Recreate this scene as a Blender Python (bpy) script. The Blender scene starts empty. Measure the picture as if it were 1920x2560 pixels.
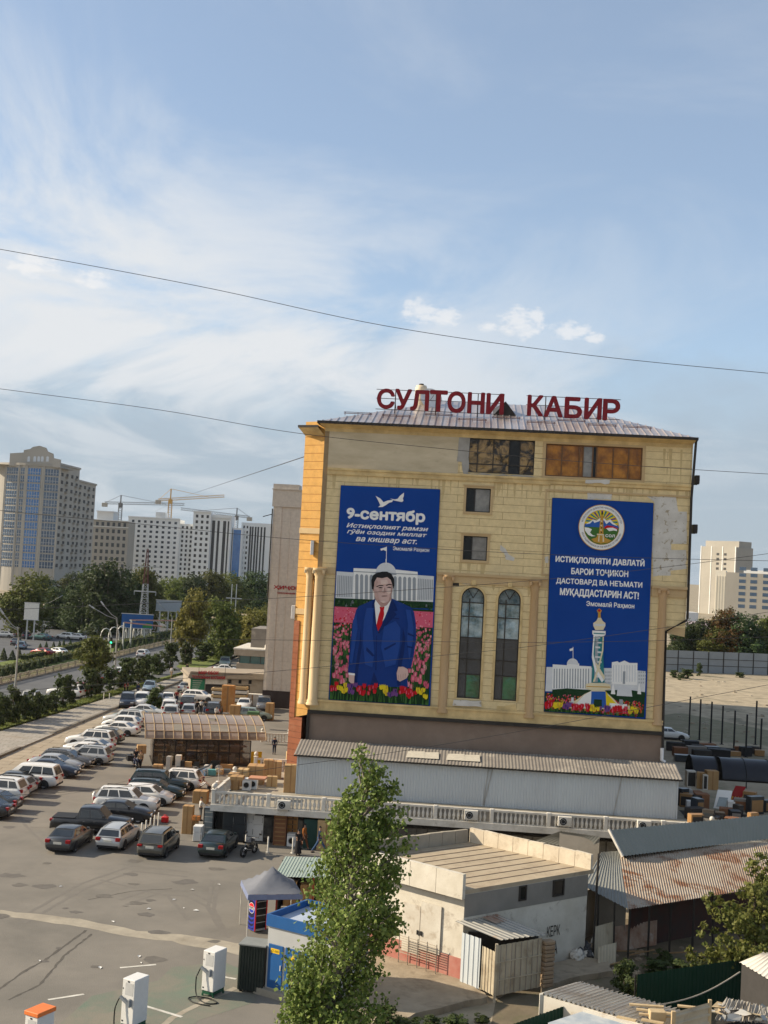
import bpy, bmesh, math, random
from math import sin, cos, tan, radians, pi, sqrt, atan2
from mathutils import Vector, Matrix
random.seed(7)
SC = bpy.context.scene
COL = SC.collection
# ------------------------------------------------------------------ camera
FPX, CAMH, ROLL, PITCH = 3000.0, 19.2, radians(3.07), math.atan(130/3000.0)
cR0 = Vector((1, 0, 0)); cF = Vector((0, cos(PITCH), sin(PITCH))); cU0 = Vector((0, -sin(PITCH), cos(PITCH)))
cR = cR0*cos(ROLL) + cU0*sin(ROLL); cU = cU0*cos(ROLL) - cR0*sin(ROLL)
CAM = Vector((0, 0, CAMH))
cd = bpy.data.cameras.new('camera'); cam = bpy.data.objects.new('camera', cd); COL.objects.link(cam)
cam.matrix_world = Matrix(((cR.x, cU.x, -cF.x, 0), (cR.y, cU.y, -cF.y, 0), (cR.z, cU.z, -cF.z, CAMH), (0, 0, 0, 1)))
cd.sensor_fit = 'VERTICAL'; cd.sensor_height = 24.0; cd.sensor_width = 18.0; cd.lens = FPX/2560*24.0
cd.clip_start = 0.1; cd.clip_end = 20000
SC.camera = cam
# ------------------------------------------------------------------ light
SUN_L = Vector((0.95, -0.09, -0.53)).normalized()          # direction the sunlight travels
SUN_EL = math.asin(-SUN_L.z); SUN_AZ = atan2(-SUN_L.x, -SUN_L.y)   # azimuth from +Y towards +X
sd = bpy.data.lights.new('sun', 'SUN'); so = bpy.data.objects.new('sun', sd); COL.objects.link(so)
sd.energy = 4.0; sd.angle = radians(0.6); sd.color = (1.0, 0.86, 0.66)
so.rotation_euler = SUN_L.to_track_quat('-Z', 'Y').to_euler()
SC.view_settings.view_transform = 'Standard'; SC.view_settings.look = 'None'
SC.view_settings.exposure = 0.96; SC.view_settings.gamma = 1.0; SC.view_settings.use_curve_mapping = False
w = bpy.data.worlds.new('World'); SC.world = w; w.use_nodes = True
nt = w.node_tree; nt.nodes.clear()
def N(tree, typ, **kw):
    n = tree.nodes.new(typ)
    for k, v in kw.items():
        if k.startswith('i_'):
            key = k[2:]; n.inputs[int(key) if key.isdigit() else key.replace('_', ' ')].default_value = v
        else: setattr(n, k, v)
    return n
def build_world():
    L = nt.links.new
    out = N(nt, 'ShaderNodeOutputWorld'); bg = N(nt, 'ShaderNodeBackground', i_Strength=0.105)
    sky = N(nt, 'ShaderNodeTexSky', sky_type='NISHITA', sun_disc=False, sun_elevation=SUN_EL, sun_rotation=SUN_AZ,
            altitude=800, air_density=1.0, dust_density=1.2, ozone_density=1.0)
    tc = N(nt, 'ShaderNodeTexCoord'); sep = N(nt, 'ShaderNodeSeparateXYZ'); L(tc.outputs['Generated'], sep.inputs[0])
    def M(op, a, b=None, c=None):
        n = N(nt, 'ShaderNodeMath', operation=op)
        for i, x in enumerate((a, b, c)):
            if x is None: continue
            if isinstance(x, (int, float)): n.inputs[i].default_value = x
            else: L(x, n.inputs[i])
        return n.outputs[0]
    def ramp(x, a, b):
        n = N(nt, 'ShaderNodeMapRange', interpolation_type='SMOOTHSTEP'); n.inputs[1].default_value = a; n.inputs[2].default_value = b
        L(x, n.inputs[0]); return n.outputs[0]
    X, Y, Z = sep.outputs
    az = M('ARCTAN2', X, Y); el = M('ARCSINE', Z)
    # thin high cloud drifting in long streaks
    zz = M('ADD', M('MAXIMUM', Z, 0.0), 0.10)
    cx = M('DIVIDE', X, zz); cy = M('DIVIDE', Y, zz)
    comb = N(nt, 'ShaderNodeCombineXYZ'); L(cx, comb.inputs[0]); L(cy, comb.inputs[1])
    mp = N(nt, 'ShaderNodeMapping'); mp.inputs['Rotation'].default_value = (0, 0, radians(38)); mp.inputs['Scale'].default_value = (0.95, 0.62, 1)
    mp.inputs['Location'].default_value = (2.3, 0.7, 0); L(comb.outputs[0], mp.inputs[0])
    n1 = N(nt, 'ShaderNodeTexNoise', i_Scale=1.2, i_Detail=9.0, i_Roughness=0.60, i_Distortion=1.1); L(mp.outputs[0], n1.inputs['Vector'])
    lowleft = M('MULTIPLY', M('MULTIPLY', ramp(M('ADD', el, M('MULTIPLY', az, 0.35)), 0.36, 0.12), ramp(az, 0.40, -0.10)), M('ADD', M('MULTIPLY', ramp(el, 0.07, 0.17), 0.75), 0.25))
    cir = M('MULTIPLY', ramp(M('ADD', n1.outputs[0], M('MULTIPLY', lowleft, 0.17)), 0.46, 0.72), M('ADD', M('MULTIPLY', lowleft, 0.85), 0.20))
    # low small cumulus puffs: a belt a few degrees above the roofs
    mp2 = N(nt, 'ShaderNodeCombineXYZ'); L(M('MULTIPLY', az, 17.0), mp2.inputs[0]); L(M('MULTIPLY', el, 30.0), mp2.inputs[1])
    n2 = N(nt, 'ShaderNodeTexNoise', i_Scale=1.0, i_Detail=8.0, i_Roughness=0.55); L(mp2.outputs[0], n2.inputs['Vector'])
    def puff(a0, e0, wa, we, k=1.0):
        da = M('DIVIDE', M('SUBTRACT', az, a0), wa); de = M('DIVIDE', M('SUBTRACT', el, e0), we)
        return M('MULTIPLY', M('SUBTRACT', 1.0, M('ADD', M('MULTIPLY', da, da), M('MULTIPLY', de, de))), k)
    PUFFS = [(0.020, 0.210, .018, .013), (0.042, 0.207, .018, .010), (0.078, 0.200, .010, .006), (0.106, 0.204, .022, .016), (0.117, 0.211, .012, .010), (0.147, 0.199, .022, .009), (0.166, 0.194, .012, .006),
             (-0.297, 0.222, .024, .013), (-0.25, 0.215, .020, .009)]
    best = None
    for p in PUFFS:
        q = puff(*p); best = q if best is None else M('MAXIMUM', best, q)
    n3 = N(nt, 'ShaderNodeTexNoise', i_Scale=5.0, i_Detail=6.0, i_Roughness=0.6); L(mp2.outputs[0], n3.inputs['Vector'])
    cum = ramp(M('ADD', best, M('MULTIPLY', M('SUBTRACT', n3.outputs[0], 0.52), 3.0)), 0.05, 1.0)
    cum = M('MULTIPLY', cum, M('MULTIPLY', ramp(best, -0.9, 0.5), 0.58))
    # soft bank of grey-blue haze toward the horizon
    hz = M('MULTIPLY', ramp(M('ADD', el, M('MULTIPLY', M('SUBTRACT', n2.outputs[0], 0.5), 0.10)), 0.30, 0.08), 0.93)
    hz = M('MAXIMUM', hz, 0.42)
    mixA = N(nt, 'ShaderNodeMix', data_type='RGBA'); mixA.inputs['B'].default_value = (2.02, 2.42, 2.85, 1)
    L(hz, mixA.inputs['Factor']); L(sky.outputs[0], mixA.inputs['A'])
    mixB = N(nt, 'ShaderNodeMix', data_type='RGBA'); mixB.inputs['B'].default_value = (3.85, 3.98, 4.12, 1)
    L(cir, mixB.inputs['Factor']); L(mixA.outputs['Result'], mixB.inputs['A'])
    mixC = N(nt, 'ShaderNodeMix', data_type='RGBA'); mixC.inputs['B'].default_value = (4.7, 4.6, 4.5, 1)
    L(cum, mixC.inputs['Factor']); L(mixB.outputs['Result'], mixC.inputs['A'])
    L(mixC.outputs['Result'], bg.inputs[0]); L(bg.outputs[0], out.inputs[0])
build_world()
# ------------------------------------------------------------------ survey: photo pixel -> point in the place
def ray(px, py): return cF + cR*((px-960)/FPX) - cU*((py-1280)/FPX)
def G(px, py, z=0.0):                                   # point on the level z
    d = ray(px, py); t = (z-CAMH)/d.z; return CAM + d*t
def D(px, py, y):                                       # point at distance y from the camera
    d = ray(px, py); return CAM + d*(y/d.y)
PHI = radians(4.0)
AX = Vector((cos(PHI), -sin(PHI), 0)); BY = Vector((sin(PHI), cos(PHI), 0))
Q0 = D(774, 1772, 90); Q0.z = 0
def Fp(px, py, off=0.0):                                # facade frame (x along, z up) on the plane y = off
    d = ray(px, py); t = ((Q0 + BY*off - CAM).dot(BY))/d.dot(BY); P = CAM + d*t
    return ((P-Q0).dot(AX), P.z)
def WL(x, y, z): return Q0 + AX*x + BY*y + Vector((0, 0, z))
# ------------------------------------------------------------------ mesh builder
class MB:
    def __init__(s): s.v = []; s.f = []; s.m = []; s.s = []
    def add(s, vs, fs, mi=0, sm=False):
        o = len(s.v); s.v += [tuple(v) for v in vs]
        for f in fs: s.f.append([i+o for i in f]); s.m.append(mi); s.s.append(sm)
        return s
    def box(s, x0, x1, y0, y1, z0, z1, mi=0):
        return s.add([(x0,y0,z0),(x1,y0,z0),(x1,y1,z0),(x0,y1,z0),(x0,y0,z1),(x1,y0,z1),(x1,y1,z1),(x0,y1,z1)],
              [(0,3,2,1),(4,5,6,7),(0,1,5,4),(1,2,6,5),(2,3,7,6),(3,0,4,7)], mi)
    def bbox(s, x0, x1, y0, y1, z0, z1, b=0.02, mi=0):           # box with chamfered edges
        vs = []; 
        for z, k in ((z0, b), (z0+b, 0), (z1-b, 0), (z1, b)):
            a0, a1, c0, c1 = x0+k, x1-k, y0+k, y1-k; e = b
            vs += [(a0+e,c0,z),(a1-e,c0,z),(a1,c0+e,z),(a1,c1-e,z),(a1-e,c1,z),(a0+e,c1,z),(a0,c1-e,z),(a0,c0+e,z)]
        fs = [tuple(range(7,-1,-1)), tuple(range(24,32))]
        for k in range(3):
            for i in range(8): fs.append((k*8+i, k*8+(i+1)%8, (k+1)*8+(i+1)%8, (k+1)*8+i))
        return s.add(vs, fs, mi)
    def bar(s, p, q, w, h=None, mi=0, up=(0,0,1)):               # square bar from p to q
        p = Vector(p); q = Vector(q); h = h or w; d = (q-p).normalized(); u = Vector(up)
        if abs(d.dot(u)) > .99: u = Vector((1,0,0))
        a = d.cross(u).normalized()*w/2; b = a.cross(d).normalized()*h/2
        return s.add([p-a-b,p+a-b,p+a+b,p-a+b,q-a-b,q+a-b,q+a+b,q-a+b],
              [(0,3,2,1),(4,5,6,7),(0,1,5,4),(1,2,6,5),(2,3,7,6),(3,0,4,7)], mi)
    def tube(s, pts, r, n=6, mi=0, caps=True, rr=None):
        P = [Vector(p) for p in pts]; vs = []; k = len(P)
        for i, p in enumerate(P):
            d = (P[min(i+1,k-1)]-P[max(i-1,0)]).normalized(); u = Vector((0,0,1)) if abs(d.z) < .95 else Vector((1,0,0))
            a = d.cross(u).normalized(); b = a.cross(d); R = rr[i] if rr else r
            vs += [p + (a*cos(t*2*pi/n) + b*sin(t*2*pi/n))*R for t in range(n)]
        fs = [(i*n+j, i*n+(j+1)%n, (i+1)*n+(j+1)%n, (i+1)*n+j) for i in range(k-1) for j in range(n)]
        s.add(vs, fs, mi, True)
        if caps: s.add(vs[:n], [tuple(range(n-1,-1,-1))], mi); s.add(vs[-n:], [tuple(range(n))], mi)
        return s
    def lathe(s, prof, n=10, at=(0,0,0), mi=0, half=False, sm=True):   # prof: (radius, z)
        ax, ay, az = at; vs = []; T = n+1 if half else n
        for r, z in prof:
            for t in range(T):
                an = pi + pi*t/n if half else 2*pi*t/n
                vs.append((ax+r*cos(an), ay+r*sin(an), az+z))
        fs = []
        for i in range(len(prof)-1):
            for j in range(n):
                j2 = j+1 if half else (j+1) % n
                fs.append((i*T+j, i*T+j2, (i+1)*T+j2, (i+1)*T+j))
        return s.add(vs, fs, mi, sm)
    def poly(s, pts, mi=0): return s.add(pts, [tuple(range(len(pts)))], mi)
    def slab(s, pts, z0, z1, mi=0):                             # vertical prism over a plan polygon
        n = len(pts); vs = [(p[0],p[1],z0) for p in pts] + [(p[0],p[1],z1) for p in pts]
        ar = sum(pts[i][0]*pts[(i+1)%n][1]-pts[(i+1)%n][0]*pts[i][1] for i in range(n))
        fs = [tuple(range(n-1,-1,-1)), tuple(range(n,2*n))] + [(i,(i+1)%n,n+(i+1)%n,n+i) for i in range(n)]
        if ar < 0: fs = [f[::-1] for f in fs]
        return s.add(vs, fs, mi)
    def wall(s, pts, y0, y1, mi=0):                             # prism over an (x,z) outline, from y0 (front) to y1
        n = len(pts); vs = [(p[0],y0,p[1]) for p in pts] + [(p[0],y1,p[1]) for p in pts]
        ar = sum(pts[i][0]*pts[(i+1)%n][1]-pts[(i+1)%n][0]*pts[i][1] for i in range(n))
        fs = [tuple(range(n)), tuple(range(2*n-1,n-1,-1))] + [(i,n+i,n+(i+1)%n,(i+1)%n) for i in range(n)]
        if ar < 0: fs = [f[::-1] for f in fs]
        return s.add(vs, fs, mi)
    def corr(s, p0, U, V, pitch=0.15, amp=0.02, mi=0, trap=False, nv=1):   # corrugated sheet, waves along U
        p0 = Vector(p0); U = Vector(U); V = Vector(V); Nn = U.cross(V).normalized(); L = U.length; k = max(2, int(L/pitch)); vs = []
        prof = ((0,0),(.3,0),(.42,1),(.62,1),(.74,0)) if trap else ((0,0),(.25,.7),(.5,1),(.75,.7))
        row = []
        for i in range(k):
            for a, h in prof: row.append(((i+a)/k, h*amp))
        row.append((1, 0)); m = len(row)
        for j in range(nv+1):
            for t, h in row: vs.append(p0 + U*t + V*(j/nv) + Nn*h)
        fs = [(j*m+i, j*m+i+1, (j+1)*m+i+1, (j+1)*m+i) for j in range(nv) for i in range(m-1)]
        return s.add(vs, fs, mi, not trap)
    def build(s, name, mats, parent=None, mesh_only=False):
        me = bpy.data.meshes.new(name); me.from_pydata(s.v, [], s.f)
        for m in (mats if isinstance(mats, (list, tuple)) else [mats]): me.materials.append(m)
        me.polygons.foreach_set('material_index', s.m); me.polygons.foreach_set('use_smooth', s.s); me.update()
        if mesh_only: return me
        return link(name, me, parent)
def link(name, me, parent=None):
    o = bpy.data.objects.new(name, me); COL.objects.link(o)
    if parent is not None: o.parent = parent
    return o
def tag(o, label=None, cat=None, group=None, kind=None):
    if label: o['label'] = label
    if cat: o['category'] = cat
    if group: o['group'] = group
    if kind: o['kind'] = kind
    return o
def thing(name, label, cat, loc=(0,0,0), rz=0.0, group=None):
    o = bpy.data.objects.new(name, None); COL.objects.link(o); o.empty_display_size = .2
    o.location = loc; o.rotation_euler = (0, 0, rz); return tag(o, label, cat, group)
def kids(o): return [c for c in bpy.data.objects if c.parent == o]
def copy_tree(o, parent=None):
    c = o.copy(); COL.objects.link(c)
    if parent is not None: c.parent = parent
    for ch in o.children: copy_tree(ch, c)
    return c
# ------------------------------------------------------------------ materials
MATS = {}
def mat(name, col, rough=.75, col2=None, scale=3.0, metal=0.0, bump=0.0, stretch=(1,1,1), lo=.35, hi=.65, spec=.25, detail=6.0, bscale=None, alpha=1.0, grime=None, gscale=.6, glo=.52, ghi=.72, coord='Object'):
    if name in MATS: return MATS[name]
    m = bpy.data.materials.new(name); m.use_nodes = True; t = m.node_tree; L = t.links.new
    b = t.nodes['Principled BSDF']; b.inputs['Roughness'].default_value = rough; b.inputs['Metallic'].default_value = metal
    b.inputs['Specular IOR Level'].default_value = spec; b.inputs['Alpha'].default_value = alpha
    c4 = tuple(col)+(1,)
    b.inputs['Base Color'].default_value = c4
    tc = N(t, 'ShaderNodeTexCoord'); mp = N(t, 'ShaderNodeMapping'); mp.inputs['Scale'].default_value = stretch; L(tc.outputs[coord], mp.inputs[0])
    if col2 is None: col2 = tuple(min(1, c*.86) for c in col)
    nz = N(t, 'ShaderNodeTexNoise', i_Scale=scale, i_Detail=detail, i_Roughness=.62); L(mp.outputs[0], nz.inputs['Vector'])
    mr = N(t, 'ShaderNodeMapRange'); mr.inputs[1].default_value = lo; mr.inputs[2].default_value = hi; L(nz.outputs[0], mr.inputs[0])
    mx = N(t, 'ShaderNodeMix', data_type='RGBA'); mx.inputs['A'].default_value = c4; mx.inputs['B'].default_value = tuple(col2)+(1,)
    L(mr.outputs[0], mx.inputs['Factor']); res = mx.outputs['Result']
    if grime is not None:
        n2 = N(t, 'ShaderNodeTexNoise', i_Scale=gscale, i_Detail=8.0, i_Roughness=.7, i_Distortion=.4); L(mp.outputs[0], n2.inputs['Vector'])
        m2 = N(t, 'ShaderNodeMapRange'); m2.inputs[1].default_value = glo; m2.inputs[2].default_value = ghi; L(n2.outputs[0], m2.inputs[0])
        mg = N(t, 'ShaderNodeMix', data_type='RGBA'); mg.inputs['B'].default_value = tuple(grime)+(1,); L(m2.outputs[0], mg.inputs['Factor']); L(res, mg.inputs['A']); res = mg.outputs['Result']
    L(res, b.inputs['Base Color'])
    if bump:
        nb = N(t, 'ShaderNodeTexNoise', i_Scale=bscale or scale*4, i_Detail=5.0); L(mp.outputs[0], nb.inputs['Vector'])
        bp = N(t, 'ShaderNodeBump', i_Strength=bump, i_Distance=.05); L(nb.outputs[0], bp.inputs['Height']); L(bp.outputs[0], b.inputs['Normal'])
    MATS[name] = m; return m
def brickmat(name, c1, c2, mortar, bw, bh, msize=.02, rough=.8, axes='xz', off=.5, grime=None, bump=.5, gscale=.35, glo=.5, ghi=.72, squash=0):
    if name in MATS: return MATS[name]
    m = bpy.data.materials.new(name); m.use_nodes = True; t = m.node_tree; L = t.links.new; b = t.nodes['Principled BSDF']
    b.inputs['Roughness'].default_value = rough; b.inputs['Specular IOR Level'].default_value = .25
    tc = N(t, 'ShaderNodeTexCoord'); sp = N(t, 'ShaderNodeSeparateXYZ'); cb = N(t, 'ShaderNodeCombineXYZ'); L(tc.outputs['Object'], sp.inputs[0])
    if axes == 'xz': L(sp.outputs[0], cb.inputs[0]); L(sp.outputs[2], cb.inputs[1])
    elif axes == 'yz': L(sp.outputs[1], cb.inputs[0]); L(sp.outputs[2], cb.inputs[1])
    else: L(sp.outputs[0], cb.inputs[0]); L(sp.outputs[1], cb.inputs[1])
    br = N(t, 'ShaderNodeTexBrick', offset=off, squash=1.0, i_Scale=1.0); br.inputs['Mortar Size'].default_value = msize; br.inputs['Brick Width'].default_value = bw; br.inputs['Row Height'].default_value = bh
    br.inputs['Mortar Smooth'].default_value = .2; br.inputs['Bias'].default_value = 0.0
    br.inputs['Color1'].default_value = tuple(c1)+(1,); br.inputs['Color2'].default_value = tuple(c2)+(1,); br.inputs['Mortar'].default_value = tuple(mortar)+(1,)
    L(cb.outputs[0], br.inputs['Vector']); res = br.outputs['Color']
    nz = N(t, 'ShaderNodeTexNoise', i_Scale=2.4, i_Detail=7.0, i_Roughness=.65); L(tc.outputs['Object'], nz.inputs['Vector'])
    mr = N(t, 'ShaderNodeMapRange'); mr.inputs[1].default_value = .3; mr.inputs[2].default_value = .75; mr.inputs[3].default_value = 1.08; mr.inputs[4].default_value = .80; L(nz.outputs[0], mr.inputs[0])
    mu = N(t, 'ShaderNodeMix', data_type='RGBA', blend_type='MULTIPLY'); mu.inputs['Factor'].default_value = 1; L(res, mu.inputs['A']); L(mr.outputs[0], mu.inputs['B']); res = mu.outputs['Result']
    if grime is not None:
        n2 = N(t, 'ShaderNodeTexNoise', i_Scale=gscale, i_Detail=9.0, i_Roughness=.7, i_Distortion=.5); L(tc.outputs['Object'], n2.inputs['Vector'])
        m2 = N(t, 'ShaderNodeMapRange'); m2.inputs[1].default_value = glo; m2.inputs[2].default_value = ghi; L(n2.outputs[0], m2.inputs[0])
        mg = N(t, 'ShaderNodeMix', data_type='RGBA'); mg.inputs['B'].default_value = tuple(grime)+(1,); L(m2.outputs[0], mg.inputs['Factor']); L(res, mg.inputs['A']); res = mg.outputs['Result']
    L(res, b.inputs['Base Color'])
    bp = N(t, 'ShaderNodeBump', i_Strength=bump, i_Distance=.03, invert=True); L(br.outputs['Fac'], bp.inputs['Height']); L(bp.outputs[0], b.inputs['Normal'])
    MATS[name] = m; return m
def leafmat(name, c1, c2, trans=.35, clump=None):
    if name in MATS: return MATS[name]
    m = bpy.data.materials.new(name); m.use_nodes = True; t = m.node_tree; L = t.links.new; t.nodes.clear()
    out = N(t, 'ShaderNodeOutputMaterial'); ge = N(t, 'ShaderNodeNewGeometry'); oi = N(t, 'ShaderNodeObjectInfo')
    mx = N(t, 'ShaderNodeMix', data_type='RGBA'); mx.inputs['A'].default_value = tuple(c1)+(1,); mx.inputs['B'].default_value = tuple(c2)+(1,); L(ge.outputs['Random Per Island'], mx.inputs['Factor'])
    hs = N(t, 'ShaderNodeHueSaturation'); mr = N(t, 'ShaderNodeMapRange'); mr.inputs[3].default_value = .75; mr.inputs[4].default_value = 1.25; L(oi.outputs['Random'], mr.inputs[0]); L(mr.outputs[0], hs.inputs['Value'])
    mh = N(t, 'ShaderNodeMapRange'); mh.inputs[3].default_value = .475; mh.inputs[4].default_value = .51; L(oi.outputs['Random'], mh.inputs[0]); L(mh.outputs[0], hs.inputs['Hue'])
    L(mx.outputs['Result'], hs.inputs['Color'])
    p = N(t, 'ShaderNodeBsdfPrincipled', i_Roughness=.6); p.inputs['Specular IOR Level'].default_value = .2; L(hs.outputs[0], p.inputs['Base Color'])
    tr = N(t, 'ShaderNodeBsdfTranslucent'); L(hs.outputs[0], tr.inputs[0])
    ms = N(t, 'ShaderNodeMixShader', i_0=trans); L(p.outputs[0], ms.inputs[1]); L(tr.outputs[0], ms.inputs[2]); L(ms.outputs[0], out.inputs[0])
    MATS[name] = m; return m
def glassmat(name, col, rough=.06, col2=None, scale=1.0, spec=.9, warp=0.0, wscale=1.5):
    if name in MATS: return MATS[name]
    m = mat(name, col, rough, col2 or tuple(c*.6 for c in col), scale, 0, 0, spec=spec)
    if warp:
        t = m.node_tree; b = t.nodes['Principled BSDF']; nz = N(t, 'ShaderNodeTexNoise', i_Scale=wscale, i_Detail=2.0); tc = N(t, 'ShaderNodeTexCoord'); t.links.new(tc.outputs['Object'], nz.inputs['Vector'])
        bp = N(t, 'ShaderNodeBump', i_Strength=warp, i_Distance=.3); t.links.new(nz.outputs[0], bp.inputs['Height']); t.links.new(bp.outputs[0], b.inputs['Normal'])
    return m
# ------------------------------------------------------------------ lettering
def txt(body, x0, x1, z0, z1, y, parent, m, name='lettering', depth=.03, bold=0.0, shear=0.0, keep=False, arc=None):
    cu = bpy.data.curves.new(name, 'FONT'); cu.body = body; cu.size = 1; cu.extrude = 0.0; cu.shear = shear; cu.resolution_u = 3
    if arc: cu.space_character = arc[4] if len(arc) > 4 else 1.0
    cu.fill_mode = 'NONE'
    ob = bpy.data.objects.new('tmp', cu); COL.objects.link(ob)
    dg = bpy.context.evaluated_depsgraph_get(); ev = ob.evaluated_get(dg); me0 = ev.to_mesh()
    W = [v.co.copy() for v in me0.vertices]; nx = {}
    for e in me0.edges: a, b = e.vertices; nx.setdefault(a, []).append(b); nx.setdefault(b, []).append(a)
    ev.to_mesh_clear(); bpy.data.objects.remove(ob); bpy.data.curves.remove(cu)
    seen = set(); loops = []
    for a in range(len(W)):                                # outlines in their own order
        if a in seen or a not in nx: continue
        Lp = [a]; seen.add(a); c = a+1 if a+1 in nx[a] else nx[a][0]
        while c not in seen: Lp.append(c); seen.add(c); q = [k for k in nx[c] if k not in seen]; c = q[0] if q else a
        if len(Lp) > 2: loops.append([W[k].to_2d() for k in Lp])
    glyphs = []                                            # outlines that overlap in x belong to one letter
    for Lp in sorted(loops, key=lambda l: min(p.x for p in l)):
        x0_, x1_ = min(p.x for p in Lp), max(p.x for p in Lp)
        if glyphs and x0_ < glyphs[-1][1]: glyphs[-1][0].append(Lp); glyphs[-1][1] = max(glyphs[-1][1], x1_)
        else: glyphs.append([[Lp], x1_])
    from mathutils.geometry import delaunay_2d_cdt
    vs = []; fs = []
    for Ls_, _x in glyphs:
        P_ = []; E_ = []
        for Lp in Ls_: o_ = len(P_); n_ = len(Lp); P_ += Lp; E_ += [(o_+k, o_+(k+1)%n_) for k in range(n_)]
        V2, _e, T2, *_r = delaunay_2d_cdt(P_, E_, [], 0, 1e-5); o_ = len(vs); vs += [Vector((p.x,p.y,0)) for p in V2]
        for t in T2:
            c = (V2[t[0]]+V2[t[1]]+V2[t[2]])/3; wn = 0
            for Lp in Ls_:
                for k in range(len(Lp)):
                    p, q = Lp[k-1], Lp[k]
                    if (p.y <= c.y) != (q.y <= c.y):
                        cr = (q.x-p.x)*(c.y-p.y)-(c.x-p.x)*(q.y-p.y)
                        if p.y <= c.y and cr > 0: wn += 1
                        elif p.y > c.y and cr < 0: wn -= 1
            if wn: fs.append([k+o_ for k in t])
    if not vs: return None
    ax = min(v.x for v in vs); bx = max(v.x for v in vs); az = min(v.y for v in vs); bz = max(v.y for v in vs)
    if arc:
        ox, oz, R, half = arc[:4]; sgn = 1 if R > 0 else -1; R = abs(R); h = z1
        P = []
        for v in vs:
            t = (v.x-ax)/(bx-ax); zz = (v.y-az)/(bz-az)*h
            if sgn > 0: an = pi/2 + half - 2*half*t; rr = R + zz
            else: an = -pi/2 - half + 2*half*t; rr = R - zz
            P.append((ox + rr*cos(an), oz + rr*sin(an)))
    else:
        sx = (x1-x0)/(bx-ax); sz = (z1-z0)/(bz-az)
        P = [(x0+(v.x-ax)*sx, z0+(v.y-az)*sz) for v in vs]
    mb = MB(); n = len(P); P0 = P
    if not arc: sh = [(bold*(z1-z0)*cos(t), bold*(z1-z0)*sin(t)) for t in [k*pi/4 for k in range(8)]] if bold else [(0,0)]
    else: sh = [(0,0)]
    for q, (ox_, oz_) in enumerate(sh):
     P = [(p[0]+ox_, p[1]+oz_) for p in P0]; dd = depth + q*.0003 if depth < .01 else depth + q*.002
     mb.add([(p[0], y-dd, p[1]) for p in P], fs, 0)
     if depth > .004:
        mb.add([(p[0], y, p[1]) for p in P], [f[::-1] for f in fs], 0)
        cnt = {}
        for f in fs:
            for i in range(len(f)):
                e = (f[i], f[(i+1) % len(f)]); k = tuple(sorted(e)); cnt.setdefault(k, []).append(e)
        mb.add([(p[0], y-dd, p[1]) for p in P] + [(p[0], y, p[1]) for p in P], [(e[0][1], e[0][0], n+e[0][0], n+e[0][1]) for e in cnt.values() if len(e) == 1], 0)
    return mb.build(name, m, parent)
# ================================================================== setting: ground, roads, kerbs
m_dirt = mat('dry_dirt', (.25,.21,.15), .95, (.36,.30,.21), .35, bump=.5, grime=(.13,.125,.07), gscale=.12, glo=.5, ghi=.7)
m_asph = mat('dusty_asphalt', (.195,.178,.152), .92, (.148,.137,.118), .22, bump=.25, bscale=18, grime=(.215,.195,.165), gscale=.16, glo=.50, ghi=.75)
m_road = mat('road_asphalt', (.085,.088,.092), .85, (.115,.117,.12), .25, bump=.15, bscale=12)
m_conc = mat('pale_concrete', (.36,.32,.25), .9, (.27,.24,.19), .8, bump=.3, grime=(.2,.17,.12), gscale=.3)
m_pave = brickmat('pavement_slabs', (.34,.31,.27), (.29,.27,.23), (.16,.14,.11), 1.2, .8, .03, axes='xy', grime=(.24,.2,.15), gscale=.2)
m_slab = brickmat('old_concrete_slabs', (.36,.30,.22), (.31,.26,.19), (.17,.13,.09), 3.0, 1.6, .05, axes='xy', grime=(.22,.18,.12), gscale=.3)
m_kerb = mat('kerb_stone', (.20,.18,.15), .9, (.13,.115,.09), 1.2, bump=.3)
m_grass = mat('lawn', (.085,.12,.022), .95, (.15,.17,.045), .9, bump=.8, bscale=9, grime=(.18,.15,.06), gscale=.4, glo=.58, ghi=.75)
m_green = mat('worn_green_paint', (.13,.165,.125), .9, (.17,.16,.13), .5, bump=.2, bscale=14, grime=(.19,.175,.14), gscale=.45, glo=.45, ghi=.62)
m_white = mat('road_paint', (.62,.60,.54), .8, (.40,.38,.33), 2.0)
m_crack = mat('tar_crack', (.075,.068,.06), .95, (.11,.1,.085), 2.0)
def sheet(name, pts, z, m, kind='structure'):
    mb = MB(); mb.poly([(p[0], p[1], z) for p in pts])
    me = mb.build(name, m, None); tag(me, kind=kind); return me
SZ = [0.0]
def strip(name, pts, width, z, m, kind='structure', jag=0, step=None):
    P = [Vector((p[0], p[1], 0)) for p in pts]
    if step:
        Q = []
        for a, b in zip(P, P[1:]):
            k = max(1, int((b-a).length/step)); Q += [a.lerp(b, i/k) for i in range(k)]
        P = Q + [P[-1]]
    mb = MB(); vs = []; n = len(P); r = random.Random(len(name)+n)
    SZ[0] += .00012; z += SZ[0] % .0024
    for i, p in enumerate(P):
        d = (P[min(i+1,n-1)]-P[max(i-1,0)]).normalized(); a = Vector((-d.y, d.x, 0)); wd = width[min(len(width)-1, int(i/(n-1)*(len(width)-1)+.5))] if isinstance(width, list) else width
        vs += [(p + a*(wd/2+r.uniform(-jag,jag))).to_tuple()[:2]+(z,), (p - a*(wd/2+r.uniform(-jag,jag))).to_tuple()[:2]+(z,)]
    mb.add(vs, [(2*i+1, 2*i+3, 2*i+2, 2*i) for i in range(n-1)]); o = mb.build(name, m); tag(o, kind=kind); return o
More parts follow.
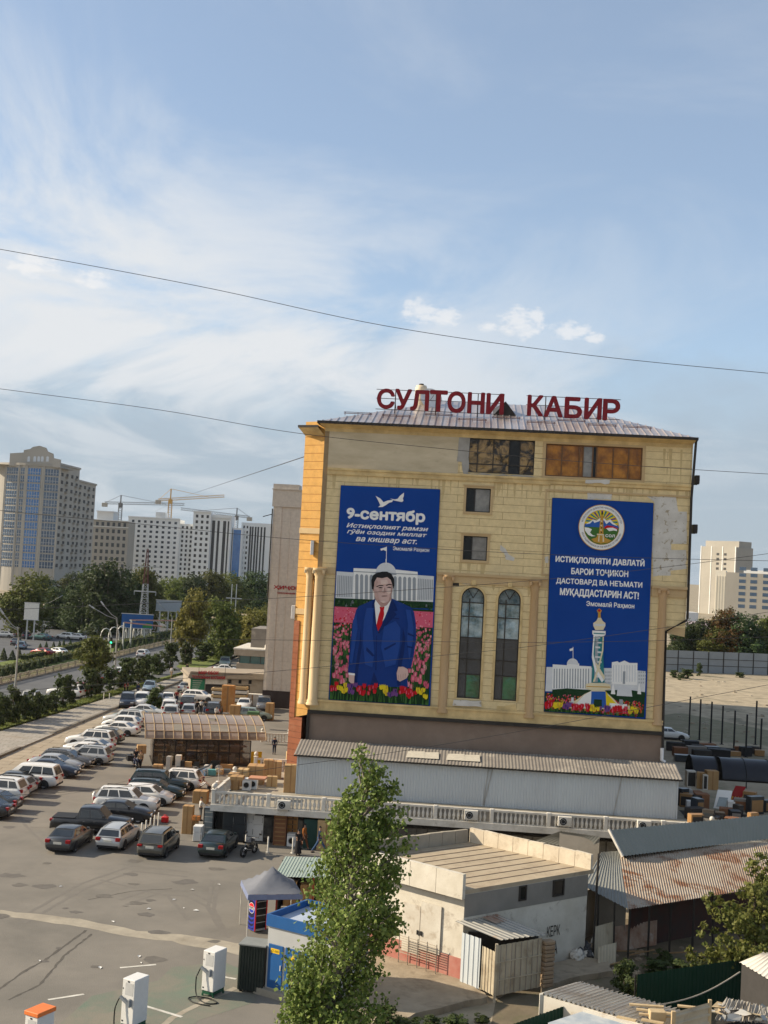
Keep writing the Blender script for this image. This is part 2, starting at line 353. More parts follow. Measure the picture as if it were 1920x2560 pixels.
# the earth itself, out to the horizon
mb = MB(); n = 64
mb.add([(0,200,0)]+[(6000*cos(2*pi*i/n), 200+6000*sin(2*pi*i/n), 0) for i in range(n)], [(0,i+1,(i+1)%n+1) for i in range(n)])
tag(mb.build('ground', m_dirt), kind='structure')
def g2(px, py): p = G(px, py); return (p.x, p.y)
def ext(a, b, t): return (a[0]+(b[0]-a[0])*t, a[1]+(b[1]-a[1])*t)
k0, k1 = g2(0,1894), g2(464,1700)                 # kerb of the car park
ka, kb = ext(k0,k1,-1.0), ext(k0,k1,1.9)
s0, s1 = g2(0,1832), g2(475,1684)                 # far edge of the pavement
sa, sb = ext(s0,s1,-1.0), ext(s0,s1,1.7)
r0, r1 = g2(0,1806), g2(300,1724)                 # road side edge of the lawn
ra, rb = ext(r0,r1,-1.6), ext(r0,r1,4.2)
q0, q1 = g2(0,1713), g2(521,1588)                 # foot of the median fence
qa, qb = ext(q0,q1,-.9), ext(q0,q1,1.6)
u0, u1 = (q0[0]-13.5,q0[1]-2), (q1[0]-9,q1[1])
ua, ub = ext(u0,u1,-.9), ext(u0,u1,1.6)
sheet('parking_lot', [ka, kb, (-4,330), (14,120), (14,86), (0.5,66), (-1.5,58), (-3,36), (-30,30), (-60,34)], .004, m_asph)
sheet('road', [ra, rb, (rb[0]-2, rb[1]+70), (qb[0], qb[1]+40), qb, qa], .004, m_road)
sheet('far_road', [ua, ub, (ub[0]-60, ub[1]+10), (-330, 330), (-260,120)], .004, m_road)
mb = MB(); mb.slab([qa, qb, ub, ua], -.1, .14); tag(mb.build('median', m_grass), kind='structure')
mb = MB(); mb.slab([sa, sb, rb, ra], -.1, .12); tag(mb.build('lawn_strip', m_grass), kind='structure')
mb = MB(); mb.slab([ka, kb, sb, sa], -.1, .16); tag(mb.build('pavement', m_pave), kind='structure')
kd = Vector((k1[0]-k0[0], k1[1]-k0[1], 0)).normalized(); kn = Vector((kd.y, -kd.x, 0))
def off(p, d): return (p[0]+kn.x*d, p[1]+kn.y*d)
kc, kc2 = g2(125,1837), g2(45,1872)
mb = MB(); mb.slab([off(kc,-.05), off(kb,-.05), off(kb,.3), off(kc,.3)], -.1, .22)
mb.slab([off(ka,-.05), off(kc2,-.05), off(kc2,.3), off(ka,.3)], -.1, .22)
tag(mb.build('kerb', m_kerb), kind='structure')
sheet('slab_apron', [off(ka,.3), off(g2(300,1763),.3), off(g2(300,1763),1.2), off(g2(160,1822),3.2), off(ka,5.5)], .008, m_slab)
# grass-lot beyond the pavement
sheet('lawn', [g2(478,1690), g2(560,1650), g2(580,1632), g2(480,1648), g2(440,1668)], .17, m_grass)
# worn concrete band and green charging bays
strip('concrete_patch', [g2(-160,2262), g2(0,2284), g2(130,2297), g2(262,2318), g2(330,2334), g2(440,2345), g2(540,2362), g2(640,2378)], [1.3,.95,1.0,1.15,1.0,1.1,1.5,1.7], .009, m_conc, jag=.10, step=.6)
sheet('charging_bays', [g2(150,2560), g2(230,2490), g2(395,2452), g2(430,2418), g2(560,2405), g2(640,2440), g2(640,2505), g2(500,2550), g2(380,2640), g2(100,2640)], .008, m_green)
for i, L in enumerate(([(355,2513),(455,2543)], [(556,2442),(590,2448)], [(120,2500),(210,2486)], [(390,2412),(300,2420)])):
    strip('bay_marking', [g2(*p) for p in L], .16, .013, m_white, jag=.01)
strip('concrete_edge', [g2(590,2470), g2(520,2500), g2(430,2545), g2(390,2580)], .28, .012, m_conc, jag=.03, step=.5)
for pts, wd in (([(50,2435),(110,2402),(160,2366),(215,2326)], .13), ([(20,2500),(100,2462),(160,2390),(230,2335)], .11), ([(-10,2478),(60,2430)], .12),
                ([(0,1968),(90,1998),(230,1975),(345,1945)], .09), ([(75,2068),(150,2072),(230,2078)], .05), ([(220,2250),(330,2228),(430,2222)], .07)):
    strip('ground_crack', [g2(*p) for p in pts], wd, .0075, m_crack, jag=.04, step=.3)
# scattered litter on the lot
m_lit = mat('litter_paper', (.7,.69,.66), .8)
rr = random.Random(3)
for px, py in ((372,2273),(435,2250),(459,2271),(490,2277),(152,2217),(480,2225),(547,2212),(99,2403),(250,2420),(348,2392),(352,2408),(282,2305),(375,1915)):
    p = G(px,py); mb = MB(); a = rr.uniform(0,3); s = rr.uniform(.10,.2)
    mb.add([(s*cos(a),s*sin(a),.012),(-s*.5*sin(a),s*.6*cos(a),.05),(-s*cos(a),-s*sin(a),.014),(s*.5*sin(a),-s*.6*cos(a),.03)], [(0,1,2),(0,2,3)])
    o = mb.build('paper_scrap', m_lit); o.location = (p.x,p.y,.012); tag(o, 'scrap of white paper lying on the asphalt', 'litter', 'paper scraps blown over the car park')
# vacant lot on the right
m_sand = mat('sandy_lot', (.41,.34,.235), .95, (.27,.225,.155), .5, bump=.8, bscale=2, grime=(.19,.165,.11), gscale=.11, glo=.54, ghi=.62)
m_weed = mat('trampled_weeds', (.16,.15,.085), .95, (.23,.20,.13), .3, bump=.7, bscale=3, grime=(.33,.30,.26), gscale=.8, glo=.60, ghi=.66)
V0 = [g2(1600,1692), g2(1990,1718), g2(1990,1905), g2(1600,1850)]
sheet('vacant_lot', [g2(1560,1684), g2(2200,1722), g2(2200,1960), g2(1560,1850)], .006, m_sand)
sheet('weed_patch', [g2(1640,1790), g2(1700,1782), g2(1790,1800), g2(1990,1840), g2(1990,1872), g2(1850,1858), g2(1640,1845)], .011, m_weed)

rr = random.Random(8); m_stain = mat('oil_stain', (.11,.10,.088), .85, (.14,.128,.11), 3); m_tyrem = mat('tyre_mark', (.15,.138,.12), .9, (.17,.155,.135), 2); m_pt = mat('asphalt_patch', (.135,.125,.112), .95, (.11,.10,.09), 1.5, bump=.3)
for i in range(34):
    px, py = rr.uniform(-20,560), rr.uniform(1990,2420); p = G(px,py); s_ = rr.uniform(.12,.7); n_ = 11
    tag(MB().poly([(p.x+s_*rr.uniform(.5,1.1)*cos(2*pi*k/n_)*1.3, p.y+s_*rr.uniform(.5,1.1)*sin(2*pi*k/n_), 0.0092+i*.00012) for k in range(n_)]).build('oil_stain', m_stain if i % 3 else m_pt), kind='structure')
for pts in ([(300,2250),(380,2222),(470,2228),(540,2262)], [(315,2262),(390,2236),(465,2240),(528,2272)], [(40,2300),(200,2210),(330,2165),(470,2180)], [(60,2308),(215,2220),(335,2178),(468,2192)], [(120,2120),(60,2060),(30,2000)], [(470,2300),(420,2240),(250,2200)], [(560,2340),(520,2270),(530,2200)], [(572,2345),(534,2272),(545,2200)]):
    strip('tyre_mark', [g2(*p) for p in pts], .22, .0058, m_tyrem, jag=.03, step=.5)
# ================================================================== the yellow commercial building
m_stone = brickmat('yellow_stone_cladding', (.73,.585,.325), (.69,.55,.30), (.40,.29,.15), 3.4, .56, .020, grime=(.58,.47,.28), gscale=.30, glo=.50, ghi=.85)
m_plain = mat('weathered_plain_panel', (.58,.50,.36), .9, (.45,.38,.26), .5, bump=.15, grime=(.36,.30,.21), gscale=.7, glo=.55, ghi=.75, stretch=(.6,1,2))
m_mould = mat('yellow_moulding', (.69,.52,.255), .85, (.45,.33,.16), .8)
m_mould2 = mat('sandstone_moulding', (.52,.385,.21), .85, (.46,.33,.18), .8)
m_orange = brickmat('orange_cladding', (.58,.325,.095), (.54,.295,.08), (.30,.13,.03), 9.0, .62, .022, grime=(.55,.33,.12), gscale=.3, glo=.55, ghi=.8)
m_rbrown = brickmat('red_brown_cladding', (.25,.085,.04), (.22,.075,.035), (.12,.04,.02), 4.0, .45, .02, grime=(.30,.13,.07), gscale=.5)
m_band = mat('taupe_render', (.235,.175,.135), .9, (.20,.148,.115), .7, bump=.1, grime=(.26,.205,.165), gscale=.3)
m_dark = mat('dark_metal', (.025,.022,.02), .5, (.035,.03,.025), 2)
m_cement = mat('bare_cement', (.36,.35,.33), .9, (.28,.27,.25), 1.2, bump=.3)
m_peel = mat('bare_white_plaster', (.62,.60,.56), .9, (.50,.48,.44), 1.0, bump=.3, grime=(.33,.28,.2), gscale=2.2, glo=.56, ghi=.62)
m_col = mat('cream_stone', (.66,.50,.29), .7, (.55,.40,.22), 1.2, bump=.1, stretch=(2,2,.3))
m_col2 = mat('tan_stone', (.50,.34,.19), .75, (.43,.29,.15), 1.2, stretch=(2,2,.3))
m_roof = mat('pale_metal_roofing', (.50,.45,.43), .32, (.42,.37,.36), .5, metal=.55)
m_red = mat('dark_red_letters', (.22,.008,.014), .45, (.18,.006,.012), 1)
m_gold = glassmat('amber_glass', (.46,.19,.018), .2, (.17,.06,.008), 1.3, warp=.2, wscale=.9, spec=.35)
m_film = glassmat('filmed_glass', (.33,.215,.085), .2, (.02,.014,.009), .55, warp=.4, wscale=1.0, spec=.4)
m_film.node_tree.nodes['Noise Texture'].inputs['Distortion'].default_value = 2.2
for n_ in m_film.node_tree.nodes:
    if n_.bl_idname == 'ShaderNodeMapRange': n_.inputs[1].default_value = .44; n_.inputs[2].default_value = .56
m_grey = glassmat('grey_curtained_glass', (.23,.215,.19), .15, (.13,.12,.105), 1.4)
m_gblk = glassmat('dark_glass', (.010,.011,.012), .15, (.016,.017,.018), 1, spec=.25)
m_gdeep = glassmat('deep_grey_glass', (.045,.055,.07), .06, (.025,.032,.042), .8, warp=.12, wscale=.7, spec=.6)
m_gblue = glassmat('sky_painted_glass', (.40,.50,.54), .05, (.05,.11,.13), 1.0, warp=.3, wscale=1.2)  # pale blue base colour paints in the sky's reflection
m_ggrn = glassmat('green_filmed_glass', (.015,.14,.06), .12, (.01,.045,.022), .8, warp=.3, wscale=1.0)
bld = thing('commercial_building', 'tall yellow stone building with red roof letters and two blue banners', 'building', Q0, -PHI)
A_ = lambda x, y: (720+x/2.765, 940+y/2.765)
B_ = lambda x, y: (1140+x/2.592, 960+y/2.592)
C_ = lambda x, y: (700+x/2.765, 1400+y/2.765)
D_ = lambda x, y: (1200+x/2.304, 1400+y/2.304)
def rc(tl, br, off=0):
    a = Fp(*tl, off); b = Fp(*br, off); return (min(a[0],b[0]), max(a[0],b[0]), min(a[1],b[1]), max(a[1],b[1]))
XR, XR2, ZB, ZT = 25.95, 27.3, 8.14, 29.45
W1 = rc((1172.8,1094.3),(1334,1188.4)); W2 = rc((1365.7,1108.5),(1604,1201))
w1 = rc((1166.7,1219.2),(1224.5,1281.8)); w2 = rc((1159.4,1338.9),(1216.2,1402.2))
def arch(bl, br, top):
    a = Fp(*bl); b = Fp(*br); t = Fp(*top); return (a[0], b[0], (a[1]+b[1])/2, t[1])
a1 = arch((1141.5,1744.5),(1198.7,1748),(1181,1468)); a2 = arch((1233,1751),(1290,1752),(1270.7,1472))
holes = [W1, W2, w1, w2, a1, a2]
def gridwall(mb, x0, x1, z0, z1, holes, y0, y1, mi=0):
    xs = sorted({x0, x1, *[h[0] for h in holes], *[h[1] for h in holes]}); zs = sorted({z0, z1, *[h[2] for h in holes], *[h[3] for h in holes]})
    inh = lambda x, z: any(h[0] < x < h[1] and h[2] < z < h[3] for h in holes)
    for zi in range(len(zs)-1):
        run = None
        for xi in range(len(xs)):
            solid = xi < len(xs)-1 and not inh((xs[xi]+xs[xi+1])/2, (zs[zi]+zs[zi+1])/2)
            if solid and run is None: run = xs[xi]
            if not solid and run is not None:
                mb.add([(run,y0,zs[zi]),(xs[xi],y0,zs[zi]),(xs[xi],y0,zs[zi+1]),(run,y0,zs[zi+1])], [(0,1,2,3)], mi); run = None
    for h in holes:                                     # reveals
        a, b, c, d = h
        mb.add([(a,y0,c),(b,y0,c),(b,y0,d),(a,y0,d),(a,y1,c),(b,y1,c),(b,y1,d),(a,y1,d)], [(0,4,5,1),(1,5,6,2),(2,6,7,3),(3,7,4,0)], mi)
mb = MB(); gridwall(mb, 0, XR, ZB, ZT, holes, 0, .28)
for (x0,x1,z0,z1) in (a1, a2):                          # rounded heads of the arched windows
    r = (x1-x0)/2; cx = (x0+x1)/2; cz = z1-r; nn = 10
    for sg in (-1, 1):
        arc = [(cx+sg*r*cos(t*pi/2/nn), cz+r*sin(t*pi/2/nn)) for t in range(nn+1)]
        for p, q in zip(arc, arc[1:]):
            mb.add([(p[0],0,p[1]),(q[0],0,q[1]),(q[0],0,z1),(p[0],0,z1)] if sg < 0 else [(q[0],0,q[1]),(p[0],0,p[1]),(p[0],0,z1),(q[0],0,z1)], [(0,1,2,3)])
            mb.add([(p[0],0,p[1]),(q[0],0,q[1]),(q[0],.28,q[1]),(p[0],.28,p[1])], [(0,1,2,3)])
ZO = 15.25                                              # the right-hand bay overhangs above this height
mb.wall([(XR,ZO+.55),(XR2,ZO+.35),(XR2,ZT),(XR,ZT)], 0, 9)
mb.add([(XR,0,ZB),(XR,24,ZB),(XR,24,ZT),(XR,0,ZT)], [(0,1,2,3)])
mb.add([(0,24,ZB),(-1.6,24,ZB),(-1.6,24,ZT),(XR,24,ZT),(XR,24,ZB)], [(0,1,2,3,4)])
mb.build('front_wall', m_stone, bld)
mb = MB(); mb.box(.4, 25.5, 24.6, 104, 0, 25.5); mb.build('rear_wing', m_band, bld)
mb = MB(); mb.box(.3, XR-.3, .36, .5, ZB, ZT); mb.build('backing_wall', m_dark, bld)
mb = MB(); mb.wall([(XR+.02,ZO),(XR2-.02,ZO-.2),(XR2,ZO+.35),(XR,ZO+.55)], .02, 9); mb.build('bay_underside', m_mould2, bld)
# orange side wing, turned to the sun, with red-brown cladding low down
mb = MB(); WX, WY = -1.62, 1.0
mb.add([(0.0,.05,ZB-.4),(WX,WY,ZB-.9),(WX,WY,ZT+.25),(0.0,.05,ZT+.25)], [(0,3,2,1)])
mb.add([(WX,WY,ZB-.9),(WX,24,ZB-.9),(WX,24,ZT+.25),(WX,WY,ZT+.25)], [(0,1,2,3)])
mb.build('side_wing_wall', m_orange, bld)
mb = MB(); mb.slab([(WX-.04,WY-.05),(WX+.40,WY-.32),(WX+.42,WY),(WX,WY+.2)], ZB-.8, 14.6, 0)
mb.slab([(WX-.02,WY),(WX+1.05,.25),(WX+1.05,3),(WX-.02,3.0)], 0, ZB-.75, 0); mb.slab([(WX,3.02),(WX+.6,3.02),(WX+.6,23.5),(WX,23.5)], 0, ZB-.9, 0)
mb.build('brown_side_cladding', m_rbrown, bld)
for z_ in (15.1, 21.2):
    mb = MB(); mb.slab([(.03,-.02),(WX-.05,WY-.06),(WX-.05,WY+.3),(.03,.4)], z_, z_+.42); mb.build('wing_moulding', m_mould2, bld)
mb = MB(); mb.bbox(WX-.3, WX-.02, WY-.1, WY+.2, 14.7, 15.7); mb.build('white_wall_box', mat('white_enamel', (.72,.71,.69), .4), bld); mb = MB(); mb.bbox(-.62, -.38, -.02, .3, 19.6, 20.7); mb.build('white_wall_box', mat('white_enamel', (.72,.71,.69), .4), bld)
mb = MB(); mb.box(0.0, .34, -.04, .0, ZB+6.9, ZT); mb.build('corner_strip', mat('brown_corner', (.30,.215,.12), .85), bld)
# lower taupe band and dark trim
mb = MB(); mb.box(0, XR-.02, -.10, 24, 0, ZB-.32); mb.build('base_band', m_band, bld)
mb = MB(); mb.box(-.12, XR+.05, -.35, .0, ZB-.30, ZB-.05); mb.box(-.14, .06, -.36, -.12, 5.2, ZB-.3); mb.build('dark_trim', m_dark, bld)
mb = MB(); mb.box(.02, XR, -.18, 0, ZB-.04, ZB+.62); mb.box(.02, XR, -.26, 0, ZB+.62, ZB+.76); mb.build('plinth_moulding', m_mould, bld)
# mouldings across the front
zt1 = Fp(*A_(700,668))[1]
mb = MB(); mb.box(.36, 17.05, -.13, 0, zt1-.34, zt1); mb.box(.36, XR2, -.2, 0, zt1, zt1+.16); mb.box(17.05, XR2, -.13, 0, zt1-.25, zt1); mb.build('string_course', m_mould, bld)
zt2 = Fp(*B_(400,1262))[1]
mb = MB(); mb.box(8.98, 17.2, -.12, 0, zt2-.55, zt2); mb.box(8.98, 17.2, -.24, 0, zt2, zt2+.2); mb.build('entablature', m_mould2, bld); mb = MB(); mb.box(24.75, XR2, -.12, 0, zt2-.75, zt2-.15); mb.box(24.75, XR2, -.24, 0, zt2-.15, zt2+.05)
mb.build('entablature', m_mould2, bld); mb = MB(); mb.box(.02, 1.38, -.10, 0, zt2-.4, zt2+.1); mb.build('entablature', m_mould2, bld)
pl, pb = Fp(*B_(580,680)), Fp(*B_(560,1240)); pr = Fp(*B_(1510,720))
mb = MB(); mb.box(pl[0], pl[0]+.13, -.07, 0, pb[1], pl[1]); mb.box(pl[0]+.13, pr[0], -.07, 0, pl[1]-.13, pl[1]); mb.box(pl[0]+.13, 17.2, -.07, 0, pb[1], pb[1]+.13); mb.build('panel_frame', m_mould2, bld)
# weathered panel top left, cement and peeled patches
def blot(pts, jag, seed, step=.35):
    r = random.Random(seed); P = []
    for i in range(len(pts)):
        a = Vector(pts[i]); b = Vector(pts[(i+1) % len(pts)]); k = max(1, int((b-a).length/step))
        for j in range(k):
            p = a.lerp(b, j/k); P.append((p.x+r.uniform(-jag,jag), p.y+r.uniform(-jag,jag)))
    return P
def patch(name, pxs, m, jag, seed, y=-.006, conv=A_):
    mb = MB(); mb.wall(blot([Fp(*conv(*p)) for p in pxs], jag, seed), y, .0); return mb.build(name, m, bld)
patch('weathered_panel', [(285,335),(1190,385),(1172,690),(258,652)], m_plain, .02, 1, -.03)
patch('cement_patch', [(1180,420),(1256,420),(1244,670),(1700,695),(1700,722),(1215,690),(1200,600),(1165,585)], m_cement, .07, 2, -.045)
patch('bare_plaster_patch', [(1240,728),(1420,728),(1440,830),(1495,830),(1490,1195),(1390,1210),(1390,1245),(1275,1245),(1270,1000),(1285,770)], m_peel, .05, 3, -.008, B_)
patch('bare_plaster_patch', [(1395,1035),(1500,1035),(1500,1075),(1395,1075)], m_stone, .01, 4, -.02, B_)
patch('bare_plaster_patch', [(850,705),(1010,705),(1005,748),(850,745)], m_peel, .05, 5, -.008, B_)
patch('bare_plaster_patch', [(285,1045),(320,1065),(345,1105),(380,1130),(375,1150),(325,1140),(310,1095),(285,1080)], m_peel, .05, 6, -.008, B_)
patch('bare_plaster_patch', [(1150,1405),(1255,1405),(1265,1440),(1150,1430)], m_peel, .06, 7, -.008)
patch('dark_opening', [(1130,1428),(1182,1428),(1182,1452),(1130,1450)], m_dark, .0, 8, -.012)
patch('bare_plaster_patch', [(575,1120),(602,1120),(602,1160),(575,1155)], m_peel, .05, 9, -.008, B_)
patch('bare_plaster_patch', [(1200,965),(1390,975),(1390,1010),(1195,1005)], m_peel, .03, 10, -.2, C_)
patch('bare_plaster_patch', [(840,622),(1000,622),(995,650),(835,640)], m_peel, .05, 11, -.21, B_)
patch('cracked_render_patch', [(1500,1010),(1630,1000),(1640,1065),(1500,1075)], m_mould, .06, 12, -.02, C_)
# rain streaks under ledges and sills
m_strk = mat('rain_streak', (.47,.36,.19), .9, (.56,.43,.22), 3); rs = random.Random(17)
def streaks(x0, x1, z, n, L):
    for i in range(n):
        x = rs.uniform(x0,x1)
        if any(h[0]-.25 < x < h[1]+.25 and h[2]-.3 < z-.6 and h[3] > z-L for h in (a1,a2,w1,w2)): continue
        w_ = rs.uniform(.04,.16); l_ = L*rs.uniform(.3,1); mb = MB(); mb.wall([(x-w_,z),(x+w_,z),(x+w_*.6,z-l_*.6),(x+rs.uniform(-.05,.05),z-l_),(x-w_*.7,z-l_*.5)], -.004-i*.0002, 0); mb.build('rain_streak', m_strk, bld)
streaks(.5, 17, zt1-.36, 26, 1.5); streaks(17.2, 27, zt1-.27, 14, 1.2); streaks(9.1, 17, zt2-.57, 12, 1.3); streaks(w1[0]-.2, w1[1]+.2, w1[2]-.2, 5, 1.6); streaks(w2[0]-.2, w2[1]+.2, w2[2]-.2, 5, 1.8); streaks(W2[0], W2[1], W2[2]-.22, 9, 1.0); streaks(25, 27, 28.8, 4, 3)
# windows
def window(name, h, mats, frame_m, xs, zs, y=.2, fw=.07, pane=None, arched=False):
    x0, x1, z0, z1 = h; fr = MB()
    if not arched:
        fr.box(x0, x1, y-.04, y+.06, z0, z0+fw); fr.box(x0, x1, y-.04, y+.06, z1-fw, z1); fr.box(x0, x0+fw, y-.04, y+.06, z0+fw, z1-fw); fr.box(x1-fw, x1, y-.04, y+.06, z0+fw, z1-fw)
    for t in xs[1:-1]: X = x0+(x1-x0)*t; fr.box(X-fw/2, X+fw/2, y-.035, y+.05, z0+fw, z1-(fw if not arched else (x1-x0)/2))
    for t in zs[1:-1]: Z = z0+(z1-z0)*t; fr.box(x0+fw*.5, x1-fw*.5, y-.03, y+.045, Z-fw/2, Z+fw/2)
    if arched:
        r = (x1-x0)/2; cx = (x0+x1)/2; cz = z1-r
        fr.box(x0, x0+fw, y-.04, y+.06, z0, cz); fr.box(x1-fw, x1, y-.04, y+.06, z0, cz); fr.box(x0+fw, x1-fw, y-.04, y+.06, z0, z0+fw)
        P = [(cx+r*cos(t*pi/12), cz+r*sin(t*pi/12)) for t in range(13)]; Q = [(cx+(r-fw)*cos(t*pi/12), cz+(r-fw)*sin(t*pi/12)) for t in range(13)]
        for i in range(12): fr.wall([P[i],P[i+1],Q[i+1],Q[i]], y-.04, y+.06)
        for an in (60, 120): fr.bar((cx,y,cz+.05),(cx+(r-.02)*cos(radians(an)),y,cz+(r-.02)*sin(radians(an))), .05, .06, up=(0,1,0))
    f = fr.build('window', frame_m, bld)
    k = 0
    for j in range(len(zs)-1):
        for i in range(len(xs)-1):
            mi = pane(i, j) if pane else 0
            mb = MB(); a, b = x0+(x1-x0)*xs[i], x0+(x1-x0)*xs[i+1]; c, d = z0+(z1-z0)*zs[j], z0+(z1-z0)*zs[j+1]
            if arched and j == len(zs)-2:
                r = (x1-x0)/2; cx = (x0+x1)/2; cz = z1-r; P = [(cx+r*cos(t*pi/14), cz+r*sin(t*pi/14)) for t in range(15)]
                mb.poly([(p[0], y+.03, p[1]) for p in [(x1,c)]+P+[(x0,c)]])
            else: mb.add([(a,y+.03,c),(b,y+.03,c),(b,y+.03,d),(a,y+.03,d)], [(0,1,2,3)])
            mb.build('pane', mats[mi], f)
    return f
window('wide', W1, [m_film, m_gblk], m_dark, [0,.14,.38,.62,.78,1], [0,.26,1], pane=lambda i,j: 1 if i == 3 else 0)
m_woodf = mat('amber_frame', (.16,.08,.03), .5)
window('wide', W2, [m_gold, m_grey, m_gblk], m_woodf, [0,.17,.35,.39,.49,.53,.70,.86,1], [0,1], pane=lambda i,j: 1 if i == 3 else (2 if i == 4 else 0), fw=.09)
for h in (w1, w2): window('small', h, [m_gblk, m_grey], m_dark, [0,.36,1], [0,1], pane=lambda i,j: i, fw=.07)
zsA = [0,.205,.345,.445,.575,.735,.875,1]
zsA = [0,.215,.35,.545,.735,.86,1]
pan = lambda i,j: {0:(0 if i==0 else 1),1:0,2:0,3:2,4:2,5:2}[j]
for h in (a1, a2): window('arch', h, [m_gdeep, m_ggrn, m_gblue], m_dark, [0,.36,1], zsA, pane=pan, arched=True, fw=.075)
for (x0,x1,z0,z1) in (w1, w2):
    mb = MB(); e = .18
    for q in ((x0-e,x1+e,z0-e,z0),(x0-e,x1+e,z1,z1+e*.8),(x0-e,x0,z0,z1),(x1,x1+e,z0,z1)): mb.box(q[0],q[1],-.06,.02,q[2],q[3])
    mb.box(x0-e*1.4, x1+e*1.4, -.12, .0, z1+e*.8, z1+e*1.3); mb.build('window_surround', m_mould2, bld)
for (x0,x1,z0,z1) in (a1, a2):
    mb = MB(); r = (x1-x0)/2; cx = (x0+x1)/2; cz = z1-r; R = r+.17
    for i in range(14):
        t, u = pi*i/14, pi*(i+1)/14; mb.wall([(cx+R*cos(t),cz+R*sin(t)),(cx+R*cos(u),cz+R*sin(u)),(cx+r*cos(u),cz+r*sin(u)),(cx+r*cos(t),cz+r*sin(t))], -.07, .01)
    mb.box(x0-.17, x0, -.07, .01, z0, cz); mb.box(x1, x1+.17, -.07, .01, z0, cz); mb.bbox(cx-.17, cx+.17, -.16, .0, z1+.1, z1+.55, .03); mb.build('window_surround', m_mould, bld)
x0,x1,z0,z1 = W2; mb = MB(); mb.box(x0-.2,x1+.2,-.07,0,z0-.2,z0); mb.box(x0-.2,x1+.2,-.07,0,z1,z1+.16); mb.box(x0-.2,x0,-.07,0,z0,z1); mb.box(x1,x1+.2,-.07,0,z0,z1); mb.build('window_surround', m_mould2, bld)
# engaged columns
def column(x, z0, z1, r, y, m, fluted=True):
    pr = [(r*1.35,z0),(r*1.35,z0+.12),(r*1.15,z0+.2),(r*1.2,z0+.3),(r,z0+.42),(r*.97,z0+(z1-z0)*.5),(r*.86,z1-.85),(r*.95,z1-.78),(r*.9,z1-.68),(r*1.15,z1-.45),(r*1.3,z1-.2),(r*1.45,z1-.17),(r*1.45,z1)]
    mb = MB(); mb.lathe(pr, 14, (x, y, 0)); mb.add([(x+r*1.45*cos(t*pi/7),y+r*1.45*sin(t*pi/7),z1) for t in range(14)], [tuple(range(14))])
    for s_ in (-1,1): mb.bbox(x+s_*r*1.0-.1, x+s_*r*1.0+.1, y-r*1.45, y-r*1.1, z1-.42, z1-.15, .03)
    return mb.build('column', m, bld)
zc0, zc1 = Fp(780,1760)[1], Fp(800,1420)[1]
column(-.52, zc0, zc1, .30, -.05, m_col); column(.22, zc0, zc1, .36, -.38, m_col)
for top, bot in (((1121,1437),(1107,1781)), ((1336.5,1450),(1324,1794)), ((1656,1470),(1645,1812))):
    a = Fp(*top); b = Fp(*bot); column((a[0]+b[0])/2, b[1], a[1], .33, -.02, m_col2)
# roof: low hip with standing seams
EZ = 29.62; e0, e1, f0, f1 = -.45, 27.45, -.75, 24.4; RZ = 33.1
ra_, rb_ = (8.5,11.0), (19.0,11.0)
def hip(x, y): return EZ + (RZ-EZ)*max(0, min((y-f0)/(11-f0), (f1-y)/(f1-11.0), (x-e0)/(8.5-e0), (e1-x)/(e1-19.0)))
mb = MB()
mb.add([(e0,f0,EZ),(e1,f0,EZ),(e1,f1,EZ),(e0,f1,EZ),(8.5,11,RZ),(19,11,RZ)], [(0,1,5,4),(1,2,5),(2,3,4,5),(3,0,4)])
x = e0+.3
while x < e1-.2:
    ytop = 11 if 8.5 <= x <= 19 else (f0+(11-f0)*((x-e0)/(8.5-e0)) if x < 8.5 else f0+(11-f0)*((e1-x)/(e1-19)))
    if ytop > f0+.3: mb.bar((x,f0,EZ+.03),(x,ytop,hip(x,ytop)+.03), .06, .07)
    x += .52
mb.build('roof', m_roof, bld)
mb = MB()
for i, (X, Y) in enumerate([(2.2,2.2),(5.2,1.8),(8.4,3.2),(11.0,1.7),(13.6,3.3),(16.2,1.8),(18.6,3.3),(20.8,1.8),(23.4,1.6)]):
    mb.bar((X-1.1,Y,hip(X,Y)+.16),(X+1.1,Y,hip(X,Y)+.16), .05, .05, 0); mb.bar((X-1.1,Y+.02,hip(X,Y)+.26),(X+1.1,Y+.02,hip(X,Y)+.26), .04, .04, 0)
    for q in (-1.,0,1.): mb.bar((X+q,Y,hip(X,Y)-.02),(X+q,Y,hip(X,Y)+.28), .04, .04, 0)
mb.build('snow_guard', mat('roof_rail_brown', (.16,.08,.07), .5), bld)
mb = MB(); mb.box(e0-.08,e1+.08,f0-.1,f0,EZ-.17,EZ+.03); mb.box(e0-.08,e0,f0,f1,EZ-.17,EZ+.03); mb.box(e1,e1+.08,f0,f1,EZ-.17,EZ+.03)
mb.build('gutter', m_dark, bld)
mb = MB(); mb.add([(e0,f0,EZ-.1),(e1,f0,EZ-.1),(XR2,-.05,EZ-.42),(0,-.05,EZ-.42)], [(0,3,2,1)]); mb.add([(e0,f0,EZ-.1),(0,-.05,EZ-.42),(0,.02,EZ-.45),(e0,12,EZ-.1)], [(0,1,2,3)]); mb.box(0, XR2, -.06, 0, ZT-.5, ZT+.0)
mb.build('soffit', m_mould, bld)
mb = MB(); wz = Fp(745,1069,1.0)[1]
mb.slab([(-.5,-.42),(WX-.5,WY-.75),(WX-.6,12),(-.5,12)], wz-.05, wz+.12); mb.build('wing_roof_edge', m_dark, bld)
mb = MB(); mb.add([(-.05,.0,wz-.6),(WX,WY-.02,wz-.6),(WX-.45,WY-.7,wz-.06),(-.5,-.4,wz-.06)], [(0,3,2,1)]); mb.build('wing_soffit', m_mould, bld)
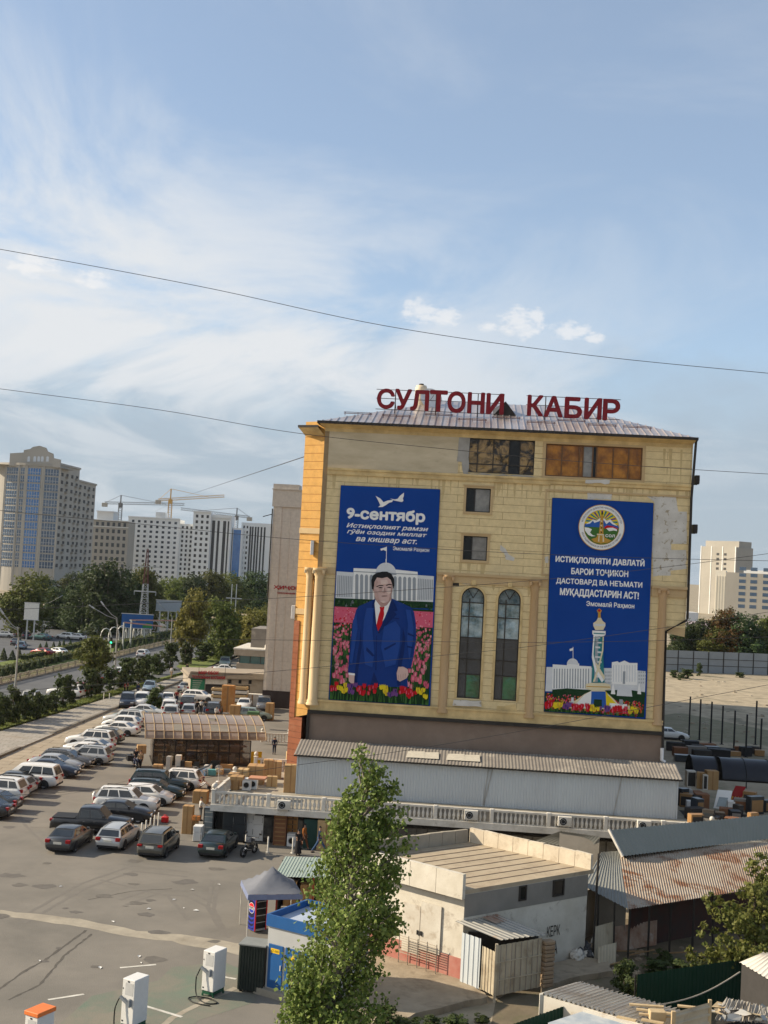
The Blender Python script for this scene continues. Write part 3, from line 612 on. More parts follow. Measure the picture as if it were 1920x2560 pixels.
# dormer vent
dx, dz = Fp(*A_(1500,245), 6)
mb = MB(); zz = hip(dx,5.2); mb.add([(dx-1.0,5.2,zz-.1),(dx+1.0,5.2,zz-.1),(dx,5.2,zz+1.15),(dx-1.1,8.6,zz+.8),(dx+1.1,8.6,zz+.8),(dx,8.6,zz+1.15)], [(0,1,2),(1,4,5,2),(3,0,2,5)]); mb.build('dormer_vent', m_dark, bld)
mb = MB(); cx_, cz_ = Fp(*A_(940,250), 9); mb.box(cx_-1.0, cx_+3.2, 8.6, 9.6, 31.2, cz_+.25); mb.build('chimney', mat('chimney_render', (.52,.38,.2), .9), bld)
# rainwater pipe on the right corner
pp = [Fp(*B_(1553,375)), Fp(*B_(1523,740)), Fp(*B_(1497,1520)), Fp(*D_(1190,346)), Fp(*D_(1068,410)), Fp(*D_(1052,950)), Fp(*D_(1050,1080))]
mb = MB(); mb.tube([(p[0],-.16,p[1]) for p in pp], .10, 6); mb.bar((pp[0][0],-.16,pp[0][1]),(e1,-.7,EZ-.1), .14, .14); mb.build('rainwater_pipe', m_dark, bld)
p_, q_ = Fp(*D_(1045,1080)), Fp(*D_(1045,1160)); mb = MB(); mb.tube([(p_[0],-.3,p_[1]),(p_[0],-.3,q_[1]+.15),(p_[0]+.25,-.35,q_[1])], .13, 8); mb.build('drain_end', mat('white_pvc', (.72,.71,.69), .4), bld)
# ------------------------------------------------------------------ roof sign, each letter its own
sg = thing('rooftop_sign', 'row of dark red capital letters on a steel frame along the roof', 'sign', WL(12.5,4,EZ+1.4), -PHI)
OX = Vector((-12.5, -4, -(EZ+1.4)))
def letter(ch, bx):
    conv, x0, x1, y0, y1 = bx; a = Fp(*conv(x0,(y0+y1)/2), 4); b = Fp(*conv(x1,(y0+y1)/2), 4); t = Fp(*conv((x0+x1)/2,y0), 4); u = Fp(*conv((x0+x1)/2,y1), 4)
    o = txt(ch, a[0], b[0], u[1], t[1], 4, sg, m_red, 'letter', depth=.22, bold=.045)
    o.location = OX; return (a[0], b[0], u[1], t[1])
Ls = [('С',(A_,622,733,95,223)),('У',(A_,745,850,98,229)),('Л',(A_,853,970,105,236)),('Т',(A_,985,1097,107,243)),('О',(A_,1108,1222,114,251)),('Н',(A_,1246,1354,121,256)),('И',(A_,1376,1487,128,262)),
      ('К',(B_,467,560,79,204)),('А',(B_,576,687,85,211)),('Б',(B_,708,811,92,219)),('И',(B_,836,938,98,226)),('Р',(B_,956,1056,105,233))]
ext_ = [letter(c, b) for c, b in Ls]
mb = MB(); zlo = sum(e[2] for e in ext_)/12; zhi = sum(e[3] for e in ext_)/12
for gs in (ext_[:7], ext_[7:]):
    for z in (zlo-.02, zlo+.55*(zhi-zlo), zhi+.02): mb.bar((gs[0][0]-.15,4.05,z),(gs[-1][1]+.1,4.05,z), .045)
for px in (A_(740,200), A_(1022,200), A_(1312,200), B_(580,150), B_(927,150)):
    x_, z_ = Fp(*px, 4); mb.bar((x_,4.08,hip(x_,4.08)),(x_,4.08,zhi+.03), .075); mb.bar((x_,4.1,zlo+.6),(x_,5.6,hip(x_,5.6)), .05)
mb.build('sign_frame', mat('rusty_steel', (.07,.045,.035), .7), sg).location = OX
# tank and dish behind the letters
tx, tz = Fp(*A_(917,165), 9); tk = thing('water_tank', 'tall cream tank on the roof behind the red letters', 'tank', WL(tx,9.1,cz_+.25), -PHI)
mb = MB(); mb.lathe([(.0,0),(.55,0),(.55,.3),(.5,1.7),(.42,1.95),(0,2.0)], 12); mb.build('tank_body', mat('cream_tank', (.66,.55,.40), .5), tk); mb = MB(); mb.lathe([(0,2.0),(.2,2.0),(.2,2.1),(0,2.12)], 8); mb.build('lid', m_dark, tk)
dx2, dz2 = Fp(*A_(985,165), 8.2); ds = thing('satellite_dish', 'white round satellite dish on the roof behind the letters', 'satellite dish', WL(dx2,8.2,hip(dx2,8.2)), -PHI)
mb = MB(); c = Vector((0,0,dz2-hip(dx2,8.2)))
prof = [(0,0),(.35,.03),(.65,.1),(.95,.22)]; vs = []; R_ = Matrix.Rotation(radians(68),3,'X') @ Matrix.Rotation(radians(20),3,'Y')
for r_, z_ in prof:
    for t in range(16): vs.append(c + R_ @ Vector((r_*cos(t*pi/8), r_*sin(t*pi/8), z_)))
mb.add(vs, [(i*16+j,i*16+(j+1)%16,(i+1)*16+(j+1)%16,(i+1)*16+j) for i in range(3) for j in range(16)], 0, True); mb.build('dish', mat('white_enamel', (.72,.71,.69), .4), ds)
mb = MB(); mb.tube([(0,0,-.05),c+Vector((0,.1,0))], .05); mb.tube([c, c+R_@Vector((0,0,.8))], .02); mb.build('mount', m_dark, ds)
# ================================================================== the two banners
m_bblue = mat('banner_blue', (.007,.052,.27), .7, (.006,.047,.245), .3, spec=.08)
def flat(name, c): return mat(name, c, .75, tuple(k*.93 for k in c), 2, spec=.08)
PW = flat('print_white', (.80,.80,.78)); PG = flat('print_pale_grey', (.62,.64,.66)); PGd = flat('print_grey', (.30,.33,.36)); PD = flat('print_black', (.02,.02,.022)); PF = flat('print_skin', (.60,.42,.38)); PFs = flat('print_skin_deep', (.42,.27,.24))
PS = flat('print_suit', (.010,.040,.20)); PSd = flat('print_suit_fold', (.007,.024,.12)); PSl = flat('print_suit_light', (.018,.062,.27)); PFl = flat('print_skin_light', (.68,.52,.46)); PFm = flat('print_skin_mid', (.51,.34,.30)); PR = flat('print_red', (.52,.012,.02)); PP = flat('print_pink', (.62,.11,.18)); PPl = flat('print_light_pink', (.72,.28,.33)); PGn = flat('print_green', (.055,.15,.035))
PGk = flat('print_dark_green', (.015,.045,.018)); PY = flat('print_yellow', (.72,.56,.02)); PV = flat('print_violet', (.16,.06,.22)); PO = flat('print_gold', (.50,.28,.05)); PT = flat('print_teal', (.03,.20,.22)); PB = flat('print_sky', (.03,.11,.40)); PC = flat('print_cream', (.70,.62,.42))
PALL = [PW,PG,PGd,PD,PF,PFs,PS,PSd,PR,PP,PPl,PGn,PGk,PY,PV,PO,PT,PB,PC,PSl,PFl,PFm]; PI = {m.name: i for i, m in enumerate(PALL)}
BY0 = -.16
class Art:
    def __init__(s, conv, org): s.mb = MB(); s.k = 1; s.conv = conv; s.org = org
    def p(s, pts, m, raw=False, up=True):
        if up: s.k += 1
        q = pts if raw else [Fp(*s.conv(*p)) for p in pts]
        y = BY0 - .0022*s.k
        ar = sum(q[i][0]*q[(i+1)%len(q)][1]-q[(i+1)%len(q)][0]*q[i][1] for i in range(len(q)))
        if ar < 0: q = q[::-1]
        s.mb.poly([(a, y, b) for a, b in q], PI[m.name])
    def ell(s, cx, cz, rx, rz, m, rot=0, n=10, up=False):
        s.p([(cx+rx*cos(t*2*pi/n)*cos(rot)-rz*sin(t*2*pi/n)*sin(rot), cz+rx*cos(t*2*pi/n)*sin(rot)+rz*sin(t*2*pi/n)*cos(rot)) for t in range(n)], m, True, up)
    def tulip(s, cx, cz, h, m, dm=None):
        w = h*.36
        s.p([(cx-w*.55,cz),(cx+w*.55,cz),(cx+w,cz+h*.45),(cx+w*.85,cz+h),(cx+w*.3,cz+h*.75),(cx,cz+h*1.05),(cx-w*.3,cz+h*.75),(cx-w*.85,cz+h),(cx-w,cz+h*.45)], m, True, False)
        if dm: s.p([(cx-w*.25,cz+.02),(cx+w*.25,cz+.02),(cx+w*.3,cz+h*.55),(cx,cz+h*.85),(cx-w*.3,cz+h*.55)], dm, True, True); s.k -= 1
    def done(s, name, parent): o = s.mb.build(name, PALL, parent); o.location = -s.org; return o
def banner(name, label, corners, org):
    t = thing(name, label, 'banner', WL(*org), -PHI); q = [Fp(*p) for p in corners]
    mb = MB(); mb.wall(q, BY0, BY0+.07); o = mb.build('canvas', m_bblue, t); o.location = -Vector(org)
    mb = MB()
    for i in range(4):
        a, b = q[i], q[(i+1)%4]; mb.bar((a[0],BY0+.11,a[1]),(b[0],BY0+.11,b[1]), .06, .05)
    mb.build('hanging_frame', m_dark, t).location = -Vector(org); return t, q
def line(s, tl, br, conv, parent, m, org, bold=.02, shear=0, k=3):
    a = Fp(*conv(*tl)); b = Fp(*conv(*br)); o = txt(s, a[0], b[0], b[1], a[1], BY0-.0022*k, parent, m, 'lettering', depth=.003, bold=bold, shear=shear); o.location = -Vector(org); return o
def flowerbed(a, x0, x1, z0, z1, seed, unit):
    r = random.Random(seed); x = x0+unit*.3; i = 0; cyc = [PR, PY, PV, PR, PR, PY, PV, PR, PR, PY]
    k0 = a.k
    for t in range(int((x1-x0)/unit*7)):
        X = r.uniform(x0+.05, x1-.05); h = (z1-z0)*r.uniform(.35,.72); w_ = unit*.07; d_ = r.uniform(-.12,.12)
        X2 = min(x1-.03, max(x0+.03, X+d_)); a.p([(X-w_,z0+.02),(X+w_,z0+.02),(X2,z0+h)], r.choice([PGn,PGn,PGk]), True, False)
    a.k += 1
    while x < x1-unit*.2:
        c = cyc[i % 10]
        for q in range(7):
            X = min(x1-unit*.16, max(x0+unit*.16, x + r.uniform(-.46,.46)*unit)); Z = z0 + (z1-z0)*r.uniform(.30,.74)
            a.k = k0+1+(q % 3); a.tulip(X, Z, unit*r.uniform(.42,.58), c, {PR.name:PP,PY.name:PO,PV.name:PSd}[c.name] if q % 2 else None)
        x += unit; i += 1
    a.k = k0+5
# ---- banner with the man in the blue suit
O1 = (5.1, 0, 8.9)
b1, q1c = banner('portrait_banner', 'blue banner with a man in a blue suit among tulips', [(853,1214),(1100,1224),(1075,1764),(822,1748)], O1)
a = Art(C_, Vector(O1)); bx0 = max(q1c[0][0], q1c[3][0])+.02; bx1 = min(q1c[1][0], q1c[2][0])-.02; bz0 = max(q1c[2][1], q1c[3][1])+.02
zf = Fp(*C_(700,325))[1]
a.p([(bx0,bz0),(bx1,bz0),(bx1,zf),(bx0,zf)], PGk, True)
a.p([(393,78),(508,86),(508,285),(385,270)], PG); a.p([(948,104),(1064,112),(1058,300),(945,290)], PG)
a.p([(510,56),(662,62),(802,66),(952,82),(948,290),(505,285)], PW)
dc = Fp(*C_(733,88)); dr = Fp(*C_(803,88))[0]-dc[0]
a.p([(dc[0]+dr*cos(t*pi/14), dc[1]+dr*1.0*sin(t*pi/14)) for t in range(15)], PG, True)
a.p([(660,82),(806,90),(806,104),(660,96)], PGd); a.p([(731,-8),(735,-8),(735,30),(731,30)], PW)
for i in range(9): a.p([(400+i*12,105+i),(406+i*12,105+i),(403+i*12,255),(397+i*12,255)], PGd, up=(i==0))
for i in range(9): a.p([(955+i*12,128+i),(961+i*12,128+i),(957+i*12,275),(951+i*12,275)], PGd, up=False)
for i in range(13):
    x = 522+i*33.0; y = 96+i*1.9; a.p([(x,y+12),(x+4,y+3),(x+11,y),(x+18,y+3),(x+22,y+12),(x+20,280),(x-1,280)], PGd, up=False)
a.p([(508,76),(950,98),(950,104),(508,82)], PGd)
a.p([(382,262),(1060,290),(1058,335),(378,318)], PGk)
r_ = random.Random(5)
for i in range(60):
    X = r_.uniform(385,1055); Y = 268+ (X-385)*.042 + r_.uniform(0,30); g = r_.uniform(8,20); a.p([(X-g*.5,Y+20),(X+g*.5,Y+20),(X+g*.2,Y-g*.3),(X-g*.3,Y)], r_.choice([PGn,PGk,PGd]), up=False)
# tulip field: small and close at the back, larger and looser in front
zA = Fp(*C_(400,322))[1]; zB_ = Fp(*C_(400,430))[1]
a.p([(bx0,zB_),(bx1,zB_),(bx1,zA),(bx0,zA)], PP, True); a.k += 1; kk = a.k
for i in range(1100):
    t = i/1100; Z = zA - .1 - (zA-bz0-1.2)*(t**1.15); h = .08+.36*t**1.1; keep = 1 if t < .4 else max(.42, 1-(t-.4)*1.5)
    if r_.random() > keep: continue
    X = r_.uniform(bx0+h*.4, bx1-h*.4); a.k = kk + (i % 3)
    if t > .25: a.p([(X-.012,Z+.02),(X+.012,Z+.02),(X+.02,max(bz0,Z-h*2.2)),(X-.02,max(bz0,Z-h*2.2))], PGn, True, False)
    a.tulip(X, Z, h, r_.choice([PP,PP,PPl,PR] if t < .3 else [PP,PP,PP,PPl]), PPl if t > .45 and i % 2 else None)
a.k = kk+5
a.p([(655,270),(600,296),(548,318),(528,345),(514,400),(503,450),(492,530),(480,650),(470,780),(517,790),(512,868),(885,878),(878,748),(905,748),(925,660),(942,545),(940,440),(928,360),(905,325),(850,300),(775,266)], PS)
a.p([(560,470),(552,560),(530,690),(517,790),(512,868),(530,868),(548,720),(566,600)], PSd); a.p([(850,460),(846,560),(820,690),(808,760),(812,868),(835,872),(838,745),(858,640),(868,540)], PSd)
a.p([(650,770),(690,868),(625,868)], PSd); a.p([(668,520),(672,520),(668,760),(660,760)], PSd)
a.p([(655,272),(640,300),(636,345),(655,352),(640,372),(672,495),(678,480),(668,430),(660,330)], PSd); a.p([(775,268),(800,310),(815,350),(790,355),(808,375),(690,500),(680,490),(740,385)], PSd)
a.p([(765,395),(825,402),(825,408),(765,401)], PSd); a.p([(680,495),(690,495),(690,505),(680,505)], PD)
a.p([(662,272),(655,300),(667,440),(678,478),(722,405),(745,350),(772,268)], PW)
a.p([(690,322),(724,322),(719,348),(722,375),(705,445),(680,492),(668,450),(682,385),(694,348)], PR)
a.p([(655,250),(663,275),(690,312),(706,328),(740,312),(772,270),(770,240)], PFs)
a.p([(646,150),(648,200),(655,245),(672,278),(700,300),(726,300),(752,283),(770,250),(779,205),(776,145),(742,112),(680,112)], PF)
a.p([(641,180),(650,180),(655,214),(645,216)], PFs)
a.p([(637,200),(633,140),(644,106),(672,88),(710,80),(742,80),(772,96),(790,132),(792,175),(783,200),(777,168),(766,136),(742,118),(706,126),(672,120),(658,145),(651,185),(648,205)], PD)
a.p([(668,182),(690,172),(716,174),(716,180),(690,179),(670,188)], PD); a.p([(734,173),(756,165),(776,168),(776,174),(756,172),(736,179)], PD)
a.p([(678,192),(694,186),(711,190),(711,194),(694,195)], PD); a.p([(738,190),(755,184),(771,187),(771,191),(755,192)], PD)
a.p([(720,192),(728,192),(734,222),(722,230),(708,224),(716,216)], PFs); a.p([(704,247),(722,243),(744,246),(738,252),(712,254)], PFs); a.p([(704,248),(744,246),(744,249),(704,251)], PD, up=True)
a.p([(668,258),(680,282),(704,300),(728,300),(706,290),(684,270)], PFs); a.p([(772,160),(779,200),(770,250),(752,283),(760,250),(768,205)], PFs)
a.p([(600,330),(650,330),(640,470),(655,640),(640,740),(590,720),(575,560),(580,430)], PSl); a.p([(720,460),(800,420),(835,470),(830,600),(800,720),(730,740),(700,600)], PSl); a.p([(870,340),(905,345),(925,470),(920,560),(895,700),(880,560),(885,440)], PSl)
a.p([(505,420),(530,370),(540,470),(520,600),(500,720),(485,700),(498,560)], PSl); a.p([(600,600),(640,640),(655,660),(640,665),(598,625)], PSd); a.p([(720,610),(800,570),(802,580),(725,625)], PSd); a.p([(885,500),(930,520),(928,530),(884,515)], PSd); a.p([(880,590),(920,600),(918,610),(880,602)], PSd)
a.p([(695,140),(740,135),(752,160),(735,168),(700,168)], PFl); a.p([(745,195),(765,195),(768,225),(750,240),(740,220)], PFl); a.p([(712,190),(722,190),(716,222),(710,220)], PFl); a.p([(690,282),(720,280),(735,290),(715,298)], PFl)
a.p([(652,200),(668,205),(680,240),(690,280),(672,270),(658,240)], PFm); a.p([(655,150),(672,135),(680,150),(668,175),(652,190)], PFm); a.p([(690,200),(708,202),(700,225),(685,220)], PFm)
a.p([(820,737),(852,735),(884,752),(890,790),(876,815),(850,828),(830,838),(812,826),(808,780)], PF)
for i in range(4): a.p([(818+i*16,792-i*3),(822+i*16,790-i*3),(826+i*14,832-i*6),(822+i*14,833-i*6)], PFs, up=(i==0))
a.p([(478,786),(518,792),(514,848),(494,850),(478,835)], PF); a.p([(476,776),(520,782),(520,796),(476,790)], PW)
flowerbed(a, bx0, bx1, bz0, Fp(*C_(700,868))[1]+.15, 9, (bx1-bx0)/10.0)
# two doves
def dove(pts):
    q = [Fp(*A_(*p)) for p in pts]; a.p(q, PW, True)
dove([(625,908),(640,895),(630,872),(608,830),(640,848),(662,874),(690,862),(728,858),(722,872),(700,878),(680,893),(655,907)]); dove([(706,848),(740,855),(760,850),(775,830),(803,808),(802,830),(795,850),(800,862),(790,873),(765,868),(735,862)])
dove([(640,1195),(684,1182),(683,1212),(662,1203),(645,1208)])
dove([(681,1180),(685,1180),(683,1295),(679,1295)])
a.done('portrait_print', b1)
for s, tl, br, bo, sh in (('9-сентябр', (412,911), (942,1028), .05, 0), ('Истиқлолият рамзи', (408,1016), (968,1082), .03, .28), ('гӯёи озодии миллат', (412,1058), (958,1122), .03, .28), ('ва кишвар аст.', (472,1113), (890,1172), .03, .28), ('Эмомалӣ Раҳмон', (728,1178), (975,1222), .02, 0)):
    line(s, tl, br, A_, b1, PW, O1, bo, sh)
# ---- banner with the column monument
O2 = (20.95, 0, 8.95)
b2, q2c = banner('monument_banner', 'blue banner with round emblem and white monument above red flowers', [(1381,1245),(1633,1258),(1613,1797),(1360,1778)], O2)
a = Art(D_, Vector(O2)); bx0 = max(q2c[0][0], q2c[3][0])+.02; bx1 = min(q2c[1][0], q2c[2][0])-.02; bz0 = max(q2c[2][1], q2c[3][1])+.02
xl = lambda y: Fp(*D_(380,y))[1]
a.p([(bx0,Fp(*D_(385,755))[1]),(bx1,Fp(*D_(960,770))[1]),(bx1,Fp(*D_(960,640))[1]),(Fp(*D_(760,630))[0],Fp(*D_(760,622))[1]),(bx0,Fp(*D_(380,615))[1])], PG, True)
a.p([(418,600),(500,605),(500,590),(570,595),(570,608),(640,612),(640,745),(415,740)], PW)
dc = Fp(*D_(532,600)); dr = Fp(*D_(565,600))[0]-dc[0]; a.p([(dc[0]+dr*cos(t*pi/12), dc[1]+dr*1.05*sin(t*pi/12)) for t in range(13)], PG, True)
for i in range(14): a.p([(424+i*15.2,625),(430+i*15.2,625),(429+i*15.2,738),(422+i*15.2,738)], PGd, up=(i==0))
a.p([(758,588),(790,582),(800,590),(830,578),(860,592),(905,592),(903,720),(755,712)], PW)
for i in range(9): a.p([(764+i*15.5,605),(771+i*15.5,605),(770+i*15.5,700),(763+i*15.5,700)], PG, up=(i==0))
a.p([(822,640),(836,640),(834,712),(820,712)], PGd)
for j in range(4):
    for i in range(4): a.p([(912+i*12,640+j*20),(917+i*12,640+j*20),(917+i*12,650+j*20),(912+i*12,650+j*20)], PGd, up=False)
    for i in range(5): a.p([(720+i*8,640+j*20),(723+i*8,640+j*20),(723+i*8,650+j*20),(720+i*8,650+j*20)], PGd, up=False)
a.p([(533,500),(536,500),(536,580),(533,580)], PW); a.p([(514,512),(533,506),(533,520),(516,524)], PW)
zq0, zq1 = Fp(*D_(380,850))[1], Fp(*D_(380,762))[1]; zq2 = Fp(*D_(950,778))[1]
a.p([(bx0,bz0),(bx1,bz0),(bx1,zq2),(bx0,zq1)], PGk, True)
r_ = random.Random(8); kk = a.k+1
for i in range(420):
    t = r_.random(); Z = zq1-.08-(zq1-zq0)*t; X = r_.uniform(bx0+.1,bx1-.1); a.k = kk+(i%3); a.tulip(X, Z-(X-bx0)*.03, .10+.12*t, r_.choice([PR,PR,PP,PO]))
a.k = kk+4
a.p([(415,745),(500,738),(640,748),(640,768),(415,765)], PGk); a.p([(720,750),(850,745),(950,760),(950,790),(720,785)], PGk)
for cx, s in ((765,26),(915,22)): a.p([(cx-s*.5,770),(cx-s*.3,735),(cx,705),(cx+s*.3,738),(cx+s*.5,772)], PW)
a.p([(790,740),(830,735),(870,745),(875,785),(785,780)], PG)
# the monument itself
a.p([(648,748),(715,750),(770,800),(800,835),(860,838),(862,860),(515,852),(512,812),(548,808),(600,770)], PC)
a.p([(600,775),(640,752),(638,845),(540,840)], PW); a.p([(722,752),(735,775),(800,845),(725,848)], PY); a.p([(640,755),(722,756),(725,850),(636,848)], PB); a.p([(655,800),(700,802),(700,852),(652,850)], PGk)
a.p([(548,822),(612,815),(612,852),(545,850)], PW); a.p([(745,822),(845,830),(845,862),(742,858)], PW); a.p([(525,790),(538,790),(538,830),(522,830)], PG); a.p([(800,800),(820,802),(822,832),(800,830)], PGd)
a.p([(608,712),(640,706),(720,708),(750,716),(750,742),(700,752),(640,750),(606,738)], PC); a.p([(612,724),(748,728),(748,733),(612,729)], PO)
a.p([(655,420),(712,422),(708,560),(716,705),(640,704),(648,560)], PT); a.p([(664,430),(680,430),(676,700),(655,700)], PGd)
for i in range(9): a.p([(662+(i%2)*12,440+i*28),(690+(i%2)*8,442+i*28),(690+(i%2)*8,452+i*28),(662+(i%2)*12,450+i*28)], PG, up=(i==0))
a.p([(652,430),(660,430),(652,540),(668,620),(712,690),(700,704),(660,640),(642,560)], PW); a.p([(706,420),(712,420),(708,520),(690,600),(660,700),(648,700),(680,600),(700,520)], PC); a.p([(662,585),(674,600),(716,668),(714,690),(672,632)], PC)
a.p([(645,405),(722,408),(720,430),(708,440),(656,438),(645,425)], PW); a.p([(652,418),(716,421),(716,427),(652,424)], PT)
a.p([(662,402),(650,378),(650,362),(668,350),(678,330),(694,330),(704,350),(720,362),(720,378),(708,402)], PC); a.p([(650,366),(720,368),(718,380),(652,378)], PG)
a.p([(676,332),(678,305),(670,290),(684,278),(700,290),(692,305),(694,332)], PO); a.p([(676,290),(684,280),(694,290),(684,300)], PR)
flowerbed(a, bx0, bx1, bz0, Fp(*D_(600,845))[1]+.1, 4, (bx1-bx0)/10.5)
# round emblem
ec = Fp(*B_(940,930)); er = (Fp(*B_(1085,936))[0]-Fp(*B_(796,924))[0])/2
E_ = lambda x, y: ((x-975)/650*er + ec[0], -(y-1060)/650*er + ec[1])
a.ell(*ec, er*1.03, er*1.03, PO, n=48, up=True); a.ell(*ec, er, er, PW, n=48, up=True); a.ell(*ec, er*.79, er*.79, PO, n=48, up=True); a.ell(*ec, er*.77, er*.77, PY, n=48, up=True)
ro = er*.77
for i in range(13):
    an = pi*(i+.25)/13; a.p([(ec[0],ec[1]+er*.25),(ec[0]+ro*.98*cos(an),ec[1]+ro*.98*sin(an)),(ec[0]+ro*.98*cos(an+pi/26),ec[1]+ro*.98*sin(an+pi/26))], PT if i%2 else PV, True, i==0)
def cl(pts): return [E_(*p) for p in pts]
a.p(cl([(485,1010),(600,930),(720,840),(820,870),(930,780),(1040,790),(1120,860),(1220,810),(1330,920),(1470,1020),(1470,1060),(480,1060)]), PW, True)
a.p(cl([(482,1000),(640,960),(720,870),(760,940),(860,900),(930,870),(1040,850),(1110,960),(1200,880),(1300,960),(1475,1010),(1475,1100),(480,1090)]), PB, True)
low = [(ec[0]+ro*cos(t), ec[1]+ro*sin(t)) for t in [pi+pi*.0+i*pi/16 for i in range(17)]]
a.p(low, PGn, True)
a.p(cl([(480,1080),(600,1090),(700,1130),(650,1230),(730,1300),(820,1320),(700,1340),(600,1300),(500,1180)]), PW, True)
a.p(cl([(1060,1040),(1140,990),(1300,1010),(1440,1060),(1440,1110),(1060,1090)]), PR, True); a.p(cl([(1110,1080),(1200,1060),(1300,1050),(1420,1090),(1430,1150),(1340,1130),(1200,1160)]), PW, True)
a.p(cl([(690,1420),(840,1360),(880,1250),(1050,1250),(1090,1360),(1290,1430),(1180,1500),(970,1540),(780,1500)]), PO, True)
a.p(cl([(905,1260),(930,800),(915,750),(945,720),(1000,720),(1030,750),(1015,800),(1040,1260)]), PO, True)
for i in range(6): a.p(cl([(940+(i%2)*20,860+i*65),(985+(i%2)*15,860+i*65),(985+(i%2)*15,900+i*65),(940+(i%2)*20,890+i*65)]), PD if i%2 else PC, True, i==0)
a.p(cl([(850,1250),(1060,1260),(1060,1295),(850,1285)]), PC, True); a.p(cl([(950,650),(985,595),(1005,640),(990,690),(960,690)]), PGk, True); a.p(cl([(960,690),(995,690),(990,720),(965,720)]), PO, True)
a.p(cl([(900,1300),(930,1300),(930,1480),(890,1480)]), PC, True); a.p(cl([(1020,1300),(1050,1300),(1070,1480),(1025,1480)]), PC, True, False)
a.done('monument_print', b2); kE = a.k+2
for s, tl, br, bo in (('ИСТИҚЛОЛИЯТИ ДАВЛАТӢ', (647,1106), (1217,1188), .035), ('БАРОИ ТОҶИКОН', (748,1192), (1112,1258), .035), ('ДАСТОВАРД ВА НЕЪМАТИ', (650,1256), (1203,1326), .035), ('МУҚАДДАСТАРИН АСТ!', (675,1322), (1180,1402), .035), ('Эмомалӣ Раҳмон', (845,1406), (1152,1460), .025)):
    line(s, tl, br, B_, b2, PW, O2, bo)
e1_, e2_ = E_(1100,1255), E_(1370,1335); o = txt('сол', e1_[0], e2_[0], e2_[1], e1_[1], BY0-.0022*kE, b2, PW, 'lettering', depth=.003, bold=.04); o.location = -Vector(O2)
m_ink = flat('print_ink', (.05,.06,.14))
for s, R, half in (('ИСТИҚЛОЛИЯТИ ДАВЛАТИИ ҶУМҲУРИИ ТОҶИКИСТОН', er*.845, radians(76)), ('XXXIV INDEPENDENCE OF THE REPUBLIC OF TAJIKISTAN', -er*.945, radians(74))):
    o = txt(s, 0, 0, 0, er*.10, BY0-.0022*kE, b2, m_ink, 'lettering', depth=.003, bold=.01, arc=(ec[0], ec[1], R, half)); o.location = -Vector(O2)
# ================================================================== terrace, annex and market buildings
m_whitew = mat('weathered_white_paint', (.62,.59,.53), .8, (.48,.45,.39), 1.5, grime=(.36,.33,.28), gscale=2.0, glo=.55, ghi=.75)
m_sheetw = mat('pale_blue_grey_sheet', (.50,.54,.56), .5, (.46,.49,.51), .4, metal=.1, stretch=(1,1,.2))
m_asb = mat('grey_corrugated_roofing', (.22,.20,.175), .9, (.19,.17,.15), .9, grime=(.40,.36,.30), gscale=.5)
m_black = mat('black_steel', (.012,.012,.013), .5, (.02,.02,.02), 2)
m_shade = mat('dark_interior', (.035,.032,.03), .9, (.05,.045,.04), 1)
m_tan = mat('carton_board', (.40,.25,.115), .85, (.33,.20,.09), 1.2)
m_tan2 = mat('pale_carton_board', (.47,.33,.17), .85, (.40,.27,.13), 1.2)
m_tape = mat('carton_tape', (.30,.17,.07), .5)
def local(px, py, z):                                     # photo pixel at height z -> building frame
    p = G(px, py, z)-Q0; return (p.dot(AX), p.dot(BY))
ter = thing('terrace', 'raised white terrace deck with shops underneath in front of the yellow building', 'terrace', Q0, -PHI)
TF, TZ, TL_ = -9.3, 2.5, -5.15
mb = MB(); mb.slab([(TL_,TF),(36,TF),(36,-.05),(-1.7,-.05),(-1.7,5.2),(-4.75,5.2)], TZ-.28, TZ); mb.build('deck', m_conc, ter)
mb = MB(); mb.box(TL_+.0, 36, TF-.10, TF-.005, TZ-.36, TZ+.06); mb.build('deck_edge', m_whitew, ter)
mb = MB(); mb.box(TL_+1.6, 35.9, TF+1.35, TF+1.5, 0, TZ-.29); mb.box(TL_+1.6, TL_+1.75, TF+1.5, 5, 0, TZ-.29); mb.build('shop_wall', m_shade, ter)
for i in range(17):
    mb = MB(); x = TL_+1.9+i*2.1; mb.box(x, x+.09, TF+1.22, TF+1.34, 0, TZ-.3); mb.box(x+.7, x+.76, TF+1.26, TF+1.34, 0, TZ-.3); mb.box(x+1.4, x+1.46, TF+1.26, TF+1.34, 0, TZ-.3); mb.box(x+.09, x+2.1, TF+1.26, TF+1.34, 1.62, 1.7); mb.build('shopfront_frame', m_dark, ter)
m_gcream = glassmat('shop_glass', (.10,.095,.085), .1, (.03,.03,.03), 1.2)
mb = MB(); mb.box(TL_+1.9, 34, TF+1.30, TF+1.32, .3, 1.6); mb.build('shop_glass', m_gcream, ter)
mb = MB(); mb.box(27.4, 35.9, TF+.4, -.1, TZ+.002, TZ+.02); mb.build('deck_shade_sheet', m_shade, ter); mb = MB(); mb.box(4, 27.5, TF+.42, TF+.46, TZ+.02, TZ+.8); mb.build('baluster_shade_board', m_cement, ter)  # added dark sheet paints the deck's shade; added board darkens the baluster gaps
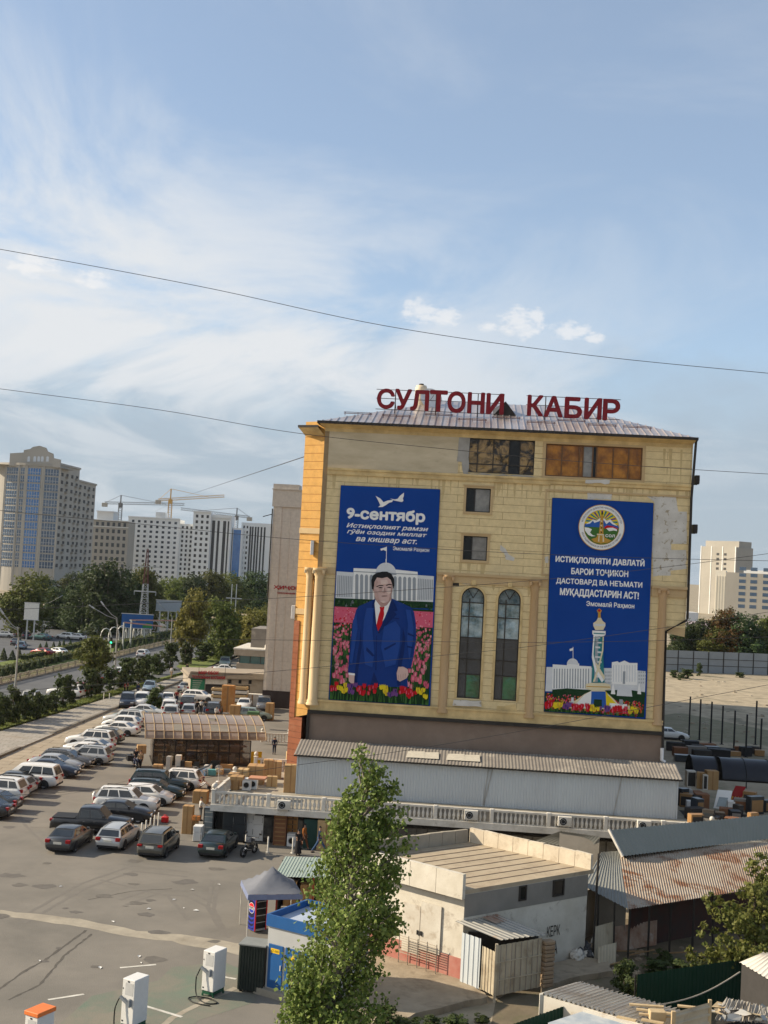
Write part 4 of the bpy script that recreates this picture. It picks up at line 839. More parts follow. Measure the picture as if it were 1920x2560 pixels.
# balustrades
def balustrade(label, pts, z, step=.29, posts=3.6, ball=True):
    t = thing('balustrade', label, 'balustrade', Q0, -PHI, 'white turned balustrades of the terrace')
    bp = MB(); bp.lathe([(.05,.10),(.085,.14),(.06,.2),(.10,.32),(.105,.42),(.055,.62),(.05,.68),(.085,.74),(.05,.80)], 8); bm = bp.build('baluster', m_whitew, mesh_only=True)
    pm = MB(); pm.bbox(-.13,.13,-.13,.13,0,.98,.02); pm.bbox(-.17,.17,-.17,.17,.981,1.06,.02)
    if ball: pm.lathe([(.05,1.06),(.06,1.1),(.14,1.16),(.17,1.25),(.14,1.35),(.06,1.41),(0,1.42)], 10)
    pmn = MB(); pmn.bbox(-.13,.13,-.13,.13,0,.98,.02)
    pme = pm.build('post', m_whitew, mesh_only=True); pmne = pmn.build('post', m_whitew, mesh_only=True)
    cnt = 0; rest = MB()
    for a, b in zip(pts, pts[1:]):
        A = Vector((a[0],a[1],0)); B = Vector((b[0],b[1],0)); d = (B-A); L = d.length; d.normalize(); n = Vector((-d.y,d.x,0))
        for nm, z0, z1, w_ in (('top_rail',.80,.93,.2),('bottom_rail',.0,.10,.22)):
            m_ = MB(); m_.bar(A+Vector((0,0,z+(z0+z1)/2)), B+Vector((0,0,z+(z0+z1)/2)), w_, z1-z0); m_.build(nm, m_whitew, t)
        k = max(1, round(L/posts))
        for i in range(k+1):
            P = A + d*(L*i/k); o = link('post', pme if (i in (0,k)) else pmne, t); o.location = (P.x,P.y,z); o.rotation_euler.z = atan2(d.y,d.x)
        q = int(L/step)
        for i in range(q):
            s_ = (i+.5)*L/q
            if min(abs(s_-L*j/k) for j in range(k+1)) < .2: continue
            P = A + d*s_; cnt += 1
            if cnt <= 99: o = link('baluster', bm, t); o.location = (P.x,P.y,z)
            else: rest.lathe([(.05,.10),(.085,.14),(.06,.2),(.10,.32),(.105,.42),(.055,.62),(.05,.68),(.085,.74),(.05,.80)], 6, (P.x,P.y,z))
    if rest.v: tag(rest.build('far_balusters', m_whitew, t), kind='stuff')
    return t
balustrade('long white balustrade along the front edge of the terrace', [(TL_+.15,TF+.12),(35.9,TF+.12)], TZ)
balustrade('short white balustrade on the left side of the terrace beside the cartons', [(TL_+.15,TF+.5),(-4.95,-2.2)], TZ)
balustrade('short white balustrade at the back of the terrace near the glass pavilion', [(-4.65,5.05),(-1.75,5.05)], TZ)
balustrade('white balustrade at the back right beside the black vaulted roof', [(27.9,-9.0),(36.2,-2.0)], TZ)
def _lp(px,py,z): a = local(px,py,z); return (a[0], a[1])
# lower flight and display platform behind
lo = [_lp(655,1850,.4), _lp(722,1852,.4)]
balustrade('low white balustrade on the ground behind the pavilion end', [lo[0], lo[1]], .2)
# corrugated annex in front of the base band
anx = thing('market_annex', 'long pale blue corrugated metal annex at the foot of the yellow building', 'annex', Q0, -PHI)
AY = -3.5; AX0, AX1 = -.22, 26.6
mb = MB(); mb.corr((AX0,AY,TZ), (AX1-AX0,0,0), (0,0,2.82), .2, .035, trap=True); mb.build('sheet_wall', m_sheetw, anx)
for X in (AX0, AX1):
    mb = MB(); mb.add([(X,AY+.01,TZ),(X,-.12,TZ),(X,-.12,TZ+3.3),(X,AY+.01,TZ+2.82)], [(0,1,2,3)]); mb.bar((X,AY-.02,TZ),(X,AY-.02,TZ+2.85), .09); mb.build('end_wall', m_sheetw, anx)
x_a, x_b = Fp(1223,1900,AY)[0], Fp(1208,2000,AY)[0]
mb = MB(); mb.bar((x_a,AY-.045,TZ+2.8),(x_b,AY-.045,TZ+.05), .05); x_c, x_d = Fp(*D_(818,1262),AY)[0], Fp(*D_(768,1455),AY)[0]; mb.bar((x_c,AY-.045,TZ+2.75),(x_d,AY-.045,TZ+.05), .05); mb.bar((Fp(1232,1918,AY)[0],AY-.045,5.2),(Fp(1210,2005,AY)[0],AY-.045,2.6), .05)
mb.build('sheet_lap', m_cement, anx)
mb = MB(); mb.corr((AX0-.25,AY-.35,TZ+2.80), (AX1-AX0+.55,0,0), (0,3.3,.62), .24, .05, nv=3); mb.build('roof', m_asb, anx)
mb = MB(); mb.box(AX0-.25, AX1+.3, AY-.36, AY-.3, TZ+2.70, TZ+2.80); mb.build('eave_board', m_dark, anx)
mb = MB()
for px in ((1040,1880),(1075,1885),(1140,1895),(1178,1897)): 
    x_, z_ = Fp(*px, AY+.6); mb.add([(x_-.7,AY+.35,TZ+3.03),(x_+.65,AY+.4,TZ+3.05),(x_+.6,AY+1.7,TZ+3.32),(x_-.6,AY+1.6,TZ+3.28)], [(0,1,2,3)])
mb.build('roof_patch', mat('pale_tarpaulin_patch', (.52,.48,.40), .8), anx)
# ------------------------------------------------------------------ grey building behind on the left
def facing(pa, pb):                                       # loc and angle of a front running from pa to pb
    d = pb-pa; return Vector((pa.x,pa.y,0)), atan2(d.y,d.x), Vector((d.x,d.y,0)).length
ga = G(655,1768); gd = ga.y; gz = D(672,1223,gd).z
nb = thing('grey_building', 'plain grey building with red wall letters behind the orange wing', 'building', (ga.x,ga.y,0), -PHI)
m_greyw = brickmat('grey_render', (.56,.50,.42), (.545,.485,.41), (.45,.40,.33), 6.0, 3.0, .02, grime=(.47,.42,.35), gscale=.2, bump=.2)
mb = MB(); mb.box(0,14,0,20,2.2,gz); mb.build('wall', m_greyw, nb)
mb = MB(); mb.box(-.25,14,-.35,20,gz,gz+.12); mb.box(-.15,14,-.22,-.0,gz-2.2,gz); mb.box(-.15,3.2,-.1,2.5,gz+.12,gz+.75); mb.build('parapet', mat('parapet_render', (.56,.50,.42), .9), nb)
mb = MB(); mb.box(-.05,14,-.06,20,0,2.2); mb.build('dark_base', mat('dark_brown_plinth', (.045,.032,.028), .7), nb)
mb = MB(); mb.box(.35,1.15,-.12,0,2.25,gz-2.22); mb.box(2.15,2.3,-.05,0,2.25,gz-2.22); mb.build('pilaster', m_greyw, nb)
mb = MB(); mb.tube([(-.1,-.12,gz-2.5),(-.1,-.12,gz-14)], .09); mb.bar((-.1,-.1,gz-3.2),(-1.2,-.6,gz-3.6), .1); mb.build('downpipe', m_dark, nb)
m_bred = mat('bright_red_letters', (.34,.012,.02), .5)
def on(t, px, py): # local x,z on the grey wall
    bl = Vector((cos(PHI),-sin(PHI),0)); nn = Vector((sin(PHI),cos(PHI),0)); d = ray(px,py); k = ((Vector((ga.x,ga.y,0))-CAM).dot(nn))/d.dot(nn); P = CAM+d*k; return ((P-Vector((ga.x,ga.y,0))).dot(bl), P.z)
Z_ = lambda x, y: (640+x/2.911, 1200+y/2.911)
a_, b_ = on(nb, *Z_(132,766)), on(nb, *Z_(330,806)); txt('ҲИҶОН', a_[0], b_[0]-.1, b_[1], a_[1], -.02, nb, m_bred, 'lettering', depth=.1, bold=.05)
a_, b_ = on(nb, *Z_(130,812)), on(nb, *Z_(330,836)); txt('МАССАЖНЫЙ ЦЕНТР', a_[0], b_[0]+.6, b_[1], a_[1], -.02, nb, m_bred, 'lettering', depth=.08, bold=.05)
# ------------------------------------------------------------------ wallpaper shop with red letters
pa, pb = G(474,1737), G(655,1741); loc, rz, L_ = facing(pa, pb)
sh = thing('wallpaper_shop', 'low shop with red sign letters on its roof and a green side panel', 'shop', loc, rz)
def onp(loc, rz, px, py, y=0):
    bl = Vector((cos(rz),sin(rz),0)); nn = Vector((-sin(rz),cos(rz),0)); d = ray(px,py); P0 = loc+nn*y; k = ((P0-CAM).dot(nn))/d.dot(nn); P = CAM+d*k; return ((P-P0).dot(bl), P.z)
m_shopw = mat('beige_shop_wall', (.36,.31,.25), .9, (.28,.24,.19), .8)
mb = MB(); mb.box(0,L_+2,0,9,0,2.35); mb.build('wall', m_shopw, sh)
mb = MB(); mb.box(-.4,L_+2,-.5,9,2.35,2.5); mb.wall([(-.4,2.5),(L_+2,2.5),(L_+2,3.1),(-.1,3.25)], -.5, -.3); mb.slab([(-.2,-.3),(L_+2,-.3),(L_+2,9),(-.2,9)], 2.5, 2.9); mb.build('roof', mat('shop_roof_board', (.30,.255,.20), .85), sh)
m_shgreen = mat('green_sign_panel', (.02,.16,.085), .6, (.03,.20,.11), 3)
mb = MB(); mb.box(.05,1.95,-.12,-.01,.15,2.3); mb.build('green_panel', m_shgreen, sh)
mb = MB()
for i in range(5): mb.box(.3,1.6-.12*i,-.13,-.121,1.9-.28*i,1.98-.28*i)
mb.build('panel_print', m_white, sh)
mb = MB(); mb.box(2.0,5.0,-.25,-.15,1.55,2.3); mb.build('white_banner', m_whitew, sh)
for x0_, x1_ in ((2.1,5.0),(6.1,8.2)):
    mb = MB(); mb.box(x0_,x1_,-.05,.0,.1,1.5); mb.build('shop_front', m_shade, sh)
for x0_ in (5.2,6.6,8.0): 
    mb = MB(); mb.box(x0_,x0_+.4,-.06,0,1.7,2.2); mb.build('small_window', m_gblk, sh)
for s, (x0_,y0_), (x1_,y1_) in (('МИР ОБОИ', (900,815), (1100,856)), ('ТОЛОЙНИ БУЛАКИ', (832,858), (1168,905))):
    a_ = onp(loc, rz, 280+x0_/4.1475, 1480+y0_/4.1475, -.6); b_ = onp(loc, rz, 280+x1_/4.1475, 1480+y1_/4.1475, -.6); txt(s, a_[0], b_[0], b_[1], a_[1], -.6, sh, m_bred, 'lettering', depth=.06, bold=.03)
mb = MB(); mb.bar((1.0,-.55,2.6),(1.0,-.55,3.9), .05); mb.bar((4.6,-.55,2.6),(4.6,-.55,3.9), .05); mb.bar((0,-.55,3.0),(8.5,-.55,3.0), .04); mb.build('sign_frame', m_dark, sh)
pa = G(582,1712); us = thing('flat_roofed_shop', 'low flat roofed shop with a teal window strip behind the red letter shop', 'shop', (pa.x,pa.y+3,0), -PHI)
mb = MB(); mb.box(0,16,0,12,0,3.0); mb.box(-.4,16,-.4,12,4.2,5.1); mb.box(.3,16,.3,12,3,4.2); mb.build('wall', m_shopw, us); mb = MB(); mb.box(-.5,16,-.5,12,5.1,5.3); mb.build('roof', m_whitew, us)
mb = MB(); mb.box(.35,15,.22,.29,3.02,4.18); mb.build('teal_window', glassmat('teal_glass', (.03,.11,.12), .1, (.05,.14,.15), 1), us)
mb = MB()
for i in range(7): mb.box(.4+i*1.6,.48+i*1.6,.16,.215,3.02,4.18)
mb.build('window_bar', m_dark, us)
mb = MB(); mb.box(1.5,16,3,11,5.3,8.2); mb.build('roof_room', m_asb, us); mb = MB(); mb.lathe([(.5,0),(.5,.5),(.3,.8),(0,.9)],10,(4.5,1.2,5.3)); mb.build('roof_tank', m_whitew, us)
# ------------------------------------------------------------------ glass pavilion with a curved polycarbonate roof
pa, pb = G(381.5,1908,.15), G(624,1911,.15); loc, rz, PL = facing(pa, pb)
pv = thing('glass_pavilion', 'brown glazed sales pavilion with a curved tinted roof missing panels', 'pavilion', loc, rz)
m_poly = mat('smoked_polycarbonate', (.20,.165,.135), .35, (.25,.21,.175), .7, spec=.5); m_poly2 = mat('darker_polycarbonate', (.13,.11,.095), .4, (.10,.085,.075), 1)
m_tint = glassmat('brown_tinted_glass', (.10,.06,.03), .12, (.05,.03,.016), .8, warp=.1); m_tint.node_tree.nodes['Principled BSDF'].inputs['Alpha'].default_value = .45
m_amber = mat('amber_stock', (.42,.24,.06), .8, (.30,.15,.05), 1.2); m_arch = mat('cream_steel_arch', (.36,.27,.16), .6)
def prof(t): # roof curve: from front eave up to the back ridge
    an = radians(8+ 84*t); return (-1.05+5.6*(1-cos(an)), 2.25+1.75*sin(an))
NS = 8; bays = 13; bx = [-.85 + (PL+2.1)*i/bays for i in range(bays+1)]
missing = {(3,1),(3,2),(5,2),(6,2),(7,5),(7,1),(8,1),(9,2),(11,1),(11,2),(12,1)}
mb = MB(); mb2 = MB()
for i in range(bays):
    for j in range(NS):
        if any(i == b_ and (j//2 == k_ ) and k_ in (1,) for b_, k_ in missing) or (i == 7 and j in (5,)): continue
        (y0_,z0_),(y1_,z1_) = prof(j/NS), prof((j+1)/NS); tgt = mb2 if (j < 2 and i % 3) else mb
        tgt.add([(bx[i]+.02,y0_,z0_),(bx[i+1]-.02,y0_,z0_),(bx[i+1]-.02,y1_,z1_),(bx[i]+.02,y1_,z1_)], [(0,1,2,3)], 0, True)
mb.build('roof_sheet', m_poly, pv); mb2.build('lower_roof_sheet', m_poly2, pv)
for x in bx:
    mb = MB(); mb.tube([(x, prof(t/10)[0], prof(t/10)[1]+.02) for t in range(11)], .04, 5); mb.build('roof_rib', m_arch, pv)
mb = MB()
for t in (0,.25,.5,1): y_, z_ = prof(t); mb.bar((bx[0],y_,z_+.03),(bx[-1],y_,z_+.03), .05)
mb.build('purlin', m_arch, pv)
mb = MB(); mb.box(0,PL,.0,.03,.05,2.3); mb.box(0,.03,.03,5,.05,2.6); mb.build('glass_wall', m_tint, pv)
mb = MB()
for i in range(10): x = PL*i/9; mb.box(x-.04,x+.04,-.05,.0,0,2.3)
for z in (.05,1.15,2.25): mb.box(0,PL,-.045,-.002,z,z+.07)
mb.build('wall_frame', m_black, pv)
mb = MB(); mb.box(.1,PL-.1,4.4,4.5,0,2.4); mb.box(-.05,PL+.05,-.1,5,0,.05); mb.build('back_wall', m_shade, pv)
mb = MB(); mb.box(PL+.1,PL+1.1,.1,.2,.2,1.3); mb.build('yellow_board', mat('yellow_board', (.62,.42,.02), .6), pv)
r_ = random.Random(2)
mb = MB()
for i in range(9): x = r_.uniform(.3,PL-1); mb.bbox(x,x+r_.uniform(.4,1.2),1.5,2.3,2.3,2.3+r_.uniform(.2,.6),.02)
mb.build('stacked_stock', m_amber, pv)
for nm_, m__, zz_, n_ in (('shelf_stock', m_tan, .9, 12), ('pale_stock', m_whitew, .05, 9), ('dark_stock', m_dark, 1.6, 9), ('tan_stock', m_tan2, .06, 12)):
    mb = MB()
    for i in range(n_): x = r_.uniform(.3,PL-1); y = r_.uniform(.5,2.6); mb.bbox(x,x+r_.uniform(.3,.9),y,y+.4,zz_,zz_+r_.uniform(.3,.8),.015)
    mb.build(nm_, m__, pv)
mb = MB(); mb.box(.2,PL-.2,2.2,3.2,.86,.9); mb.box(.2,PL-.2,.9,1.9,1.56,1.6); mb.build('shelf_board', m_tape, pv)
# ------------------------------------------------------------------ concrete transformer house
A3, C3, B3, L3 = Vector((4.68,56.2,0)), Vector((11.25,61.2,0)), Vector((5.45,66.0,0)), Vector((-1.12,61.0,0))
th = thing('transformer_house', 'old white concrete transformer house with a red painted foot and flat slab roof', 'transformer house', (0,0,0))
m_oldw = mat('flaking_whitewash', (.60,.56,.48), .9, (.50,.46,.38), .9, bump=.25, grime=(.28,.235,.185), gscale=1.1, glo=.57, ghi=.72)
m_redp = mat('faded_red_paint', (.36,.13,.10), .9, (.42,.20,.16), 1.4, grime=(.30,.22,.17), gscale=1.2)
m_roofc = mat('sunbleached_roof_felt', (.40,.33,.235), .95, (.34,.275,.19), .7, bump=.3, grime=(.26,.20,.14), gscale=.8)
m_greyc = mat('bare_grey_render', (.20,.185,.16), .95, (.25,.23,.2), .6, bump=.3)
ZG, ZR_ = .3, 4.35
def P3(u, v): return A3 + (C3-A3)*u + (L3-A3)*v           # u along right face, v along the door face
def q3(pts, z): return [(P3(u,v).x, P3(u,v).y, z) for u,v in pts]
mb = MB(); mb.slab([(P3(u,v).x,P3(u,v).y) for u,v in ((0,0),(1,0),(1,1),(0,1))], ZG-.3, ZR_-.2); mb.build('wall', m_oldw, th)
fR = Vector((C3.y-A3.y, -(C3.x-A3.x), 0)).normalized(); fL = Vector((-(A3.y-L3.y), (A3.x-L3.x), 0)).normalized(); fL = fL if fL.dot(Vector((-1,-1,0))) > 0 else -fL
def facewall(mb, axis, s0, s1, z0, z1, t0, t1, mi=0):      # panel on the right ('u') or door ('v') face, standing t0..t1 proud
    n = fR if axis == 'u' else fL; a = P3(s0,0) if axis == 'u' else P3(0,s0); b = P3(s1,0) if axis == 'u' else P3(0,s1)
    vs = []
    for t in (t0, t1):
        for p, z in ((a,z0),(b,z0),(b,z1),(a,z1)): vs.append((p.x+n.x*t, p.y+n.y*t, z))
    mb.add(vs, [(0,1,2,3),(7,6,5,4),(0,4,5,1),(1,5,6,2),(2,6,7,3),(3,7,4,0)], mi)
mb = MB(); facewall(mb, 'v', -.0, 1, ZG-.3, ZG+.92, .0, .035); mb.build('red_foot', m_redp, th)
mb = MB(); facewall(mb, 'u', 0, 1, 3.1, ZR_-.21, .0, .02); 
mb.build('grey_upper_render', m_greyc, th)
mb = MB(); mb.add(q3([(-.04,-.0),(1.05,-.0),(1.05,1.0),(-.04,1.0)], ZR_-.2)+q3([(-.04,0),(1.05,0),(1.05,1),(-.04,1)], ZR_), [(3,2,1,0),(4,5,6,7),(0,1,5,4),(1,2,6,5),(2,3,7,6),(3,0,4,7)]); mb.build('roof_slab', m_roofc, th)
mb = MB()
for i in range(1,9): a, b = P3(-.03,i/9), P3(1.0,i/9); mb.bar((a.x,a.y,ZR_+.012),(b.x,b.y,ZR_+.012), .06, .02)
mb.build('roof_dark_line', mat('roof_seam_tar', (.22,.165,.115), .9), th)
def parapet(p, q, z0, z1, th_, n=8):
    mb = MB(); d = (q-p).normalized(); m = Vector((-d.y,d.x,0))*th_/2; r_ = random.Random(n)
    for i in range(n):
        a = p.lerp(q, i/n)+d*.012; b = p.lerp(q, (i+1)/n)-d*.012; h0 = z1+r_.uniform(-.03,.02); h1 = z1+r_.uniform(-.03,.02)
        mb.add([a-m+Vector((0,0,z0)),b-m+Vector((0,0,z0)),b+m+Vector((0,0,z0)),a+m+Vector((0,0,z0)),a-m+Vector((0,0,h0)),b-m+Vector((0,0,h1)),b+m+Vector((0,0,h1)),a+m+Vector((0,0,h0))], [(0,3,2,1),(4,5,6,7),(0,1,5,4),(1,2,6,5),(2,3,7,6),(3,0,4,7)])
    return mb
nL = Vector((fL.x,fL.y,0))
parapet(P3(-.02,-.03)+nL*.18, P3(-.02,1.0)+nL*.18, ZR_-.32, ZR_+.82, .22, 5).build('parapet', m_oldw, th)
parapet(P3(1.03,.0), P3(1.03,1.0), ZR_+.005, ZR_+.78, .2, 8).build('parapet', mat('cream_wash', (.62,.55,.43), .9, (.50,.43,.33), 1, grime=(.35,.28,.2), gscale=1.5), th)  # warmer cream than the other parapets
parapet(P3(.0,1.0), P3(1.0,1.0), ZR_+.005, ZR_+.72, .2, 9).build('parapet', m_conc, th)
def facepx(axis, px, py):                                  # photo pixel -> (s, z) on a face
    n = fR if axis == 'u' else fL; d = ray(px,py); k = ((A3-CAM).dot(n))/d.dot(n); P = CAM+d*k; e = (C3-A3) if axis == 'u' else (L3-A3); return ((P-A3).dot(e)/e.length_squared, P.z)
T_ = lambda x, y: (900+x/2.765, 1980+y/2.765)
m_louv = mat('cream_louvre', (.46,.40,.30), .8)
s1_, z1_ = facepx('v', *T_(325,540)); s0_, z0_ = facepx('v', *T_(590,715)); z0b = facepx('v', *T_(325,650))[1]; z1b = facepx('v', *T_(592,600))[1]
zt_, zb_ = (z1_+z1b)/2, (z0_+z0b)/2
mb = MB(); facewall(mb, 'v', s0_, s1_, zb_, zt_, .0, .02); mb.build('vent', m_shade, th)
vt = th.children[-1]
mb = MB(); k = 11
for i in range(k): facewall(mb, 'v', s0_, s1_, zb_+(zt_-zb_)*i/k, zb_+(zt_-zb_)*(i+.55)/k, .021, .05)
mb.build('louvre', m_louv, vt)
m_doorw = mat('white_steel_door', (.56,.53,.46), .7, (.48,.44,.37), 1, grime=(.33,.27,.2), gscale=1.5)
for (xa, xb) in ((310,425),(432,570)):
    sa_, za_ = facepx('v', *T_(xa, 745)); sb_, zb2 = facepx('v', *T_(xb, 800)); zlow = facepx('v', *T_(xb, 1130))[1]
    mb = MB(); facewall(mb, 'v', sb_, sa_, max(zlow, ZG+.35), (za_+zb2)/2, .036, .08); d_ = mb.build('door', m_doorw, th)
    mb = MB(); facewall(mb, 'v', sb_+(sa_-sb_)*(.04 if xa < 400 else .88), sb_+(sa_-sb_)*(.12 if xa < 400 else .96), 1.75, 1.95, .081, .14); mb.build('handle', m_black, d_)
mb = MB(); sA, zA_ = facepx('v', *T_(305,985)); sB, zB2 = facepx('v', *T_(560,1100)); n_ = fL
for i in range(8):
    z = ZG+.5+i*.11; a = P3(0,sB)+n_*.35; b = P3(0,sA)+n_*.35; mb.bar((a.x,a.y,z),(b.x,b.y,z), .025)
for f in (0,.25,.5,.75,1): a = P3(0,sB+(sA-sB)*f)+n_*.35; mb.bar((a.x,a.y,ZG),(a.x,a.y,ZG+1.35), .04)
mb.build('guard_rail', mat('rusty_grille', (.40,.34,.26), .8), th)
for (xa,ya,xb,yb) in ((1098,650,1145,745),(1332,610,1405,710)):
    sa_, za_ = facepx('u', *T_(xa,ya)); sb_, zb2 = facepx('u', *T_(xb,yb)); mb = MB(); facewall(mb, 'u', sa_, sb_, zb2, za_, .0, .03); w_ = mb.build('window', m_gblk, th)
    mb = MB(); facewall(mb, 'u', sa_, sa_+.01, zb2, za_, .031, .07); facewall(mb, 'u', sb_-.01, sb_, zb2, za_, .031, .07); facewall(mb, 'u', sa_+.011, sb_-.011, za_-.07, za_, .031, .07); facewall(mb, 'u', sa_+.011, sb_-.011, zb2, zb2+.07, .031, .07); mb.build('frame', m_dark, w_)
for s, (xa,ya), (xb,yb) in (('КЕРК', (1292,930), (1378,985)), ('А', (1330,1030), (1360,1115))):
    sa_, za_ = facepx('u', *T_(xa,ya)); sb_, zb2 = facepx('u', *T_(xb,yb)); Lr = (C3-A3).length
    o = txt(s, sa_*Lr, sb_*Lr, zb2, za_, -.03, th, m_black, 'graffiti', depth=.004); o.location = A3; o.rotation_euler.z = atan2(C3.y-A3.y, C3.x-A3.x)
# concrete pad it stands on, with a broken edge
def gz(px, py, z): p = G(px,py,z); return (p.x,p.y)
def jagged(pts, j, seed, step=.4):
    r = random.Random(seed); P = []
    for i in range(len(pts)):
        a, b = Vector(pts[i]), Vector(pts[(i+1)%len(pts)]); k = max(1,int((b-a).length/step))
        for q in range(k): p = a.lerp(b,q/k); P.append((p.x+r.uniform(-j,j), p.y+r.uniform(-j,j)))
    return P
m_pad = mat('crumbling_concrete_pad', (.34,.28,.20), .95, (.25,.20,.14), .7, bump=.5, grime=(.18,.14,.095), gscale=.5, glo=.52, ghi=.68)
pad = [gz(930,2420,ZG), gz(850,2480,ZG), gz(905,2560,ZG), gz(960,2560,ZG), gz(1060,2528,ZG), gz(1140,2508,ZG), gz(1222,2490,ZG), (P3(.02,0)-fR*.2).to_tuple()[:2], (P3(1.2,0)-fR*.2).to_tuple()[:2], (P3(1.2,1.2)).to_tuple()[:2], (P3(-.1,1.3)).to_tuple()[:2]]
mb = MB(); mb.slab(jagged(pad, .07, 4), 0, ZG); tag(mb.build('concrete_pad', m_pad), kind='structure')
pad2 = [gz(1352,2470,ZG), gz(1440,2440,ZG), gz(1530,2425,ZG), gz(1520,2400,ZG), gz(1450,2390,ZG), gz(1370,2410,ZG)]
mb = MB(); mb.slab(jagged(pad2, .07, 6), 0, ZG-.02); tag(mb.build('rubble_ground', m_pad), kind='structure')
# bare earth round the right-hand sheds, its shade painted in as darker colour
sheet('yard_earth', [gz(1240,2500,0), gz(1420,2400,0), gz(1500,2300,0), gz(2100,2280,0), gz(2100,2700,0), gz(1200,2700,0)], .007, mat('shade_toned_earth', (.17,.135,.09), .95, (.12,.10,.065), .7, bump=.5, grime=(.10,.10,.05), gscale=.5))
# lean-to of corrugated sheet against it
lt = thing('lean_to', 'small lean-to of grey corrugated sheets against the white transformer house', 'shed', (0,0,0))
m_zinc = mat('old_zinc_sheet', (.36,.35,.32), .5, (.28,.27,.24), .8, metal=.35, grime=(.33,.22,.13), gscale=1.3, glo=.58, ghi=.7); m_creams = mat('cream_painted_sheet', (.44,.38,.28), .7, (.36,.31,.22), 1, grime=(.25,.19,.13), gscale=1.0)
m_patch = mat('rusty_sheet', (.22,.12,.075), .85, (.33,.24,.18), 1.4, grime=(.42,.38,.33), gscale=1.2)
zb, zt = ZG-.02, 2.62
e1 = G(1149.5,2453,ZG); e2 = G(1196.6,2471,ZG); e3 = G(1236,2489,ZG); e4 = G(1350,2466,ZG)
def sheetwall(name, p, q, z0, z1, m, pitch, parent=lt):
    mb = MB(); mb.corr((p.x,p.y,z0), (q.x-p.x,q.y-p.y,0), (0,0,z1-z0), pitch, .03, trap=True); return mb.build(name, m, parent)
sheetwall('left_sheet', e1, e2, zb, zt-.1, m_sheetw, .26); sheetwall('door', e2+Vector((.06,.08,0)), e3, zb, zt-.42, m_creams, .2); sheetwall('front_sheet', e3, e4, zb, zt-.12, m_creams, .30)
mb = MB(); mb.bar((e3.x,e3.y,0),(e3.x,e3.y,zt-.05), .12)
for z in (.95,1.75): mb.bar((e3.x-.02,e3.y-.05,z),(e4.x,e4.y-.05,z), .05)
mb.build('frame', m_creams, lt); mb = MB()
for f in (.1,.22,.34,.42,.55,.68,.8,.92): p = e3.lerp(e4,f); mb.bar((p.x-.02,p.y-.055,zb+.02),(p.x-.02,p.y-.055,zt-.15), .025)
mb.build('sheet_seam', m_asb, lt)
R1, R2, R3, R4 = G(1157.5,2305,3.0), G(1232.7,2289,2.95), G(1370,2337,2.65), G(1252.6,2351,2.62)
mb = MB(); mb.corr(R1, R4-R1, R2-R1, .3, .04, trap=True); 
mb = MB(); mb.corr(R4, R3-R4, (R2-R3+R1-R4)*.5, .26, .04, trap=True, nv=2); mb.build('roof', m_zinc, lt)
mb = MB(); a = R1.lerp(R2,.75)+Vector((0,0,.07)); mb.corr(R1.lerp(R4,.35).lerp(R2.lerp(R3,.35),.55)+Vector((0,0,.06)), (R2-R1)*.5, (R3-R2)*-.0+(R4-R1)*-.36, .2, .03); mb.build('roof_patch', m_patch, lt)
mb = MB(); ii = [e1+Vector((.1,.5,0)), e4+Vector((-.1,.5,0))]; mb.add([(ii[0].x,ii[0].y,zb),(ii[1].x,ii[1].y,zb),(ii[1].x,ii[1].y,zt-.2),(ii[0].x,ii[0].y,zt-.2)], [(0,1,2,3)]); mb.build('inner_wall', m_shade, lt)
# pile of bricks beside it
bp_ = thing('brick_pile', 'column of stacked rough blocks beside the corrugated lean-to', 'brick pile', G(1366,2465,ZG-.02), .5)
r_ = random.Random(4)
for i in range(11):
    mb = MB(); j = r_.uniform(-.05,.05); mb.bbox(-.30+j,.27+j,-.2+j,.24,.19*i,.19*i+.17,.03); mb.build('block', mat('rough_block', (.30,.22,.14), .95, (.24,.17,.11), 2, bump=.4), bp_)
# ------------------------------------------------------------------ blue and grey kiosk, ribbed unit
m_kgrey = mat('kiosk_grey', (.42,.43,.43), .5, (.38,.39,.39), 1); m_kblue = mat('kiosk_blue', (.02,.095,.27), .45, (.018,.085,.24), 1); m_kpale = mat('kiosk_roof_blue', (.40,.46,.55), .6, (.33,.38,.46), .8)
pa = G(662.7,2468,.3); pb = G(712,2482,.3); loc, rz, _ = facing(pa, pb); KW, KD, KH = 3.4, 3.0, 3.1
kb_ = thing('transformer_kiosk', 'modern blue and grey electrical kiosk with two blue doors', 'kiosk', loc, rz)
mb = MB(); mb.box(0,KW,0,KD,.3,KH-.1); mb.build('body', m_kgrey, kb_)
mb = MB(); mb.box(-.08,KW+.08,-.08,.02,KH-.1,KH+.4); mb.box(-.08,.02,.02,KD+.08,KH-.1,KH+.4); mb.box(KW-.02,KW+.08,.02,KD+.08,KH-.1,KH+.4); mb.box(.02,KW-.02,KD-.02,KD+.08,KH-.1,KH+.4); mb.build('parapet', m_kblue, kb_)
mb = MB(); mb.box(.03,KW-.03,.03,KD-.03,KH-.08,KH+.1); mb.build('roof', m_kpale, kb_)
mb = MB(); mb.box(-.45,KW+.2,-.25,KD,0,.29); mb.build('concrete_base', m_conc, kb_)
